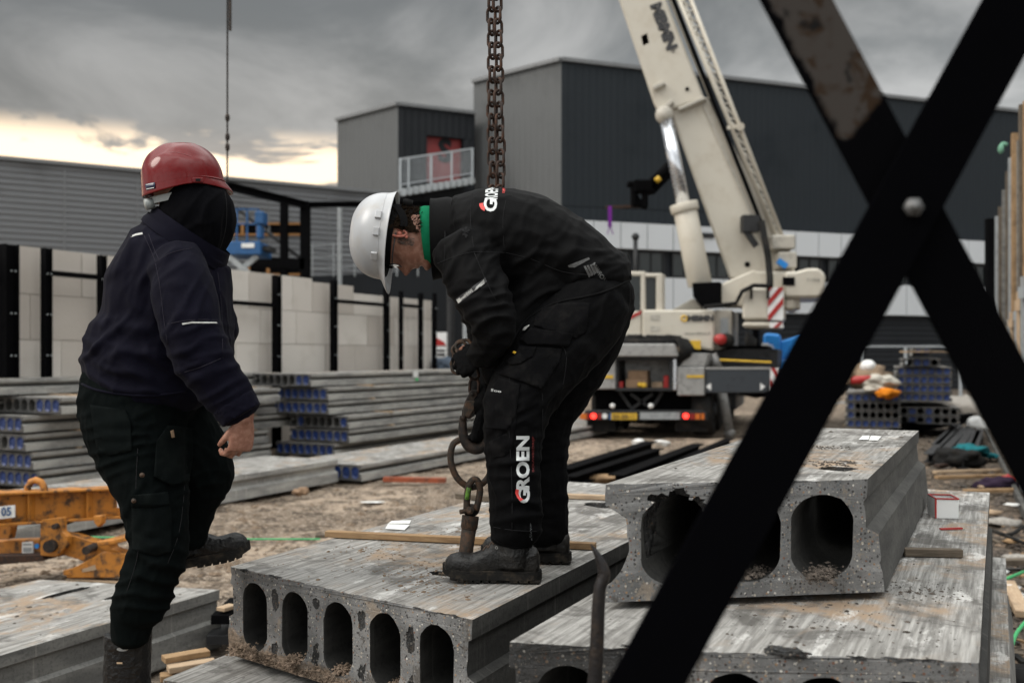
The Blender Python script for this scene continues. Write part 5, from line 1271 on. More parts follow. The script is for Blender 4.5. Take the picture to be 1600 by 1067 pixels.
# ---- hanging chain on the left
hc = thing('hanging_cable', 'thin dark crane cable hanging behind the red helmet', 'cable', P(355, -40, 9)); d_ = 9
mb = MB(); mb.cyl(P(356.5, -1400, d_), P(355, 282, d_), .008, n=8); mb.build('rope', M['iron_dark'], hc, True)
mb = MB(); mb.beam(P(359, -300, d_-.02), P(359.5, 48, d_-.02), .022, .02); mb.build('hook_block', M['iron_dark'], hc)
for y in (184, 214, 230): mb = MB(); mb.ball(P(355.3, y, d_), .022, sc=(1, 1, 1.8)); mb.build('cable_clamp', M['iron_dark'], hc, True)

# ================================================================ YELLOW LIFTING BEAM (lower left)
yb = thing('lifting_beam', 'orange steel lifting beam with clamps lying on the sand at the left', 'lifting beam', gp(90, 880)); dY = 7.3
def yl(x, y, dd=0): return P(x, y, dY+dd)
mb = MB(); mb.ibeam(yl(-120, 800, -.55), yl(196, 783.5, .35), .17, 50*dY/F, .018); mb.build('main_beam', M['orange'], yb, bevel=.004)
mb = MB()
for t in (.2, .52, .82): p = yl(-120, 800, -.55).lerp(yl(196, 783.5, .35), t); mb = MB(); mb.box(p, (.014, .15, 46*dY/F), R(-8)); mb.build('stiffener', M['orange'], yb)
mb = MB(); mb.tube([yl(43, 778, -.08), yl(43, 762, -.08), yl(48, 753, -.08), yl(56, 750, -.08), yl(64, 753, -.08), yl(69, 762, -.08), yl(69, 778, -.08)], .026, 8); mb.build('lifting_eye', M['orange'], yb, True)
pn = part('number_plate', M['white'], yb, [([(-10, 792), (22, 789), (22, 808), (-10, 812)], dY-.30, .01)], 0)
text_on('05', P(2, 806, dY-.305), (1, 0, .05), (0, 0, 1), 13*dY/F, M['blue'], pn, .02, width=15*dY/F)
part('end_label', M['white'], yb, [([(183, 778), (190, 777), (190, 792), (183, 793)], dY+.22, .01)], 0)
def arm(name, pts, dd, th, mat='orange'): return part(name, M[mat], yb, [(pts, dY+dd, th)], .006)
arm('hanger', [(62, 812), (97, 808), (97, 830), (106, 838), (104, 852), (88, 870), (62, 868)], -.12, .05); arm('hanger', [(62, 812), (97, 808), (97, 830), (106, 838), (104, 852), (88, 870), (62, 868)], .06, .05)
arm('hanger', [(-8, 818), (14, 816), (18, 824), (14, 842), (-8, 842)], -.08, .06)
arm('hanger', [(145, 806), (160, 805), (158, 818), (152, 824), (146, 816)], -.0, .05)
arm('lower_arm', [(-20, 846), (62, 842), (66, 868), (-20, 876)], -.03, .09)
arm('lower_arm', [(88, 832), (112, 836), (146, 846), (150, 852), (170, 846), (172, 856), (206, 868), (206, 898), (176, 902), (128, 876), (96, 866)], -.03, .09)
arm('jaw', [(100, 895), (160, 862), (208, 866), (214, 902), (104, 903)], -.14, .03)
arm('jaw', [(100, 895), (160, 862), (208, 866), (214, 902), (104, 903)], .12, .03)
arm('jaw_tip', [(97, 891), (108, 890), (112, 899), (98, 899)], -.15, .3)
part('jaw_slot', M['timber_pale'], yb, [([(128, 889), (148, 882), (150, 890), (128, 894)], dY-.145, .004)], 0)
arm('cross_bar', [(150, 846), (178, 843), (180, 850), (152, 853)], -.2, .35)
arm('foot_pad', [(-20, 868), (66, 866), (68, 876), (-20, 884)], -.12, .3, 'rust')
for (x, y, r_) in ((76, 854, .045), (134, 860, .03), (84, 823, .02)): mb = MB(); c = yl(x, y, -.17); mb.cyl(c, c+Vector((0, .3, 0)), r_, n=18); mb.build('pivot_pin', M['iron_dark'], yb)
lp_ = part('data_plate', M['white'], yb, [([(34, 847), (51, 846), (51, 864), (34, 866)], dY-.045, .01)], 0)
mb = MB(); pp(mb, quad(36, 849, 49, 852), dY-.047, .004); pp(mb, quad(36, 855, 49, 862), dY-.047, .004); mb.build('print', M['galv'], lp_)
mb = MB(); c = yl(57, 853, -.045); mb.cyl(c, c+Vector((0, .01, 0)), .018, n=12); mb.build('blue_sticker', M['cyan_blue'], yb)
batten('thin timber strip under the jaw of the orange lifting beam', yl(104, 905, -.1), yl(190, 910, -.15), .03, .012, mat='timber_pale')
mb = MB(); pp(mb, [(20, 800), (40, 800), (40, 830), (20, 830)], 40, .1)
# papers on slab
def paper(label, pts, z, col='paper'):
    mb = MB(); mb.prism([G(x, y, z) for x, y in pts], Vector((0, 0, .0015))); o = mb.build('paper_label', M[col], None); tag(o, label, 'paper', 'paper labels lying on the slabs', 'thing'); return o
paper('white paper on the five-core slab behind the batten', [(602, 826), (606, 819), (640, 820), (632, 828)], H1+.004)
paper('smaller paper lying above the other on the five-core slab', [(606, 818), (612, 814), (642, 813), (640, 818)], H1+.002)
paper('left white paper on the far end of the broken slab', [(1342, 687), (1348, 681), (1359, 681), (1357, 687)], CAMH-.33+.003)
paper('right crumpled paper on the far end of the broken slab', [(1358, 688), (1361, 681), (1377, 682), (1372, 688)], CAMH-.33+.003)
# things on the wide slab
cb = thing('cardboard_box', 'open white cardboard box with red edges standing on the wide slab', 'box', G(1484, 810, ZS)); d_ = G(1484, 810, ZS).y
def bp_(x, y, dd=0): return P(x, y, d_+dd)
b0 = G(1462, 809, ZS+.002); b1 = G(1498, 810, ZS+.002); hh = 30*d_/F; back = Vector((.02, .12, 0))
def wallq(a_, b_, mat, nm, th=.003):
    mb = MB(); a_, b_ = Vector(a_), Vector(b_); n2 = (b_-a_).cross(Vector((0, 0, 1))).normalized()*th
    mb.prism([a_, b_, b_+Vector((0, 0, hh)), a_+Vector((0, 0, hh))], -n2); return mb.build(nm, M[mat], cb)
wallq(b0, b1, 'white', 'front_side'); wallq(b1, b1+back, 'white', 'right_side'); wallq(b0+back, b1+back, 'white', 'back_side'); wallq(b0, b0+back, 'white', 'left_side')
mb = MB(); mb.beam(b0+Vector((0, -.002, 0)), b0+Vector((0, -.002, hh)), .006, .004, Vector((0, 1, 0)))
for u, v in ((b0, b1), (b0+back, b1+back), (b1, b1+back), (b0, b0+back)): mb.beam(u+Vector((0, 0, hh+.001)), v+Vector((0, 0, hh+.001)), .006, .005)
mb.build('red_edge', M['red'], cb)
mb = MB(); mb.beam(G(1469, 826, ZS+.006), G(1503, 825, ZS+.006), .012, .006); tag(mb.build('pencil', M['red'], None), 'red carpenter pencil on the wide slab before the box', 'pencil', None, 'thing')
# ---- timber offcuts below the first worker
for i, (x0, y0, x1, y1, z) in enumerate([(255, 1030, 325, 1018, .2), (262, 1045, 336, 1034, .17), (250, 1058, 322, 1050, .13), (240, 1072, 300, 1066, .1)]):
    a_, b_ = G(x0, y0, z), G(x1, y1, z); batten(['topmost', 'second', 'third', 'lowest'][i]+' timber offcut in the small pile between the lower left slab and the five-core slab', a_, b_, .07, .028, mat=('timber', 'timber_pale', 'timber', 'timber_dark')[i])
a_, b_ = G(346, 1000, .06), G(362, 940, .06)
batten('upper black board between the lower left slab and the five-core slab', G(344, 968, .22), G(372, 940, .22), .10, .05, mat='black_steel')
batten('lower black board between the lower left slab and the five-core slab', G(340, 1000, .1), G(366, 968, .1), .12, .05, mat='dark_steel')
batten('small pale offcut on the black boards beside the five-core slab', G(344, 952, .27), G(364, 946, .27), .06, .02, mat='timber_pale')
# platform that carries the first worker
pf = Vector((-1.28, 2.95, 0)); 
mb = MB(); mb.box((pf.x, pf.y, .445), (.8, .6, .03)); 
tf = thing('trestle_step', 'low timber step under the boots of the worker in the red helmet', 'step', pf); mb.build('tread', M['timber'], tf)
for sx_ in (-.35, .35):
    for sy_ in (-.25, .25): mb = MB(); mb.box((pf.x+sx_, pf.y+sy_, .215), (.07, .07, .43)); mb.build('leg', M['timber_dark'], tf)
# pry bar in the foreground
pb = thing('pry_bar', 'curved dark steel pry bar standing up in front of the slabs', 'pry bar', P(925, 1100, 2.0)); dP = 2.0
bar = crom([(921, 1200, 0, 11.5), (923, 1100, 0, 11.5), (929, 1067, 0, 11.5), (933, 1000, 0, 11.0), (935, 950, 0, 10.5), (938, 918, 0, 10), (944, 900, 0, 9.8), (942, 886, .0, 8.5), (934, 868, .0, 5.5), (927, 856, .0, 2.6), (923, 850, 0, .8)], 5)
mb = MB(); mb.tube([P(x, y, dP+dd) for x, y, dd, r in bar], [r*dP/F for *_, r in bar], 16); mb.build('bar', paint('worn_dark_bar', (.028, .026, .027), .38, .6, .5, 22, dirtc=(.07, .05, .035), bump=.2), pb, True)
# ================================================================ STEEL CROSS IN THE FOREGROUND
xb = thing('steel_cross_brace', 'black flat steel bars bolted into a cross close to the camera', 'cross brace', P(1430, 322, 1.3))
def xmat():
    q = NT('cross_bar_paint'); n = q.noise(26, None, 5, .65, .5); n2 = q.noise(60, q.vec((1, 1, 1)), 5, .7)
    g = q.n('ShaderNodeSeparateXYZ'); q.l(q.tc.outputs['Object'], g.inputs[0])
    up = q.ramp(q.math('ADD', q.math('SUBTRACT', g.outputs[2], q.math('MULTIPLY', g.outputs[0], 1.29)), q.math('MULTIPLY', q.math('SUBTRACT', n, .5), .05)), .196, .208)
    lf = q.math('ADD', q.math('ADD', g.outputs[0], q.math('MULTIPLY', g.outputs[2], .53)), q.math('MULTIPLY', q.math('SUBTRACT', n, .5), .05))
    up = q.math('MULTIPLY', up, q.ramp(lf, -.056, -.046))
    edge = q.ramp(q.math('ADD', g.outputs[1+1], 0), 5, 6)
    bare = q.mix(q.ramp(n, .50, .60), (.050, .044, .040), (.032, .021, .014)); bare = q.mix(q.ramp(q.noise(18, q.vec((1, 1, 1), loc=(3, 3, 3)), 4, .6), .60, .68), bare, (.012, .012, .012))
    q.col(q.mix(up, (.0025, .0025, .003), bare)); q.set(rough=.9, metal=0, spec=.0); q.bump(n2, .2, .001); return q.mat
def flatbar(name, a0, a1, d0, d1, wpx, mat, th=.008):
    p0, p1 = P(a0[0], a0[1], d0), P(a1[0], a1[1], d1); mb = MB(); dr = (p1-p0).normalized(); p0 = p0-dr*.9; p1 = p1+dr*.6; vv = dr.cross(Vector((0, 1, 0))).normalized(); wd = wpx*((d0+d1)/2)/F
    nn_ = vv.cross(dr).normalized()
    if nn_.y < 0: nn_ = -nn_
    mb.prism([p0-vv*wd/2, p0+vv*wd/2, p1+vv*wd/2, p1-vv*wd/2], nn_*th)
    return mb.build(name, mat, xb, bevel=.0015, seg=2)
xm_ = xmat()
flatbar('brace_bar', (1228, -34), (1680, 815), 1.297, 1.297, 100, xm_)
flatbar('brace_bar', (1665, -132), (975, 1135), 1.32, 1.19, 104, paint('black_bar_paint', (.002, .002, .0025), .9, 0, .1, spec=.0), .008)
mb = MB(); c = P(1430, 323, 1.262); mb.cyl(c+Vector((0, .012, 0)), c, .013, .012, n=6); mb.cyl(c, c-Vector((0, .006, 0)), .0065, n=12); mb.build('bolt', paint('bolt_steel', (.13, .13, .13), .4, .4, .5, 90), xb, True)
# ================================================================ PEOPLE: tools
VIEW = Vector((0, 1, 0)); EYE = Vector((0, 0, CAMH))
def smoothlist(pts, n=4): return crom([tuple(map(float, p)) for p in pts], n)
def limb(mb, pts, d0, n=22, k=1.0, sub=4, cap=True, sq=1.0):
    """pts: (px, py, dd, ra_px, rb_m): rings square to the path, ra in the picture plane, rb in depth"""
    q = smoothlist(pts, sub); C = [P(a, b, d0+c) for a, b, c, *_ in q]; m = len(q); b0 = len(mb.v)
    rings = []
    for i in range(m):
        t = (C[min(i+1, m-1)]-C[max(i-1, 0)]).normalized(); u = t.cross(VIEW)
        u.normalize(); v = u.cross(t).normalized()
        ra = q[i][3]*(d0+q[i][2])/F*k; rb = q[i][4]*k; rings.append((C[i], t, u*ra, v*rb))
    if cap:                                                     # rounded ends
        c, t, u, v = rings[0]; L = min(u.length, v.length); rings = [(c-t*L*.45, t, u*.25, v*.25), (c-t*L*.35, t, u*.65, v*.65), (c-t*L*.15, t, u*.9, v*.9)]+rings
        c, t, u, v = rings[-1]; L = min(u.length, v.length); rings += [(c+t*L*.15, t, u*.9, v*.9), (c+t*L*.35, t, u*.65, v*.65), (c+t*L*.45, t, u*.25, v*.25)]
    vs = []
    for c, t, u, v in rings:
        for j in range(n):
            a = 2*math.pi*j/n; ca, sa = math.cos(a), math.sin(a)
            if sq != 1: ca = math.copysign(abs(ca)**sq, ca); sa = math.copysign(abs(sa)**sq, sa)
            vs.append(c+u*ca+v*sa)
    K = len(rings); fs = [(i*n+j, i*n+(j+1) % n, (i+1)*n+(j+1) % n, (i+1)*n+j) for i in range(K-1) for j in range(n)]
    fs += [tuple(reversed(range(n))), tuple((K-1)*n+j for j in range(n))]
    mb.add(vs, fs); return mb
def fused(mb, voxel, smooth=4, factor=.5):
    """one continuous skin out of overlapping volumes"""
    o = mb.build('tmp', M['white']); bm = bmesh.new(); bm.from_mesh(o.data); bmesh.ops.recalc_face_normals(bm, faces=bm.faces); bm.to_mesh(o.data); bm.free()
    r = o.modifiers.new('r', 'REMESH'); r.mode = 'VOXEL'; r.voxel_size = voxel
    if smooth: s = o.modifiers.new('s', 'SMOOTH'); s.iterations = smooth; s.factor = factor
    evald(o); me = o.data; bpy.data.objects.remove(o); return me
def to_px(v): return (CX+v.x*F/v.y, HY+(CAMH-v.z)*F/v.y)
BV = {}
def fold_disp(x, y, pv, folds):
    s = 0
    for (cx, cy, ang, Rl, Rp, amp, wl) in folds:
        a = R(ang); dx, dy = math.cos(a), -math.sin(a); nx, ny = dy, -dx
        ex, ey = x-cx, y-cy; al = (ex*dx+ey*dy)/Rl; pe = (ex*nx+ey*ny)
        w_ = al*al+(pe/Rp)**2
        if w_ > 5: continue
        q = pe/(wl*1.55)+1.15*noise.noise(Vector((x*.013+cx, y*.013, cy)))+.25*al*al
        s += amp*1.35*math.exp(-w_)*((math.cos(2*math.pi*q)*.5+.5)**2.2-.3)*(.55+.9*noise.noise(Vector((x*.02, y*.02, cx))))
    return s
def garment(name, mb, mat, parent, voxel=.006, smooth=5, folds=(), namp=.003, nscale=9, aniso=(1, 1, 1), key=None, fine=.0012, clip=None):
    me = fused(mb, voxel, smooth); co = [v.co.copy() for v in me.vertices]; nr = [v.normal.copy() for v in me.vertices]
    for v, c, n_v in zip(me.vertices, co, nr):
        x, y = to_px(c); pv = Vector((c.x*aniso[0], c.y*aniso[1], c.z*aniso[2]))*nscale
        w1 = noise.noise(pv+.6*Vector((noise.noise(pv*.7), noise.noise(pv*.7+Vector((9, 9, 9))), 0)))
        w2 = noise.noise(Vector((pv.x*1.9+4, pv.y*1.9, pv.z*.8)))
        s = namp*((1-abs(w1)*2.2)**2-.45)+namp*.7*((1-min(1, abs(w2)*3))**2-.3)+namp*.6*noise.noise(pv*.45+Vector((3, 3, 3)))+fine*noise.noise(pv*4)
        v.co = c+n_v*(s+fold_disp(x, y, c, folds)*.001)
    me.update(); BV[key or name] = BVHTree.FromPolygons([v.co.copy() for v in me.vertices], [tuple(p.vertices) for p in me.polygons])
    inv = world_of(parent).inverted(); me.transform(inv); me.materials.clear(); me.materials.append(mat)
    for p in me.polygons: p.use_smooth = True
    me.name = name; return child_mesh(name, me, parent)
def hit(keys, x, y, d0=3.2):
    dr = (P(x, y, 1.0)-EYE).normalized(); best = None
    for k in keys:
        h = BV[k].ray_cast(EYE, dr)
        if h[0] is not None and (best is None or h[3] < best[3]): best = h
    if best is None:
        tgt = P(x, y, d0); bd = None
        for k in keys:
            h = BV[k].find_nearest(tgt)
            if h[0] is not None and (bd is None or h[3] < bd): bd = h[3]; best = h
    return best
def drape(name, vs, fs, keys, mat, parent, off=.0015, step=None, thick=True, d0=3.2, smooth=True):
    """lay a flat picture-plane pattern onto the cloth under it, as a thin raised sheet"""
    bm = bmesh.new(); bv = [bm.verts.new((v[0], v[1], 0)) for v in vs]
    for f in fs:
        try: bm.faces.new([bv[i] for i in f])
        except ValueError: pass
    if step:
        for ax in (0, 1):
            lo = min(v.co[ax] for v in bm.verts); hi = max(v.co[ax] for v in bm.verts); t = lo+step
            while t < hi:
                no = Vector((1, 0, 0)) if ax == 0 else Vector((0, 1, 0))
                bmesh.ops.bisect_plane(bm, geom=bm.verts[:]+bm.edges[:]+bm.faces[:], plane_co=no*t, plane_no=no); t += step
    bm.verts.ensure_lookup_table(); base = {}
    for v in bm.verts:
        h = hit(keys, v.co.x, v.co.y, d0); dr = (h[0]-EYE).normalized(); base[v] = (h[0]-dr*off, h[0]+dr*.006)
    if thick:
        edges = [e for e in bm.edges if len(e.link_faces) == 1]; low = {}
        for e in edges:
            for v in e.verts:
                if v not in low: low[v] = bm.verts.new(base[v][1])
        for e in edges: bm.faces.new((e.verts[0], e.verts[1], low[e.verts[1]], low[e.verts[0]]))
    for v, (p, q) in base.items(): v.co = p
    bmesh.ops.recalc_face_normals(bm, faces=bm.faces); me = bpy.data.meshes.new(name); bm.to_mesh(me); bm.free()
    me.transform(world_of(parent).inverted()); me.materials.append(mat)
    for p in me.polygons: p.use_smooth = smooth
    return child_mesh(name, me, parent)
def patch(name, poly, keys, mat, parent, off=.004, step=6, **k):
    return drape(name, poly, [tuple(range(len(poly)))], keys, mat, parent, off, step, **k)
def text_drape(name, body, o, ux, uy, w_, h_, keys, mat, parent, bold=.02, off=.0015, step=4, sub=None):
    """o = px of the text's lower left; ux, uy = unit directions in px; w_, h_ size in px"""
    vs, fs = text_mesh(body, 1.0, bold); x0 = min(v.x for v in vs); x1 = max(v.x for v in vs); y0 = min(v.y for v in vs); y1 = max(v.y for v in vs)
    V = []
    for v in vs:
        a = (v.x-x0)/(x1-x0)*w_; b = (v.y-y0)/(y1-y0)*h_
        V.append((o[0]+ux[0]*a+uy[0]*b, o[1]+ux[1]*a+uy[1]*b))
    return drape(name, V, fs, keys, mat, parent, off, step, thick=False)
def seam(name, pts, keys, mat, parent, r=.0014, off=.0005, n=4):
    q = crom([tuple(map(float, p)) for p in pts], n); W = []
    for x, y in q:
        h = hit(keys, x, y); W.append(h[0]-(h[0]-EYE).normalized()*off)
    mb = MB(); mb.tube(W, r, 5); return mb.build(name, mat, parent, True)
def head_rows(inflate=0.0):
    #        z      front  back   halfw
    T = [(-.118, .066, .010, .022), (-.110, .082, -.005, .036), (-.098, .088, -.018, .046), (-.082, .080, -.035, .053), (-.066, .086, -.050, .058), (-.058, .084, -.056, .060),
         (-.048, .088, -.062, .063), (-.036, .086, -.070, .066), (-.020, .083, -.080, .070), (-.005, .080, -.088, .073), (.008, .079, -.093, .075), (.022, .089, -.097, .076),
         (.040, .090, -.100, .077), (.060, .086, -.100, .076), (.080, .074, -.092, .070), (.098, .052, -.074, .056), (.110, .028, -.048, .038), (.117, .008, -.02, .016)]
    return [(z, f+inflate, b-inflate, w_+inflate) for z, f, b, w_ in T]
def head_mesh(mb, MX, inflate=0.0, sub=3, keep=None, nz=0.0, seed=0):
    rows = crom(head_rows(inflate), sub); n = 56; vs = []
    G_ = lambda x, s: math.exp(-(x/s)**2)
    for (z, f, b, w_) in rows:
        cy = (f+b)/2-.008; 
        for j in range(n):
            a = 2*math.pi*j/n; s, c = math.sin(a), math.cos(a)        # a=0 is the front
            x = w_*math.copysign(abs(s)**.92, s); y = (cy+(f-cy)*abs(c)**.9) if c > 0 else (cy-(cy-b)*abs(c)**.9)
            if inflate < .004 and c > .2:
                th = x
                y += .030*G_(th, .011)*(G_(z+.034, .014))+.018*G_(th, .009)*G_(z+.014, .020)+.006*G_(th, .008)*G_(z-.004, .016)     # nose
                y += .007*G_(abs(th)-.013, .008)*G_(z+.038, .009)                                                              # nostril wings
                y -= .014*G_(abs(th)-.031, .013)*G_(z-.004, .010)                                                               # eye sockets
                y += .006*G_(abs(th)-.031, .008)*G_(z-.003, .005)                                                               # lids
                y += .005*G_(abs(th)-.028, .022)*G_(z-.022, .007)                                                               # brow ridge
                y += .0075*G_(th, .020)*G_(z+.058, .0042)+.008*G_(th, .017)*G_(z+.069, .0048)-.004*G_(th, .02)*G_(z+.0635, .0018)    # lips
                y -= .004*G_(th, .02)*G_(z+.080, .006)
                y += .006*G_(th, .018)*G_(z+.100, .010)                                                                        # chin
            p = Vector((x, y, z))
            if nz: p += Vector((x, y-cy, z)).normalized()*nz*(noise.noise(Vector((x*60+seed, y*60, z*60)))+.5*noise.noise(Vector((x*140, y*140, z*140+seed))))
            vs.append(p)
    K = len(rows); fs = [(i*n+j, i*n+(j+1) % n, (i+1)*n+(j+1) % n, (i+1)*n+j) for i in range(K-1) for j in range(n)]
    if keep is not None: fs = [f for f in fs if keep(sum((vs[i] for i in f), Vector())/4)]
    else: fs += [tuple(reversed(range(n))), tuple((K-1)*n+j for j in range(n))]
    mb.add([MX @ v for v in vs], fs); return mb
def ear(mb, MX, side):
    # an ear: rim, lobe and inner bowl
    pts = []
    for k in range(13):
        a = R(110)-R(310)*k/12; rr_ = .019+.003*math.sin(a); pts.append(MX @ Vector((side*(.078+.004*math.cos(a*1.0)), -.012+.55*rr_*math.cos(a)*1.15, -.004+1.55*rr_*math.sin(a))))
    mb.tube(pts, [.0035+.0012*math.sin(math.pi*k/12) for k in range(13)], 8)
    c = MX @ Vector((side*.0745, -.010, -.006)); mb.ball(c, .010, 10, 6)
    c = MX @ Vector((side*.077, -.002, -.030)); mb.ball(c, .0065, 8, 6)
    return mb
def frame(o, Y, Z):
    Y = Vector(Y).normalized(); Z = Vector(Z); Z = (Z-Y*Z.dot(Y)).normalized(); X = Y.cross(Z)
    return Matrix.Translation(o) @ Matrix((X, Y, Z)).transposed().to_4x4()
def hand(mb, MX, curl=(50, 60, 40), thick=1.0, mirror=1, thumb=(35, 25), spread=4, thumb_in=.5, scale=1.0):
    """+Y fingers, +X thumb side, +Z back of the hand; fingers bend towards -Z"""
    S = scale
    def T(v): return MX @ Vector((v[0]*mirror*S, v[1]*S, v[2]*S))
    n = 16; rings = []
    for (y, w_, h, zc) in ((-.045, .028, .021, 0), (-.01, .030, .019, 0), (.015, .038, .017, 0), (.05, .042, .0155, .001), (.075, .042, .0135, .002), (.090, .038, .010, .001)):
        rings.append([T((w_*math.cos(2*math.pi*j/n)*1.0, y, zc+h*thick*math.sin(2*math.pi*j/n))) for j in range(n)])
    vs = [p for r_ in rings for p in r_]; K = len(rings)
    mb.add(vs, [(i*n+j, i*n+(j+1) % n, (i+1)*n+(j+1) % n, (i+1)*n+j) for i in range(K-1) for j in range(n)]+[tuple(reversed(range(n))), tuple((K-1)*n+j for j in range(n))])
    fl = ((.030, .086, (.042, .026, .021), .0090), (.0105, .091, (.047, .030, .022), .0092), (-.0095, .088, (.043, .028, .021), .0087), (-.028, .080, (.034, .021, .018), .0077))
    for i, (x, y, segs, r_) in enumerate(fl):
        p = Vector((x, y-.012, 0)); ang = 0; pts = [p.copy()]; rs = [r_*1.05*thick]; side = R((1.5-i)*spread)
        for s, c in zip(segs, curl):
            ang += R(c+i*3); dv = Vector((math.sin(side)*math.cos(ang), math.cos(side)*math.cos(ang), -math.sin(ang)))
            for tt in (.35, .7, 1.0): pts.append(p+dv*(s+(.012 if len(pts) == 1 else 0))*tt); rs.append(r_*thick*(1.04 if tt == 1 else .95))
            p = pts[-1].copy()
        rs[-1] *= .75; mb.tube([T(q) for q in pts], [q*S for q in rs], 10); mb.ball(T(pts[-1]), rs[-1]*.98*S, 8, 6)
    p = Vector((.030, .018, -.004)); a = R(thumb[0]); z_ = -thumb_in
    d1_ = Vector((math.sin(a), math.cos(a), z_*.6)).normalized(); d2_ = Vector((math.sin(a-R(thumb[1])), math.cos(a-R(thumb[1])), z_*1.2)).normalized()
    pts = [p-d1_*.012, p+d1_*.02, p+d1_*.042, p+d1_*.042+d2_*.014, p+d1_*.042+d2_*.030]; rs = [.013, .0125, .0105, .0100, .0075]
    mb.tube([T(q) for q in pts], [q*thick*S for q in rs], 10); mb.ball(T(pts[-1]), .0075*thick*S, 8, 6)
    return mb
def footM(heel, toe_dir, up=Vector((0, 0, 1))):
    X = Vector(toe_dir).normalized(); Z = (up-X*up.dot(X)).normalized(); Y = Z.cross(X); return Matrix.Translation(heel) @ Matrix((X, Y, Z)).transposed().to_4x4()
def boot(MX, parent, name, mat, solemat, L=.31, shaft=.17, lean=0.0, sr=(.056, .045), voxel=.004, laces=False):
    mb = MB(); n = 20; S = [(0.0, .062, .030, .020), (.025, .066, .042, .032), (.10, .070, .052, .036), (.25, .076, .060, .036), (.38, .082, .066, .036), (.48, .074, .056, .037), (.58, .063, .044, .040), (.68, .056, .035, .045), (.76, .055, .034, .048), (.86, .056, .036, .047), (.94, .052, .031, .039), (.985, .046, .021, .026), (1.0, .042, .012, .016)]
    q = crom(S, 3); vs = []
    for (x, zc, hz, hy) in q:
        for j in range(n):
            a = 2*math.pi*j/n; c, s = math.cos(a), math.sin(a); c = math.copysign(abs(c)**.8, c); s = math.copysign(abs(s)**.8, s)
            vs.append(MX @ Vector((x*L, hy*c, max(.02, zc+hz*s))))
    K = len(q); mb.add(vs, [(i*n+j, i*n+(j+1) % n, (i+1)*n+(j+1) % n, (i+1)*n+j) for i in range(K-1) for j in range(n)]+[tuple(reversed(range(n))), tuple((K-1)*n+j for j in range(n))])
    vs = []; rs_ = [(.05, .085, sr[0]*1.12), (.09, .083, sr[0]*1.15), (.13, .078, sr[0]), (shaft*.85+.02, .072, sr[0]*.98), (shaft+.02, .070, sr[0])]
    for (z, xc, rx) in rs_:
        for j in range(n): a = 2*math.pi*j/n; vs.append(MX @ Vector((xc+lean*(z-.08)+rx*math.cos(a), sr[1]*rx/sr[0]*math.sin(a), z)))
    K = len(rs_); mb.add(vs, [(i*n+j, i*n+(j+1) % n, (i+1)*n+(j+1) % n, (i+1)*n+j) for i in range(K-1) for j in range(n)]+[tuple(reversed(range(n))), tuple((K-1)*n+j for j in range(n))])
    o = garment(name, mb, mat, parent, voxel, 4, (), .0016, 22, key=name+str(len(BV)), fine=.0006)
    # sole with heel step and cleats
    mb = MB(); out = [(-.008, 0), (.0, .022), (.03, .036), (.09, .038), (.15, .036), (.20, .044), (.25, .050), (.28, .044), (.30, .032), (.315, .012)]
    k_ = L/.31; out = crom([(a*k_, b) for a, b in out], 3); loop = out+[(x, -y) for x, y in reversed(out[1:])]
    def lay(z0, z1, sc0, sc1, lp):
        m = len(lp); vs = [MX @ Vector((x, y*sc0, z0+toe(x))) for x, y in lp]+[MX @ Vector((x, y*sc1, z1+toe(x))) for x, y in lp]
        mb.add(vs, [tuple(reversed(range(m))), tuple(range(m, 2*m))]+[(j, (j+1) % m, m+(j+1) % m, m+j) for j in range(m)])
    toe = lambda x: .016*max(0, (x/L-.72)/.28)**2
    lay(.012, .034, 1.04, 1.0, loop); lay(.034, .041, .99, .97, loop)
    for x0, x1 in ((-.006, .028), (.034, .062), (.068, .090), (.135, .155), (.161, .181), (.187, .207), (.213, .233), (.239, .259), (.265, .285)):
        lp = [p for p in loop if x0*k_ <= p[0] <= x1*k_]
        yy = [abs(y) for x, y in lp] or [.03]; w_ = min(max(yy), .05)
        for s in (-1, 1):
            mb.add([MX @ Vector((x, s*y, z+toe(x))) for z in (.005, .0125) for x, y in ((x0*k_, .004), (x1*k_, .004), (x1*k_, w_*1.02), (x0*k_, w_*1.02))], [(0, 3, 2, 1), (4, 5, 6, 7), (0, 1, 5, 4), (1, 2, 6, 5), (2, 3, 7, 6), (3, 0, 4, 7)])
    s_ = mb.build('sole', solemat, o, bevel=.001)
    return o
SK = NT('skin'); n_ = SK.noise(60, None, 5, .6); SK.col(SK.mix(SK.ramp(n_, .4, .65), (.27, .125, .085), (.36, .19, .135))); SK.set(rough=.55, spec=.35, sss=.08); SK.b.inputs['Subsurface Radius'].default_value = (.01, .004, .002); SK.bump(SK.noise(260, None, 4), .35, .0008); M['skin'] = SK.mat
SE = NT('ear_skin'); SE.col((.42, .14, .10)); SE.set(rough=.5, spec=.35, sss=.1); M['ear'] = SE.mat
M['jacket_black'] = fabric('black_softshell', (.0045, .0045, .0048), .12, .12, (.009, .009, .009), spec=.05, rough=.65)
M['trouser_black'] = fabric('black_work_trousers', (.0036, .0036, .0040), .12, .30, (.011, .011, .011), 500, spec=.04, rough=.75)
M['pocket_black'] = fabric('dusty_pocket_cloth', (.0055, .0055, .006), .15, .5, (.022, .021, .020), 500)
M['navy'] = fabric('navy_work_jacket', (.0044, .0042, .0094), .3, .35, (.011, .0105, .020), 600, spec=.05, rough=.8)
M['dark_trousers'] = fabric('dark_green_black_trousers', (.0032, .0045, .0045), .1, .35, (.009, .011, .011), 500)
M['fleece'] = fabric('black_fleece', (.0035, .0035, .0045), .2, .1)
M['boot'] = paint('boot_leather', (.0050, .0047, .0045), .36, 0, .45, 16, dirtc=(.020, .017, .014), bump=.35, spec=.4)
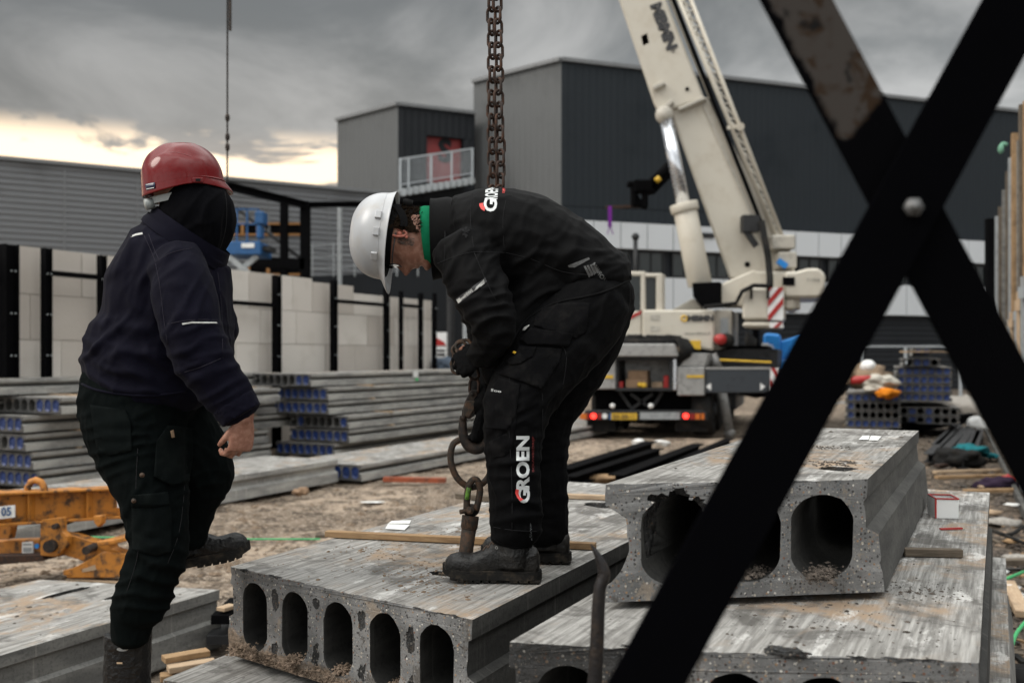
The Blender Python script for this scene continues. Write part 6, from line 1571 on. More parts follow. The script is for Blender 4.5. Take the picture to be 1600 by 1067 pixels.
M['boot_b'] = paint('black_boot', (.006, .006, .0065), .4, 0, .4, 14, dirtc=(.02, .018, .016), bump=.4, spec=.3)
M['sole'] = paint('boot_sole', (.008, .0075, .007), .8, 0, .55, 30, dirtc=(.05, .040, .030), spec=.2)
M['glove'] = fabric('black_glove', (.008, .008, .0085), .1, .3, (.02, .02, .02), 700)
M['hair'] = fabric('dark_hair', (.018, .012, .008), .1, .4, (.05, .035, .025), 400)
M['grey_hair'] = fabric('grey_stubble', (.14, .11, .095), .1, .6, (.26, .24, .23), 900)
M['white_plastic'] = paint('white_helmet_shell', (.43, .44, .455), .30, 0, .35, 12, dirtc=(.40, .37, .33))
M['red_plastic'] = paint('red_helmet_shell', (.14, .005, .006), .13, 0, .15, 9, dirtc=(.12, .006, .006), spec=.32)
M['grey_plastic'] = paint('grey_plastic', (.28, .30, .30), .4)
M['silver_print'] = paint('silver_print', (.62, .64, .64), .45); M['red_print'] = paint('red_print', (.62, .05, .045), .5); M['dull_print'] = paint('dull_print', (.10, .10, .10), .5, 0, .6, 120)
M['dark_red_print'] = paint('dark_red_print', (.16, .012, .012), .6); M['reflex'] = paint('reflective_strip', (.45, .45, .43), .4, 0, .3, 60)
M['shirt_green'] = fabric('green_shirt', (.008, .14, .065), .2, .2)
M['seam'] = fabric('seam_thread', (.020, .020, .021)); M['seam_navy'] = fabric('navy_seam', (.026, .024, .032))

# ================================================================ WORKER IN THE WHITE HELMET (bent over)
dA = 3.2
pA = thing('person', 'worker in black with a white helmet bending over to guide the lifting hook', 'person', G(790, 905, H1))
torso = [(966, 436, .12, 40, .15), (930, 428, .12, 57, .18), (880, 408, .12, 72, .19), (822, 386, .12, 83, .205), (768, 370, .12, 78, .215), (728, 367, .12, 65, .19), (712, 368, .12, 56, .14), (700, 369, .12, 42, .09)]
belly = [(850, 440, .1, 55, .16), (812, 490, .08, 42, .14), (782, 545, .03, 30, .11), (770, 578, .0, 20, .07), (765, 598, -.01, 9, .03)]
arm_n = [(724, 385, -.04, 50, .085), (742, 436, -.09, 47, .08), (766, 488, -.12, 41, .075), (771, 518, -.11, 34, .065), (760, 543, -.07, 26, .055), (747, 556, -.04, 20, .045)]
arm_f = [(722, 385, .28, 46, .08), (745, 450, .30, 42, .075), (768, 525, .28, 36, .065), (762, 590, .18, 28, .052), (757, 640, .10, 22, .045)]
leg_n = [(938, 462, .04, 56, .12), (915, 490, .03, 66, .125), (874, 536, .0, 68, .12), (832, 590, -.03, 61, .11), (808, 640, -.05, 53, .10), (802, 690, -.05, 46, .092), (803, 750, -.05, 42, .088), (806, 798, -.05, 42, .085), (805, 828, -.04, 40, .08), (805, 840, -.04, 38, .076)]
leg_f = [(940, 462, .2, 56, .12), (912, 530, .24, 60, .12), (876, 600, .26, 52, .11), (850, 660, .27, 45, .095), (843, 730, .27, 44, .09), (846, 790, .27, 43, .088), (847, 838, .27, 41, .085)]
# head frame
fw = Vector((-.116, 0, -.993)); upv = Vector((-.993, 0, .116))
HA = Matrix.Translation(P(625, 374, dA+.1)) @ Matrix((fw.cross(upv), fw, upv)).transposed().to_4x4()
mb = MB(); head_mesh(mb, HA)
neck = [(640, 362, .1, 27, .055), (665, 366, .1, 31, .06), (700, 368, .12, 36, .08)]
limb(mb, neck, dA); limb(mb, torso[:-1], dA, k=.72); limb(mb, arm_n, dA, k=.55); limb(mb, arm_f, dA, k=.55); limb(mb, leg_n, dA, k=.55); limb(mb, leg_f, dA, k=.55)
# hands inside the gloves
HN = frame(P(752, 553, dA-.04), (-.88, .25, -.42), (-.25, -1, .25)); HF = frame(P(757, 648, dA+.10), (-.22, .05, -1), (.75, -.65, .0))
hand(mb, HN, (45, 75, 60), .85, 1, scale=.96); hand(mb, HF, (40, 55, 40), .85, -1, scale=.96)
for M_ , sx_ in ((leg_n, -.04), (leg_f, .27)): pass
o = fused(mb, .0042, 2, .35); o.transform(world_of(pA).inverted()); o.materials.clear(); o.materials.append(M['skin']); o.name = 'body'
for p in o.polygons: p.use_smooth = True
bodyA = child_mesh('body', o, pA)
for s in (-1, 1): mb = MB(); ear(mb, HA, s); e = mb.build('ear', M['ear'], pA, True); sd_ = e.modifiers.new('s', 'SUBSURF'); sd_.levels = sd_.render_levels = 1
mb = MB(); head_mesh(mb, HA, .007, 3, keep=lambda c: c.z > -.075 and (c.y < -.022 or (c.y < .0 and c.z > .02)) , nz=.006, seed=2); mb.build('hair', M['hair'], pA, True)
mb = MB(); rr = random.Random(9)
for _ in range(420):      # tousled locks at the nape
    a = rr.uniform(math.pi*.5, math.pi*1.5); z = rr.uniform(-.068, .045); x = .080*math.cos(a+math.pi/2)*(-1); y = -.02-.085*abs(math.sin(a+math.pi/2+math.pi)) if False else -.018-.086*abs(math.cos(a)) 
    x = .080*math.sin(a)
    p = Vector((x, y, z)); nn_ = Vector((x*1.1, y+.0, 0)).normalized(); dr = (Vector((rr.uniform(-1, 1), rr.uniform(-1, .4), rr.uniform(-1.4, -.1)))*.9+nn_*.55).normalized()
    ln = rr.uniform(.010, .020); mb.tube([HA @ p, HA @ (p+dr*ln*.5+nn_*.003), HA @ (p+dr*ln-nn_*.001)], [.0016, .0013, .0004], 4)
mb.build('hair_locks', M['hair'], pA, True)
mb = MB()
for _ in range(170):      # grey sideburn
    y = rr.uniform(-.002, .024); z = rr.uniform(-.052, .0)
    p = Vector((-.0755-.001, y, z)); d_ = Vector((-.15, rr.uniform(-.3, .5), -1)).normalized(); mb.tube([HA @ (p+Vector((.004, 0, 0))), HA @ (p+d_*.008)], [.0009, .0003], 3)
mb.build('sideburn', M['grey_hair'], pA)
def helmet(MX, parent, mat, kind):
    ctr = Vector((0, -.004, .052)); rx, ry, rz = (.118, .140, .108) if kind == 'white' else (.104, .118, .116); n = 60; mb = MB(); vs = []
    rows = 20
    for i in range(rows+1):
        th = (math.pi/2)*i/rows; cz = math.cos(th); rr_ = math.sin(th)
        for j in range(n):
            a = 2*math.pi*j/n; x = rx*rr_**.9*math.sin(a); y = ry*rr_**.9*math.cos(a); z = rz*cz**.95 if cz > 0 else 0
            # raised middle crest and side steps
            crest = math.exp(-(x/.030)**4)*.006*(1 if abs(a-math.pi) < 2.6 else .6)*min(1, rr_*3)*max(0, 1-rr_**6)
            if kind == 'red':
                back = max(0, -math.cos(a)); step_ = .005/(1+math.exp(-((-z+.058+.03*back)/.0012)))*(1 if y < .03 else max(0, 1-(y-.03)/.03))
                x *= 1+step_/rx; y *= 1+step_/ry
            nn_ = Vector((x, y, z)).normalized(); vs.append(MX @ (ctr+Vector((x, y, z))+nn_*crest))
    # flare to the rim
    def rim(k, a):
        fr = max(0, math.cos(a)); bk_ = max(0, -math.cos(a))
        out = ((.003, .006, .010)[k]+(.040*fr**3 if k == 2 else .018*fr**3 if k == 1 else 0)) if kind == 'white' else ((.005, .007, .008)[k]+(.022*fr**4 if k == 2 else .010*fr**4 if k == 1 else 0))
        dz = (-.010, -.020, -.025)[k]-((.012*bk_**1.5+.006) if kind == 'red' else .004*bk_)*(k+1)/3-(.012*fr**4 if k == 2 else 0)+(.010*(abs(math.sin(a))**6)*(k+1)/3 if kind == 'red' else 0)
        if kind == 'red' and k == 0: out = .006; 
        return out, dz
    for k in range(3):
        for j in range(n):
            a = 2*math.pi*j/n; out, dz = rim(k, a); vs.append(MX @ (ctr+Vector(((rx+out)*math.sin(a), (ry+out)*math.cos(a), dz))))
    R_ = rows+1+3; fs = [(i*n+j, (i+1)*n+j, (i+1)*n+(j+1) % n, i*n+(j+1) % n) for i in range(R_-1) for j in range(n)]
    mb.add(vs, fs); o = mb.build('helmet', mat, parent, True); s = o.modifiers.new('t', 'SOLIDIFY'); s.thickness = .0035; s.offset = -1; s = o.modifiers.new('s', 'SUBSURF'); s.levels = s.render_levels = 1
    return o, ctr, (rx, ry, rz)
hA, hc_, hr_ = helmet(HA, pA, M['white_plastic'], 'white')
def hring(MX, ctr, ra, rb, z, r_, mat, parent, name, a0=0, a1=360, n=40, dz=lambda a: 0):
    mb = MB(); pts = [MX @ (ctr+Vector((ra*math.sin(R(a0+(a1-a0)*k/n)), rb*math.cos(R(a0+(a1-a0)*k/n)), z+dz(R(a0+(a1-a0)*k/n))))) for k in range(n+(0 if a1-a0 == 360 else 1))]
    mb.tube(pts, r_, 6, closed=(a1-a0 == 360)); return mb.build(name, mat, parent, True)
hring(HA, hc_, .1205, .1425, .002, .0022, M['white_plastic'], hA, 'rib', 200, 340)
for a in (-58, -90, -112):           # side slots and clips on the near side
    a_ = R(a); c = hc_+Vector((.124*math.sin(a_), .146*math.cos(a_), .012)); mb = MB(); tb = Matrix((Vector((math.cos(a_), -math.sin(a_), 0)), Vector((math.sin(a_), math.cos(a_), 0)), Vector((0, 0, 1)))).transposed()
    mb.box((0, 0, 0), (.026, .010, .020), M=tb); mb.v = [HA @ (v+c) for v in mb.v]; mb.build('clip', M['white_plastic'], hA, bevel=.002, seg=2)
# suspension band behind the ear and across the nape
def band_strip(MX, pts, hw, th, name, mat, parent):
    mb = MB(); k = len(pts)
    vs = []
    for i, (p, nrm) in enumerate(pts):
        p = Vector(p); nrm = Vector(nrm).normalized(); t = (Vector(pts[min(i+1, k-1)][0])-Vector(pts[max(i-1, 0)][0])).normalized(); w_ = t.cross(nrm).normalized()
        for s, q in ((-1, 0), (1, 0), (1, 1), (-1, 1)): vs.append(MX @ (p+w_*hw*s+nrm*th*q))
    fs = [(i*4+j, i*4+(j+1) % 4, (i+1)*4+(j+1) % 4, (i+1)*4+j) for i in range(k-1) for j in range(4)]+[(3, 2, 1, 0), tuple((k-1)*4+j for j in range(4))]
    mb.add(vs, fs); return mb.build(name, mat, parent, bevel=.001)
arc = []
for k in range(25):
    a = R(-20-320*k/24); arc.append(((.083*math.sin(a), -.006+.107*math.cos(a), .028-.012*max(0, -math.cos(a))), (math.sin(a), math.cos(a), 0)))
band_strip(HA, arc, .012, .003, 'headband', M['glove'], hA)
bk = []
for k in range(13):
    a = R(205+50*k/12) ; bk.append(((.088*math.sin(a), -.004+.112*math.cos(a), .030-.048*math.sin(math.pi*k/12*.5)), (math.sin(a), math.cos(a), .1)))
band_strip(HA, bk, .012, .003, 'nape_strap', M['glove'], hA)
mb = MB(); mb.cyl(HA @ Vector((0, -.112, -.01)), HA @ Vector((0, -.134, -.012)), .017, n=16); mb.build('ratchet_knob', M['rubber'], hA, True)
# dark inner lining seen under the rim
mb = MB(); vs = []; n = 40
for z, f_ in ((-.018, .97), (.03, .92)):
    for j in range(n): a = 2*math.pi*j/n; vs.append(HA @ (hc_+Vector((.116*f_*math.sin(a), .138*f_*math.cos(a), z))))
mb.add(vs, [(j, (j+1) % n, n+(j+1) % n, n+j) for j in range(n)]); mb.add([HA @ (hc_+Vector((.107*math.sin(2*math.pi*j/n), .128*math.cos(2*math.pi*j/n), .0))) for j in range(n)], [tuple(range(n))]); mb.build('lining', M['rubber'], hA)
# glasses
mb = MB(); mb.tube([HA @ Vector(q) for q in ((-.079, -.012, .006), (-.080, .03, .008), (-.076, .066, .009), (-.066, .088, .008))], .0022, 6)
gls = mb.build('glasses', M['text_dark'], pA, True)
for s in (-1, 1):
    mb = MB(); pts = [HA @ (Vector((s*.033, .094, .000))+Vector((.027*math.cos(a)*1, -.006*abs(math.cos(a)), .019*math.sin(a)))) for a in [2*math.pi*k/18 for k in range(18)]]
    mb.tube(pts, .0018, 6, closed=True); mb.build('rim', M['text_dark'], gls, True)
gm = NT('spectacle_lens'); gm.col((.9, .9, .92)); gm.set(rough=.03, trans=.85, spec=.8); M['lens'] = gm.mat
for s in (-1, 1):
    mb = MB(); pts = [HA @ (Vector((s*.033, .0945, .000))+Vector((.026*math.cos(a), -.006*abs(math.cos(a)), .018*math.sin(a)))) for a in [2*math.pi*k/18 for k in range(18)]]; mb.add(pts, [tuple(range(18))]); mb.build('lens', M['lens'], gls)
# collars
def ring_band(name, seq, mat, parent, tilt, thick=.92, n=44, wob=.012, sub=4):
    """an open band round the neck; seq of (px, py, dd, ra, rb); tilt = picture direction of the band's long side"""
    u0 = Vector((tilt[0], 0, -tilt[1])).normalized(); q = smoothlist(seq, sub); outer = []; inner = []
    for i, (x, y, dd, ra, rb) in enumerate(q):
        c = P(x, y, dA+dd)
        for lst, k in ((outer, 1.0), (inner, thick)):
            lst.append([c+u0*(ra*dA/F*k*math.cos(2*math.pi*j/n)*(1+wob*noise.noise(Vector((j*.45, i*.3, k)))))+VIEW*(rb*k*math.sin(2*math.pi*j/n)) for j in range(n)])
    allr = outer+inner[::-1]; K = len(allr); mb = MB()
    mb.add([p for r_ in allr for p in r_], [(i*n+j, i*n+(j+1) % n, (i+1)*n+(j+1) % n, (i+1)*n+j) for i in range(K-1) for j in range(n)])
    o = mb.build(name, mat, parent, True); sd_ = o.modifiers.new('s', 'SUBSURF'); sd_.levels = sd_.render_levels = 1; return o
ring_band('shirt_collar', [(661, 369, .1, 47, .076), (668, 369, .105, 49, .080), (684, 370, .11, 50, .085)], M['shirt_green'], pA, (9, 93), .94)
# trousers first, then the jacket over them
mb = MB(); limb(mb, [(962, 447, .12, 46, .15), (935, 462, .12, 60, .185), (900, 470, .12, 52, .18)], dA); limb(mb, leg_n, dA); limb(mb, leg_f, dA)
foldT = [(800, 690, 15, 60, 60, 9, 17), (805, 740, -12, 60, 60, 7, 19), (800, 815, 5, 60, 40, 9, 16), (850, 810, -5, 55, 45, 9, 17), (850, 640, 40, 70, 40, 8, 20), (905, 560, 40, 90, 60, 8, 24), (950, 480, 35, 60, 50, 7, 22), (790, 655, 30, 45, 30, 8, 14), (880, 600, 50, 80, 60, 7, 22), (865, 700, 10, 50, 60, 7, 20), (770, 640, 60, 40, 40, 8, 15)]
trA = garment('trousers', mb, M['trouser_black'], pA, .0058, 4, foldT, .0030, 11, key='trA', fine=.0008)
mb = MB(); limb(mb, torso, dA); limb(mb, belly, dA); limb(mb, arm_n, dA); limb(mb, arm_f, dA)
foldJ = [(800, 440, 60, 80, 70, 9, 22), (850, 400, 38, 110, 60, 8, 26), (900, 420, 30, 80, 50, 9, 22), (735, 430, 35, 55, 60, 9, 17), (760, 490, 20, 50, 45, 11, 14), (757, 535, -10, 40, 35, 9, 12), (700, 400, 55, 50, 50, 8, 18), (820, 350, 50, 80, 50, 5, 28), (780, 560, 65, 50, 30, 8, 14), (940, 420, 20, 60, 40, 8, 18), (845, 460, 15, 70, 35, 8, 18), (790, 390, 75, 70, 45, 7, 24), (700, 340, 70, 40, 40, 6, 20)]
jkA = garment('jacket', mb, M['jacket_black'], pA, .0058, 5, foldJ, .0030, 8, key='jkA', fine=.0007)
ring_band('collar', [(675, 374, .11, 66.5, .102), (684, 373, .115, 65, .108), (699, 370, .12, 64, .118), (712, 368, .12, 60, .125)], M['jacket_black'], jkA, (4, 131), .92)
# gloves
def glove(MX, curl, mirror, key, thumb=(35, 25), thin=.5):
    mb = MB(); hand(mb, MX, curl, 1.22, mirror, thumb=thumb, thumb_in=thin)
    c0 = MX @ Vector((0, -.02, 0)); c1 = MX @ Vector((0, -.065, 0)); mb.cyl(c1, c0, .036, .031, 18)
    return garment('glove', mb, M['glove'], pA, .0032, 2, (), .0016, 30, key=key, fine=.0004)
glN = glove(HN, (45, 75, 60), 1, 'gN', (30, 40), .8); glF = glove(HF, (40, 55, 40), -1, 'gF')
# boots
def boot_at(heel_px, toe_px, z, name='boot', **k):
    a_, b_ = G(*heel_px, z), G(*toe_px, z); return footM(a_, b_-a_)
MXn = boot_at((846, 912), (692, 906), H1+.0005); MXn = footM(G(843, 910, H1+.0005), Vector((-1, .10, 0)))
bN = boot(MXn, pA, 'boot', M['boot'], M['sole'], L=.305, shaft=.15)
MXf = footM(G(890, 880, H1+.0005), Vector((-1, .12, 0))); bF = boot(MXf, pA, 'boot', M['boot'], M['sole'], L=.305, shaft=.15)
# laces and eyelets on the near boot
mb = MB(); L_ = .305
bk_ = [k for k in BV if k.startswith('boot')][0]; inv_ = MXn.inverted()
def on_boot(x, y):          # the point of the instep straight above (x, y) of the boot
    h = BV[bk_].ray_cast(MXn @ Vector((x, y, .30)), (MXn.to_3x3() @ Vector((0, 0, -1))).normalized()); return (h[0] if h[0] is not None else MXn @ Vector((x, y, .15)))+MXn.to_3x3() @ Vector((0, 0, .002))
for k in range(5):
    x = .178-.017*k
    for sg in (-1, 1): mb.tube([on_boot(x, -.024*sg), on_boot(x-.006, -.010*sg), on_boot(x-.011, .010*sg), on_boot(x-.016, .024*sg)], .0024, 5)
for s in (-1, 1): mb.tube([MXn @ Vector(q) for q in ((.118, 0, .160), (.140, s*.020, .178), (.152, s*.030, .160), (.142, s*.028, .138), (.126, s*.010, .150))], .0023, 5)
mb.build('lace', paint('brown_lace', (.085, .055, .038), .7, 0, .4), bN, True)
for x, z in ((.132, .118), (.118, .135), (.104, .152)):
    mb = MB(); hx = MXn @ Vector((x, .050-(x-.10)*.12, z)); pts = [hx+Vector((.004*math.cos(a), -.004, .004*math.sin(a))) for a in [math.pi*k/5 for k in range(10)]]; mb.tube(pts, .0012, 5, closed=True); mb.build('eyelet', M['alu'], bN, True)
# ---- what is printed and sewn on him
J, T_ = ['jkA'], ['trA']
def rot(ax): return (math.cos(R(ax)), -math.sin(R(ax)))
text_drape('lettering', 'ROEN', (783, 0), (0, 0), (0, 0), 1, 1, J, M['silver_print'], jkA) if False else None
# back of the jacket: name running up over the shoulder
text_drape('lettering', 'G', (776.5, 331), (0.02, -1), (-1, -.03), 20, 21, J, M['silver_print'], jkA, .03)
text_drape('lettering', 'ROEN', (777.5, 311), (.08, -1), (-1, .05), 20, 20.5, J, M['silver_print'], jkA, .03)
patch('red_arc', [(749, 318), (755, 317), (755, 321), (758, 324), (757, 330), (752, 327), (749, 322)], J, M['red_print'], jkA, .0022, 3, thick=False)
text_drape('small_lettering', 'BOUWBEDRIJF', (790, 301), (.1, -1), (-1, .1), 14, 5.5, J, M['red_print'], jkA, .0, step=3)
# trouser leg
text_drape('lettering', 'ROEN', (827.5, 765), (0.0, -1), (-1, 0), 84, 21, T_, M['silver_print'], trA, .04, off=.002)
text_drape('lettering', 'G', (828, 786), (0.0, -1), (-1, 0), 22, 19, T_, M['silver_print'], trA, .04, off=.002)
patch('red_arc', [(806, 764), (811, 765), (810, 771), (813, 777), (818, 780), (813, 783), (808, 777), (805, 770)], T_, M['red_print'], trA, .0035, 3, thick=False)
text_drape('small_lettering', 'BOUWBEDRIJF', (835.5, 737), (0.0, -1), (-1, 0), 55, 4.2, T_, M['dark_red_print'], trA, .005, step=3)
# sleeve strip
strip = [(712, 467), (758, 433.5), (761, 440), (716, 475)]
st_ = patch('sleeve_strip', strip, J, M['text_dark'], jkA, .002, 4, thick=False)
ux = (math.cos(R(36.5)), -math.sin(R(36.5))); uy = (-math.sin(R(36.5)), -math.cos(R(36.5)))
text_drape('strip_print', 'wwHIWE', (720, 470), ux, uy, 25, 5.2, J, M['reflex'], jkA, .03, off=.003, step=3)
for k in range(4):
    a = (741+k*.9, 455-k*1.9); patch('strip_line', [(741+k*.8, 453.8-k*1.7), (757-k*.3, 441.8-k*1.7), (757.3-k*.3, 443-k*1.7), (741+k*.8, 455-k*1.7)], J, M['reflex'], jkA, .0032, 5, thick=False)
patch('strip_end', [(713, 468.5), (718, 465), (721, 470), (716, 474)], J, M['reflex'], jkA, .0032, 4, thick=False)
# dull prints at the waist
ang = -63
for k in range(4):
    x = 912+k*4.6; y = 416-k*1.2; L2 = 20-k*1; dx, dy = math.cos(R(65))*L2, math.sin(R(65))*L2
    patch('stripe_print', [(x, y), (x+3, y-.8), (x+3+dx, y-.8+dy-3), (x+dx, y+dy)], J, M['dull_print'], jkA, .002, 6, thick=False)
text_drape('waist_lettering', 'WORKM', (946, 447), (-.55, -.84), (.84, -.55), 40, 7, J, M['dull_print'], jkA, .01, step=4)
patch('waist_strip', [(887, 415), (920, 402), (922, 405), (898, 418), (889, 418)], J, M['dull_print'], jkA, .002, 6, thick=False)
text_drape('star_emblem', '*', (722, 372), (1, 0), (0, -1), 12, 18, J, M['seam'], jkA, .02)
# seams of jacket
for pts in ([(738, 297), (735, 340), (741, 395)], [(683, 412), (715, 400), (741, 394), (788, 395)], [(788, 395), (786, 340), (795, 295)], [(741, 395), (760, 440), (775, 470)], [(790, 395), (830, 405), (880, 425), (930, 430)], [(705, 310), (696, 345), (695, 400), (690, 430)]):
    seam('seam', pts, J, M['seam'], jkA, .0012)
# jacket hem band
seam('hem', [(992, 432), (955, 452), (918, 463), (867, 474), (827, 497), (808, 520), (783, 572)], J+T_, M['jacket_black'], jkA, .0045, .0, 4)
# trouser pockets and flaps
pk = M['pocket_black']
patch('pocket', [(836, 496), (848, 482), (872, 474), (912, 472), (922, 474), (916, 518), (900, 528), (870, 520), (834, 508)], T_, pk, trA, .006, 6)
patch('pocket_flap', [(829, 512), (896, 521), (888, 542), (852, 538), (824, 538), (812, 530)], T_, pk, trA, .012, 6)
patch('cargo_pocket', [(796, 566), (812, 540), (878, 545), (874, 565), (858, 590), (846, 608), (822, 598), (778, 584)], T_, pk, trA, .008, 6)
patch('pocket_flap', [(790, 564), (800, 556), (838, 541), (832, 556), (812, 568), (797, 570)], T_, pk, trA, .014, 5)
patch('knee_panel', [(760, 612), (780, 590), (812, 600), (806, 650), (792, 672), (756, 668)], T_, pk, trA, .005, 6)
patch('knee_panel_edge', [(790, 640), (808, 648), (800, 702), (788, 712), (770, 716), (764, 690), (792, 676)], T_, pk, trA, .003, 6)
patch('white_tag', [(816, 516), (819, 511), (827, 507), (827, 509), (820, 516)], J+T_, M['reflex'], trA, .014, 4)
patch('yellow_tag', [(800, 551), (803, 548), (807, 550), (804, 553)], T_, M['yellow'], trA, .018, 3)
text_drape('knee_print', 'Snickers' if False else 'Soo', (767, 611), (1, .15), (.1, -1), 16, 4, T_, M['silver_print'], trA, .0, off=.007, step=3)
mb = MB(); rr = random.Random(4)
for _ in range(60):
    x = rr.uniform(765, 905); y = rr.uniform(500, 690); h = hit(T_, x, y); 
    if h: mb.ball(h[0]-(h[0]-EYE).normalized()*.012, rr.uniform(.0006, .0016), 5, 4, sc=(1, .4, 1))
for pts in ([(797, 575), (794, 640), (797, 700), (800, 760), (800, 830)], [(845, 560), (848, 640), (846, 700)], [(765, 822), (800, 828), (838, 830)], [(862, 530), (884, 550), (880, 600), (868, 650)]): seam('seam', pts, T_, M['seam'], trA, .0012)
seam('hem', [(766, 838), (785, 850), (815, 855), (842, 850)], T_, M['trouser_black'], trA, .003, 0)
# drips of white paint down the calf
mb = MB()
for k in range(16): x = 828+rr.uniform(-1.5, 1.5)+k*.15; y = 818+k*1.7; h = hit(T_, x, y); mb.ball(h[0]-(h[0]-EYE).normalized()*.0006, rr.uniform(.0006, .0014), 5, 4)
mb.build('paint_speck', M['galv'], trA)
# ================================================================ CHAIN, HOOK, CLUTCH
dH = 3.32
ch = thing('lifting_chain', 'rusty doubled lifting chain hanging down behind the bent worker to his gloves', 'chain', P(775, -60, dH))
def link(c, ax, nrm, L, W, r_, mat, parent, name='chain_link'):
    """an oval link: ax = long direction, nrm = normal of its plane"""
    ax = Vector(ax).normalized(); nrm = Vector(nrm); nrm = (nrm-ax*nrm.dot(ax)).normalized(); sd_ = ax.cross(nrm)
    st = L/2-W/2; pts = []
    for k in range(14):
        a = math.pi*(k/6.5 if k < 7 else (k)/6.5); 
        a = 2*math.pi*(k+.5)/14; y = math.sin(a)*W/2+(st if math.sin(a) > 0 else -st); x = math.cos(a)*W/2; pts.append(Vector(c)+ax*y+sd_*x)
    mb = MB(); mb.tube(pts, r_, 8, closed=True); return mb.build(name, mat, parent, True)
px_m = F/dH
def strand(x0, y0, x1, y1, dd, phase, seed, n=None):
    a, b = P(x0, y0, dH+dd), P(x1, y1, dH+dd); pitch = .039; N = int((b-a).length/pitch); r3 = random.Random(seed)
    for i in range(N):
        c = a.lerp(b, (i+.5)/N)+Vector((.0015*math.sin(i*.7+seed), 0, 0)); t = phase+(i % 2)*90+r3.uniform(-9, 9)
        link(c, b-a, (math.cos(R(t)), math.sin(R(t)), 0), .053, .0315, .0046*1.12, M['rust'], ch)
strand(767, -430, 769, 330, .0, 62, 1); strand(770, -430, 783, 330, -.012, 35, 2)
strand(742, 590, 741, 618, -.02, 70, 5)
# short free loop over the back of the glove
for (x, y, ang, t) in ((711, 559, 80, 20), (718, 545, 40, 80), (714, 572, 100, 80), (724, 540, 10, 30)):
    link(P(x, y, dH-.10), (math.cos(R(ang)), 0, math.sin(R(ang))), (math.cos(R(t)), math.sin(R(t)), 0), .050, .036, .0056, M['rust2'], ch)
strand(730, 545, 742, 592, -.08, 30, 7)
# hook with its safety latch
hk = thing('lifting_hook', 'worn iron safety hook at the end of the chain in the worker\'s right glove', 'hook', P(740, 620, dH-.02))
dK = dH-.02
mb = MB(); mb.prism([P(x, y, dK-.012) for x, y in ((736, 609), (746, 610), (746, 626), (741, 650), (733, 655), (721, 650), (722, 641), (727, 626))], Vector((0, .024, 0))); ob_ = mb.build('hook_body', M['iron_dark'], hk, bevel=.004, seg=2)
mb = MB(); mb.prism([P(x, y, dK-.018) for x, y in ((728, 626), (743, 626), (741, 640), (733, 653), (723, 650), (723, 640))], Vector((0, .036, 0))); mb.build('latch', M['rust2'], hk, bevel=.003)
mb = MB(); c = P(738, 616, dK-.02); mb.cyl(c, c+Vector((0, .04, 0)), .006, n=12); c = P(723, 653, dK-.02); mb.cyl(c, c+Vector((0, .04, 0)), .0085, n=12); mb.build('latch_pin', M['iron_dark'], hk, True)
q = crom([(724, 650, 5.5), (723, 664, 6.5), (724, 680, 7.5), (731, 695, 8.5), (743, 701, 9), (755, 697, 8), (762, 684, 7), (762, 668, 6.5), (755, 645, 6), (746, 628, 6)], 4)
mb = MB(); mb.tube([P(a, b, dK) for a, b, r_ in q], [r_/px_m for *_, r_ in q], 12); mb.build('hook_bow', M['iron_dark'], hk, True)
# the D ring
rg = thing('lifting_ring', 'large worn oval ring hanging from the hook', 'ring', P(735, 720, dH))
q = crom([(716, 688, 0), (708, 694, 0), (704, 710, .0), (706, 728, .0), (714, 746, 0), (726, 757, 0), (738, 761, .0), (754, 755, .0), (765, 741, 0), (767, 722, 0), (760, 704, 0), (744, 690, 0), (730, 684, 0), (716, 688, 0)][:-1]+[(716, 688, 0)], 3)[:-1]
mb = MB(); mb.tube([P(a, b, dH+.02*math.sin((a-735)/30)) for a, b, _ in q], 5.2/px_m, 12, closed=True); mb.build('ring', M['rust2'], rg, True)
# shackle and anchor pin
lc = thing('lifting_clutch', 'iron shackle with a bolt on a round lifting pin standing in the slab', 'clutch', P(722, 890, dH))
q = crom([(729, 796), (730, 775), (733, 758), (740, 749), (747, 752), (750, 765), (748, 780), (744, 797)], 4)
mb = MB(); mb.tube([P(a, b, dH-.015) for a, b in q], 5.3/px_m, 12); mb.build('shackle', M['rust2'], lc, True)
mb = MB(); mb.tube([P(a, b, dH-.0255) for a, b in ((729.5, 780), (730, 775), (731.5, 767), (733, 762))], 3.6/px_m, 8); mb.build('green_paint', paint('green_shackle_paint', (.12, .28, .03), .5, 0, .6, 60, dirtc=(.03, .03, .02)), lc, True)
mb = MB(); c = P(734, 797, dH-.02); mb.cyl(c+Vector((-.032, -.012, -.004)), c+Vector((.030, .012, .004)), .008, n=12); mb.cyl(P(734, 797, dH-.05), P(736, 797, dH+.03), .014, n=6); mb.cyl(P(733, 797, dH-.058), P(735, 797, dH-.04), .0085, n=16)
mb.build('bolt', M['rust2'], lc, bevel=.001)
mb = MB(); mb.ball(P(736, 797, dH), .028, 14, 8, sc=(1, .8, .8)); mb.build('eye', M['iron_dark'], lc, True)
ax0, ax1 = P(736, 800, dH), P(724, 893, dH-.02); dv = ax1-ax0
mb = MB(); mb.cyl(ax0+dv*.06, ax0+dv*.26, .0285, .0285, 28); mb.cyl(ax0+dv*.262, ax0+dv*.29, .0275, .026, 28); mb.build('collar', M['rust2'], lc, True, bevel=.001)
mb = MB(); mb.cyl(ax0+dv*.29, ax0+dv*1.12, .0245, .0225, 28); mb.build('pin', M['rust2'], lc, True, bevel=.001)
text_on('H', P(727, 818, dH-.031), (1, 0, -.1), (0, 0, 1), .016, M['iron_dark'], lc, .03)

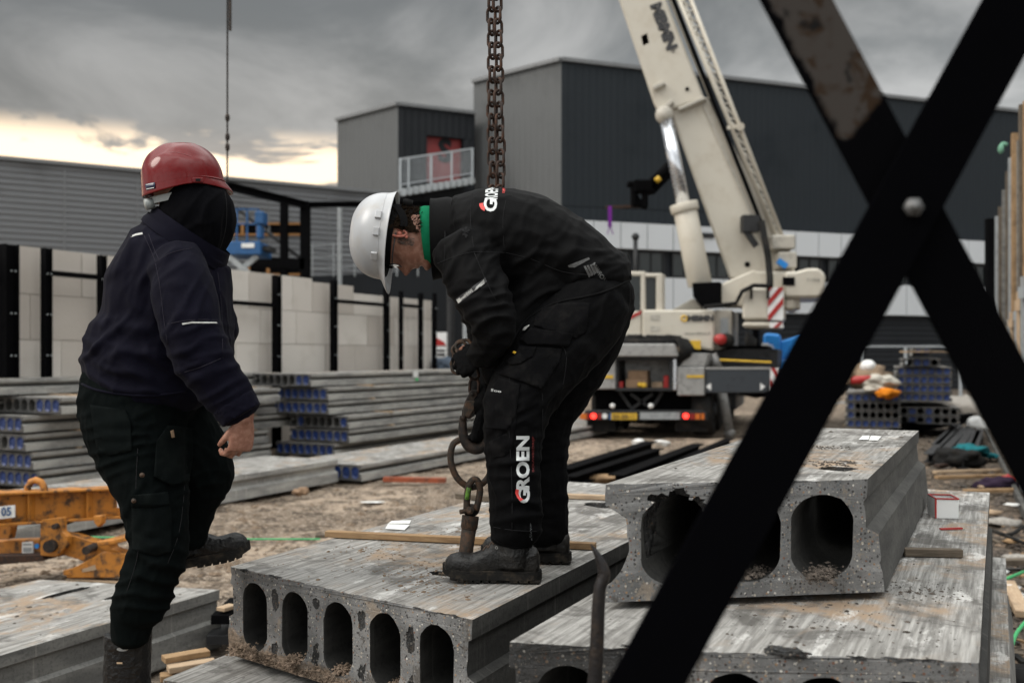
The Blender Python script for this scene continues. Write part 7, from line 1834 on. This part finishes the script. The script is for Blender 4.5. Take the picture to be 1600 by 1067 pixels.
# ================================================================ WORKER IN THE RED HELMET (walking up)
dB_ = 3.11
pB = thing('person', 'worker in a navy jacket and red helmet stepping up, seen from behind', 'person', (P(200, 1149, dB_).x, dB_, .46))
torsoB = [(238, 612, 0, 101, .165), (239, 585, 0, 106, .17), (241, 548, 0, 107, .175), (252, 505, 0, 92, .168), (258, 458, 0, 90, .175), (264, 420, 0, 84, .175), (270, 388, 0, 70, .15), (278, 362, 0, 52, .11), (284, 344, 0, 48, .09)]
armB = [(272, 408, -.12, 44, .075), (284, 440, -.17, 48, .08), (292, 480, -.20, 48, .08), (302, 525, -.22, 47, .075), (322, 568, -.22, 45, .07), (348, 606, -.21, 41, .062), (368, 634, -.20, 36, .055), (376, 646, -.20, 33, .050)]
armBf = [(265, 410, .14, 44, .075), (320, 480, .2, 40, .07), (345, 530, .22, 30, .055)]
legB = [(214, 625, -.02, 88, .13), (212, 660, -.04, 82, .13), (220, 705, -.06, 70, .12), (236, 762, -.08, 57, .105), (245, 815, -.09, 48, .092), (247, 862, -.09, 45, .09), (231, 905, -.09, 43, .085), (220, 938, -.09, 44, .082), (210, 960, -.09, 38, .072), (206, 972, -.09, 32, .062), (203, 1000, -.09, 29, .055)]
legBf = [(248, 630, .08, 70, .13), (276, 680, .1, 66, .125), (312, 725, .12, 52, .11), (318, 752, .13, 42, .10), (305, 785, .14, 34, .085), (292, 822, .15, 33, .078), (288, 845, .15, 31, .074)]
fwB = Vector((.84, .52, .10)).normalized(); upB = (Vector((-.02, 0, 1))-fwB*Vector((-.02, 0, 1)).dot(fwB)).normalized()
HB = Matrix.Translation(P(292, 311, dB_)) @ Matrix((fwB.cross(upB), fwB, upB)).transposed().to_4x4()
mb = MB(); head_mesh(mb, HB)
limb(mb, [(292, 335, 0, 30, .06), (280, 365, 0, 33, .065), (270, 400, 0, 45, .09)], dB_); limb(mb, torsoB[:-1], dB_, k=.72); limb(mb, armB, dB_, k=.6); limb(mb, armBf, dB_, k=.6); limb(mb, legB, dB_, k=.6); limb(mb, legBf, dB_, k=.6)
HH = frame(P(381, 662, dB_-.20), (-.18, .1, -1), (.62, -.78, .0))
limb(mb, [(372, 630, -.2, 14, .028), (381, 660, -.2, 12.5, .024)], dB_)
hand(mb, HH, (38, 42, 30), 1.0, 1, thumb=(28, 10), spread=5, scale=.92)
me = fused(mb, .0040, 1, .3); me.transform(world_of(pB).inverted()); me.materials.clear(); me.materials.append(M['skin'])
for p in me.polygons: p.use_smooth = True
child_mesh('body', me, pB)
hB, hcB, hrB = helmet(HB, pB, M['red_plastic'], 'red')
# ridges moulded in the red shell
def on_dome(a, el, k=1.0): return hcB+Vector((hrB[0]*math.cos(el)*math.sin(a)*k, hrB[1]*math.cos(el)*math.cos(a)*k, hrB[2]*math.sin(el)*k))
for s in (-1, 1):
    mb = MB(); mb.tube([HB @ (on_dome(R(180-s*14*math.cos(R(e*1.0))-s*10), R(e), 1.035) if e < 60 else on_dome(R(180-s*24), R(e), 1.035)) for e in range(6, 66, 6)], [.001]+[.0022]*8+[.001], 6) if False else None
pts = [HB @ (hcB+Vector((.031*s_, y, hrB[2]*math.sqrt(max(0, 1-(y/hrB[1])**2-(.031/hrB[0])**2))*1.035))) for s_ in (1,) for y in [(-.12+.24*k/20) for k in range(21)]]
for s_ in (1, -1):
    pts = [HB @ (hcB+Vector((.031*s_, y, hrB[2]*math.sqrt(max(0, 1-(y/hrB[1])**2-(.031/hrB[0])**2))*1.03+.001))) for y in [(-.104+.208*k/22) for k in range(23)]]
    mb = MB(); mb.tube(pts, [.001]+[.0032]*21+[.001], 6); mb.build('ridge', M['red_plastic'], hB, True)
hring(HB, hcB, hrB[0]+.0065, hrB[1]+.0075, -.004, .0024, M['red_plastic'], hB, 'rim_bead', 0, 360, 60, dz=lambda a: -.010*max(0, -math.cos(a))+.006*abs(math.sin(a))**6)
pts = []
for k in range(25):
    a = R(60+140*k/24); e = .30+.42*math.sin(math.pi*min(1, (k/24)*1.0))
    pts.append(HB @ on_dome(a, e, 1.04))
mb = MB(); mb.tube(pts, [.001]+[.0028]*23+[.001], 6); mb.build('ridge', M['red_plastic'], hB, True)
# ear clip slot
c = hcB+Vector((hrB[0]+.009, .012, -.012)); mb = MB(); mb.box((0, 0, 0), (.012, .034, .014)); mb.v = [HB @ (v+c) for v in mb.v]; mb.build('slot_clip', M['red_plastic'], hB, bevel=.002, seg=2)
mb = MB(); mb.box((0, 0, 0), (.004, .014, .007)); mb.v = [HB @ (v+c+Vector((.006, 0, 0))) for v in mb.v]; mb.build('slot', M['rubber'], hB)
# sticker at the back right
def on_skirt(a, z, out=.0): return HB @ (hcB+Vector(((.118+.012+out)*math.sin(a), (.140+.012+out)*math.cos(a), z)))

# sticker at the back
a0 = math.atan2(fwB.x, fwB.y)
def skirt_pt(a, z): return HB @ (hcB+Vector(((hrB[0]+.0105)*math.sin(a), (hrB[1]+.0115)*math.cos(a), z)))
aS = R(163); mb = MB(); cols = 5
vs = []
for k in range(cols+1):
    a = aS-R(20)*k/cols
    vs += [skirt_pt(a, -.028), skirt_pt(a, -.010)]
mb.add(vs, [(2*k, 2*k+2, 2*k+3, 2*k+1) for k in range(cols)]); stk = mb.build('sticker', paint('navy_sticker', (.01, .015, .05), .3), hB, True)
s_ = stk.modifiers.new('t', 'SOLIDIFY'); s_.thickness = .0006; s_.offset = 1
mb = MB(); vs = []
for k in range(cols+1):
    a = aS-R(2)-R(16)*k/cols
    for z0, z1 in ((-.0265, -.0245), (-.0135, -.0115)): vs += [HB @ (hcB+Vector(((hrB[0]+.0115)*math.sin(a), (hrB[1]+.0125)*math.cos(a), z))) for z in (z0, z1)]
mb.add(vs, [(4*k+q_, 4*k+4+q_, 4*k+5+q_, 4*k+1+q_) for k in range(cols) for q_ in (0, 2)]); mb.build('sticker_line', M['white'], stk)
# harness parts under the shell
arc = []
for k in range(17):
    a = R(75+180*k/16); arc.append(((.084*math.sin(a), -.006+.100*math.cos(a), .012-.016*math.sin(math.pi*k/16)), (math.sin(a), math.cos(a), 0)))
band_strip(HB, arc, .011, .004, 'headband', M['grey_plastic'], hB)
mb = MB(); mb.cyl(HB @ Vector((.006, -.104, -.012)), HB @ Vector((.006, -.128, -.016)), .017, n=18); mb.build('ratchet_knob', M['grey_plastic'], hB, True)
# black hood over head and neck
mb = MB(); limb(mb, [(297, 300, 0, 46, .098), (303, 318, 0, 55, .108), (308, 338, 0, 59, .112), (307, 362, 0, 54, .108), (303, 388, 0, 44, .10), (298, 408, 0, 36, .095)], dB_, n=30)
garment('hood', mb, M['fleece'], pB, .0045, 3, [(318, 350, 68, 60, 50, 9, 18), (290, 350, 60, 50, 40, 5, 16), (340, 360, 80, 60, 14, 6, 9)], .0022, 9, key='hoodB', fine=.0004)
seam('hood_seam', [(348, 286), (354, 320), (352, 360), (342, 392)], ['hoodB'], M['seam'], pB, .0014)
# trousers
mb = MB(); limb(mb, [(224, 600, 0, 92, .15), (216, 628, 0, 92, .16), (218, 655, 0, 88, .15)], dB_); limb(mb, legB, dB_, sub=5); limb(mb, legBf, dB_)
foldBT = [(170, 650, 20, 60, 50, 8, 16), (180, 700, 12, 60, 40, 9, 14), (250, 880, -20, 60, 40, 11, 16), (235, 930, 5, 60, 45, 12, 15), (240, 850, 35, 60, 30, 8, 14), (300, 720, -40, 60, 40, 8, 16), (215, 800, 50, 60, 50, 7, 20), (315, 760, 5, 40, 30, 8, 12), (260, 780, 70, 60, 40, 6, 18)]
trB = garment('trousers', mb, M['dark_trousers'], pB, .0058, 3, foldBT, .0038, 10, key='trB', fine=.0006)
# jacket
mb = MB(); limb(mb, torsoB, dB_, n=28); limb(mb, armB, dB_); limb(mb, armBf, dB_)
limb(mb, [(345, 420, .02, 12, .07), (350, 480, .02, 10, .08), (352, 540, .02, 9, .08), (350, 585, .02, 9, .07)], dB_, n=12)
foldBJ = [(160, 535, 25, 60, 26, 22, 30), (190, 560, -30, 70, 40, 12, 24), (230, 420, 55, 70, 40, 9, 22), (200, 470, 60, 80, 50, 10, 24), (300, 540, 15, 50, 40, 10, 18), (320, 590, 30, 50, 40, 10, 16), (290, 460, 70, 60, 40, 7, 22), (240, 560, -25, 80, 40, 11, 24), (350, 625, 40, 40, 30, 8, 14), (200, 600, -10, 70, 30, 9, 18), (262, 500, 75, 80, 25, 9, 26), (170, 410, 60, 60, 40, 9, 18)]
jkB = garment('jacket', mb, M['navy'], pB, .0058, 4, foldBJ, .0042, 7, key='jkB', fine=.0007)
# stand-up collar, tilted down to the front
def ring_band_b(name, seq, mat, parent, tilt, rbm, n=44, thick=.93):
    global dA
    keep = dA; dA = dB_
    o = ring_band(name, seq, mat, parent, tilt, thick, n, .02); dA = keep; return o
ring_band_b('collar', [(303, 360, 0, 66, .118), (298, 368, 0, 68, .122), (288, 384, 0, 72, .130), (278, 398, 0, 70, .135)], M['navy'], jkB, (112, 76), 0)
ring_band_b('collar_fold', [(294, 372, -.002, 71, .126), (289, 379, -.002, 73, .131), (286, 385, -.002, 74, .134)], M['navy'], jkB, (112, 76), 0, thick=.97)
JB, TB = ['jkB'], ['trB']
patch('reflective_piping', [(284, 505), (300, 502.5), (338, 503), (340, 505), (300, 505), (285, 507.5)], JB, M['reflex'], jkB, .0025, 6, thick=False, d0=dB_)
patch('reflective_piping', [(203, 369), (212, 365), (222, 363), (223, 366), (212, 368), (204, 371)], JB, M['reflex'], jkB, .0025, 4, thick=False, d0=dB_)
for pts in ([(225, 368), (235, 390), (243, 410)], [(232, 366), (241, 390), (248, 406)], [(243, 410), (268, 395), (300, 388)], [(243, 412), (250, 450), (256, 500), (262, 540)], [(262, 506), (300, 500), (340, 500)], [(275, 585), (310, 575), (345, 560)], [(340, 425), (346, 480), (348, 560)], [(330, 660), (362, 640), (385, 625)]): seam('seam', pts, JB, M['seam_navy'], jkB, .0012)
seam('hem', [(128, 600), (150, 609), (190, 616), (240, 618), (290, 612)], JB+TB, M['navy'], jkB, .0045, 0)
# cuff
mb = MB(); limb(mb, [(364, 628, -.205, 37, .057), (378, 650, -.205, 34, .053)], dB_, cap=False); garment('cuff', mb, M['navy'], pB, .0045, 2, (), .0015, 20, key='cuffB')
# trouser pockets, buttons, holster bags
pkB = fabric('dark_pocket_cloth', (.0045, .006, .006), .1, .4, (.014, .017, .016), 500)
patch('back_pocket', [(140, 632), (196, 640), (204, 660), (206, 704), (170, 712), (150, 700)], TB, pkB, trB, .005, 7, d0=dB_)
patch('holster_pocket', [(244, 690), (262, 664), (300, 668), (302, 710), (296, 752), (268, 758), (240, 744)], TB, pkB, trB, .016, 6, d0=dB_)
patch('cargo_pocket', [(205, 776), (262, 772), (268, 800), (268, 862), (244, 868), (206, 858)], TB, pkB, trB, .008, 6, d0=dB_)
patch('pocket_flap', [(203, 774), (262, 768), (266, 788), (240, 792), (205, 792)], TB, pkB, trB, .013, 6, d0=dB_)
patch('brass_tag', [(266, 673), (271, 671), (273, 683), (268, 684)], TB, M['cardboard'], trB, .020, 3, d0=dB_)
for x, y in ((222, 742), (209, 782)):
    h = hit(TB, x, y); c = h[0]-(h[0]-EYE).normalized()*.014; mb = MB(); mb.cyl(c, c-(h[0]-EYE).normalized()*.004, .0075, .0065, n=16); mb.cyl(c-(h[0]-EYE).normalized()*.004, c-(h[0]-EYE).normalized()*.005, .004, n=10); mb.build('button', M['rust2'], trB, True)
for pts in ([(290, 690), (288, 760), (280, 830), (262, 880)], [(215, 700), (212, 780), (216, 860), (196, 930)]): seam('seam', pts, TB, M['seam'], trB, .0012)
# boots
MBn = footM(P(153, 1149, dB_-.09), Vector((.93, .36, 0)))
MBn.translation.z = .46
bn_ = boot(MBn, pB, 'boot', M['boot_b'], M['sole'], L=.31, shaft=.315, lean=.06, sr=(.070, .060))
MBf = footM(P(246, 900, dB_+.155), Vector((.95, .22, .16)), Vector((-.15, 0, 1)))
bf_ = boot(MBf, pB, 'boot', M['boot_b'], M['sole'], L=.30, shaft=.16, lean=-.05, sr=(.058, .050))
mb = MB(); c = P(191, 1014, dB_-.18); 
for k_ in range(2): pass
bk_keys = [k for k in BV if k.startswith('boot')][-2:]
bNk = [k for k in BV if k.startswith('boot')][-2]
patch('oval_badge', [(191+9*math.cos(a), 1014+3.2*math.sin(a)) for a in [2*math.pi*k/16 for k in range(16)]], [bNk], M['galv'], bn_, .002, 3, thick=False, d0=dB_)
patch('brass_plate', [(182, 1034), (191, 1034), (191, 1037), (182, 1037)], [bNk], M['timber_pale'], bn_, .002, 3, thick=False, d0=dB_)
hp_ = [(166, 982), (175, 990), (200, 993), (236, 992)]
seam('boot_cuff', hp_, [bNk], M['boot_b'], bn_, .004, 0)
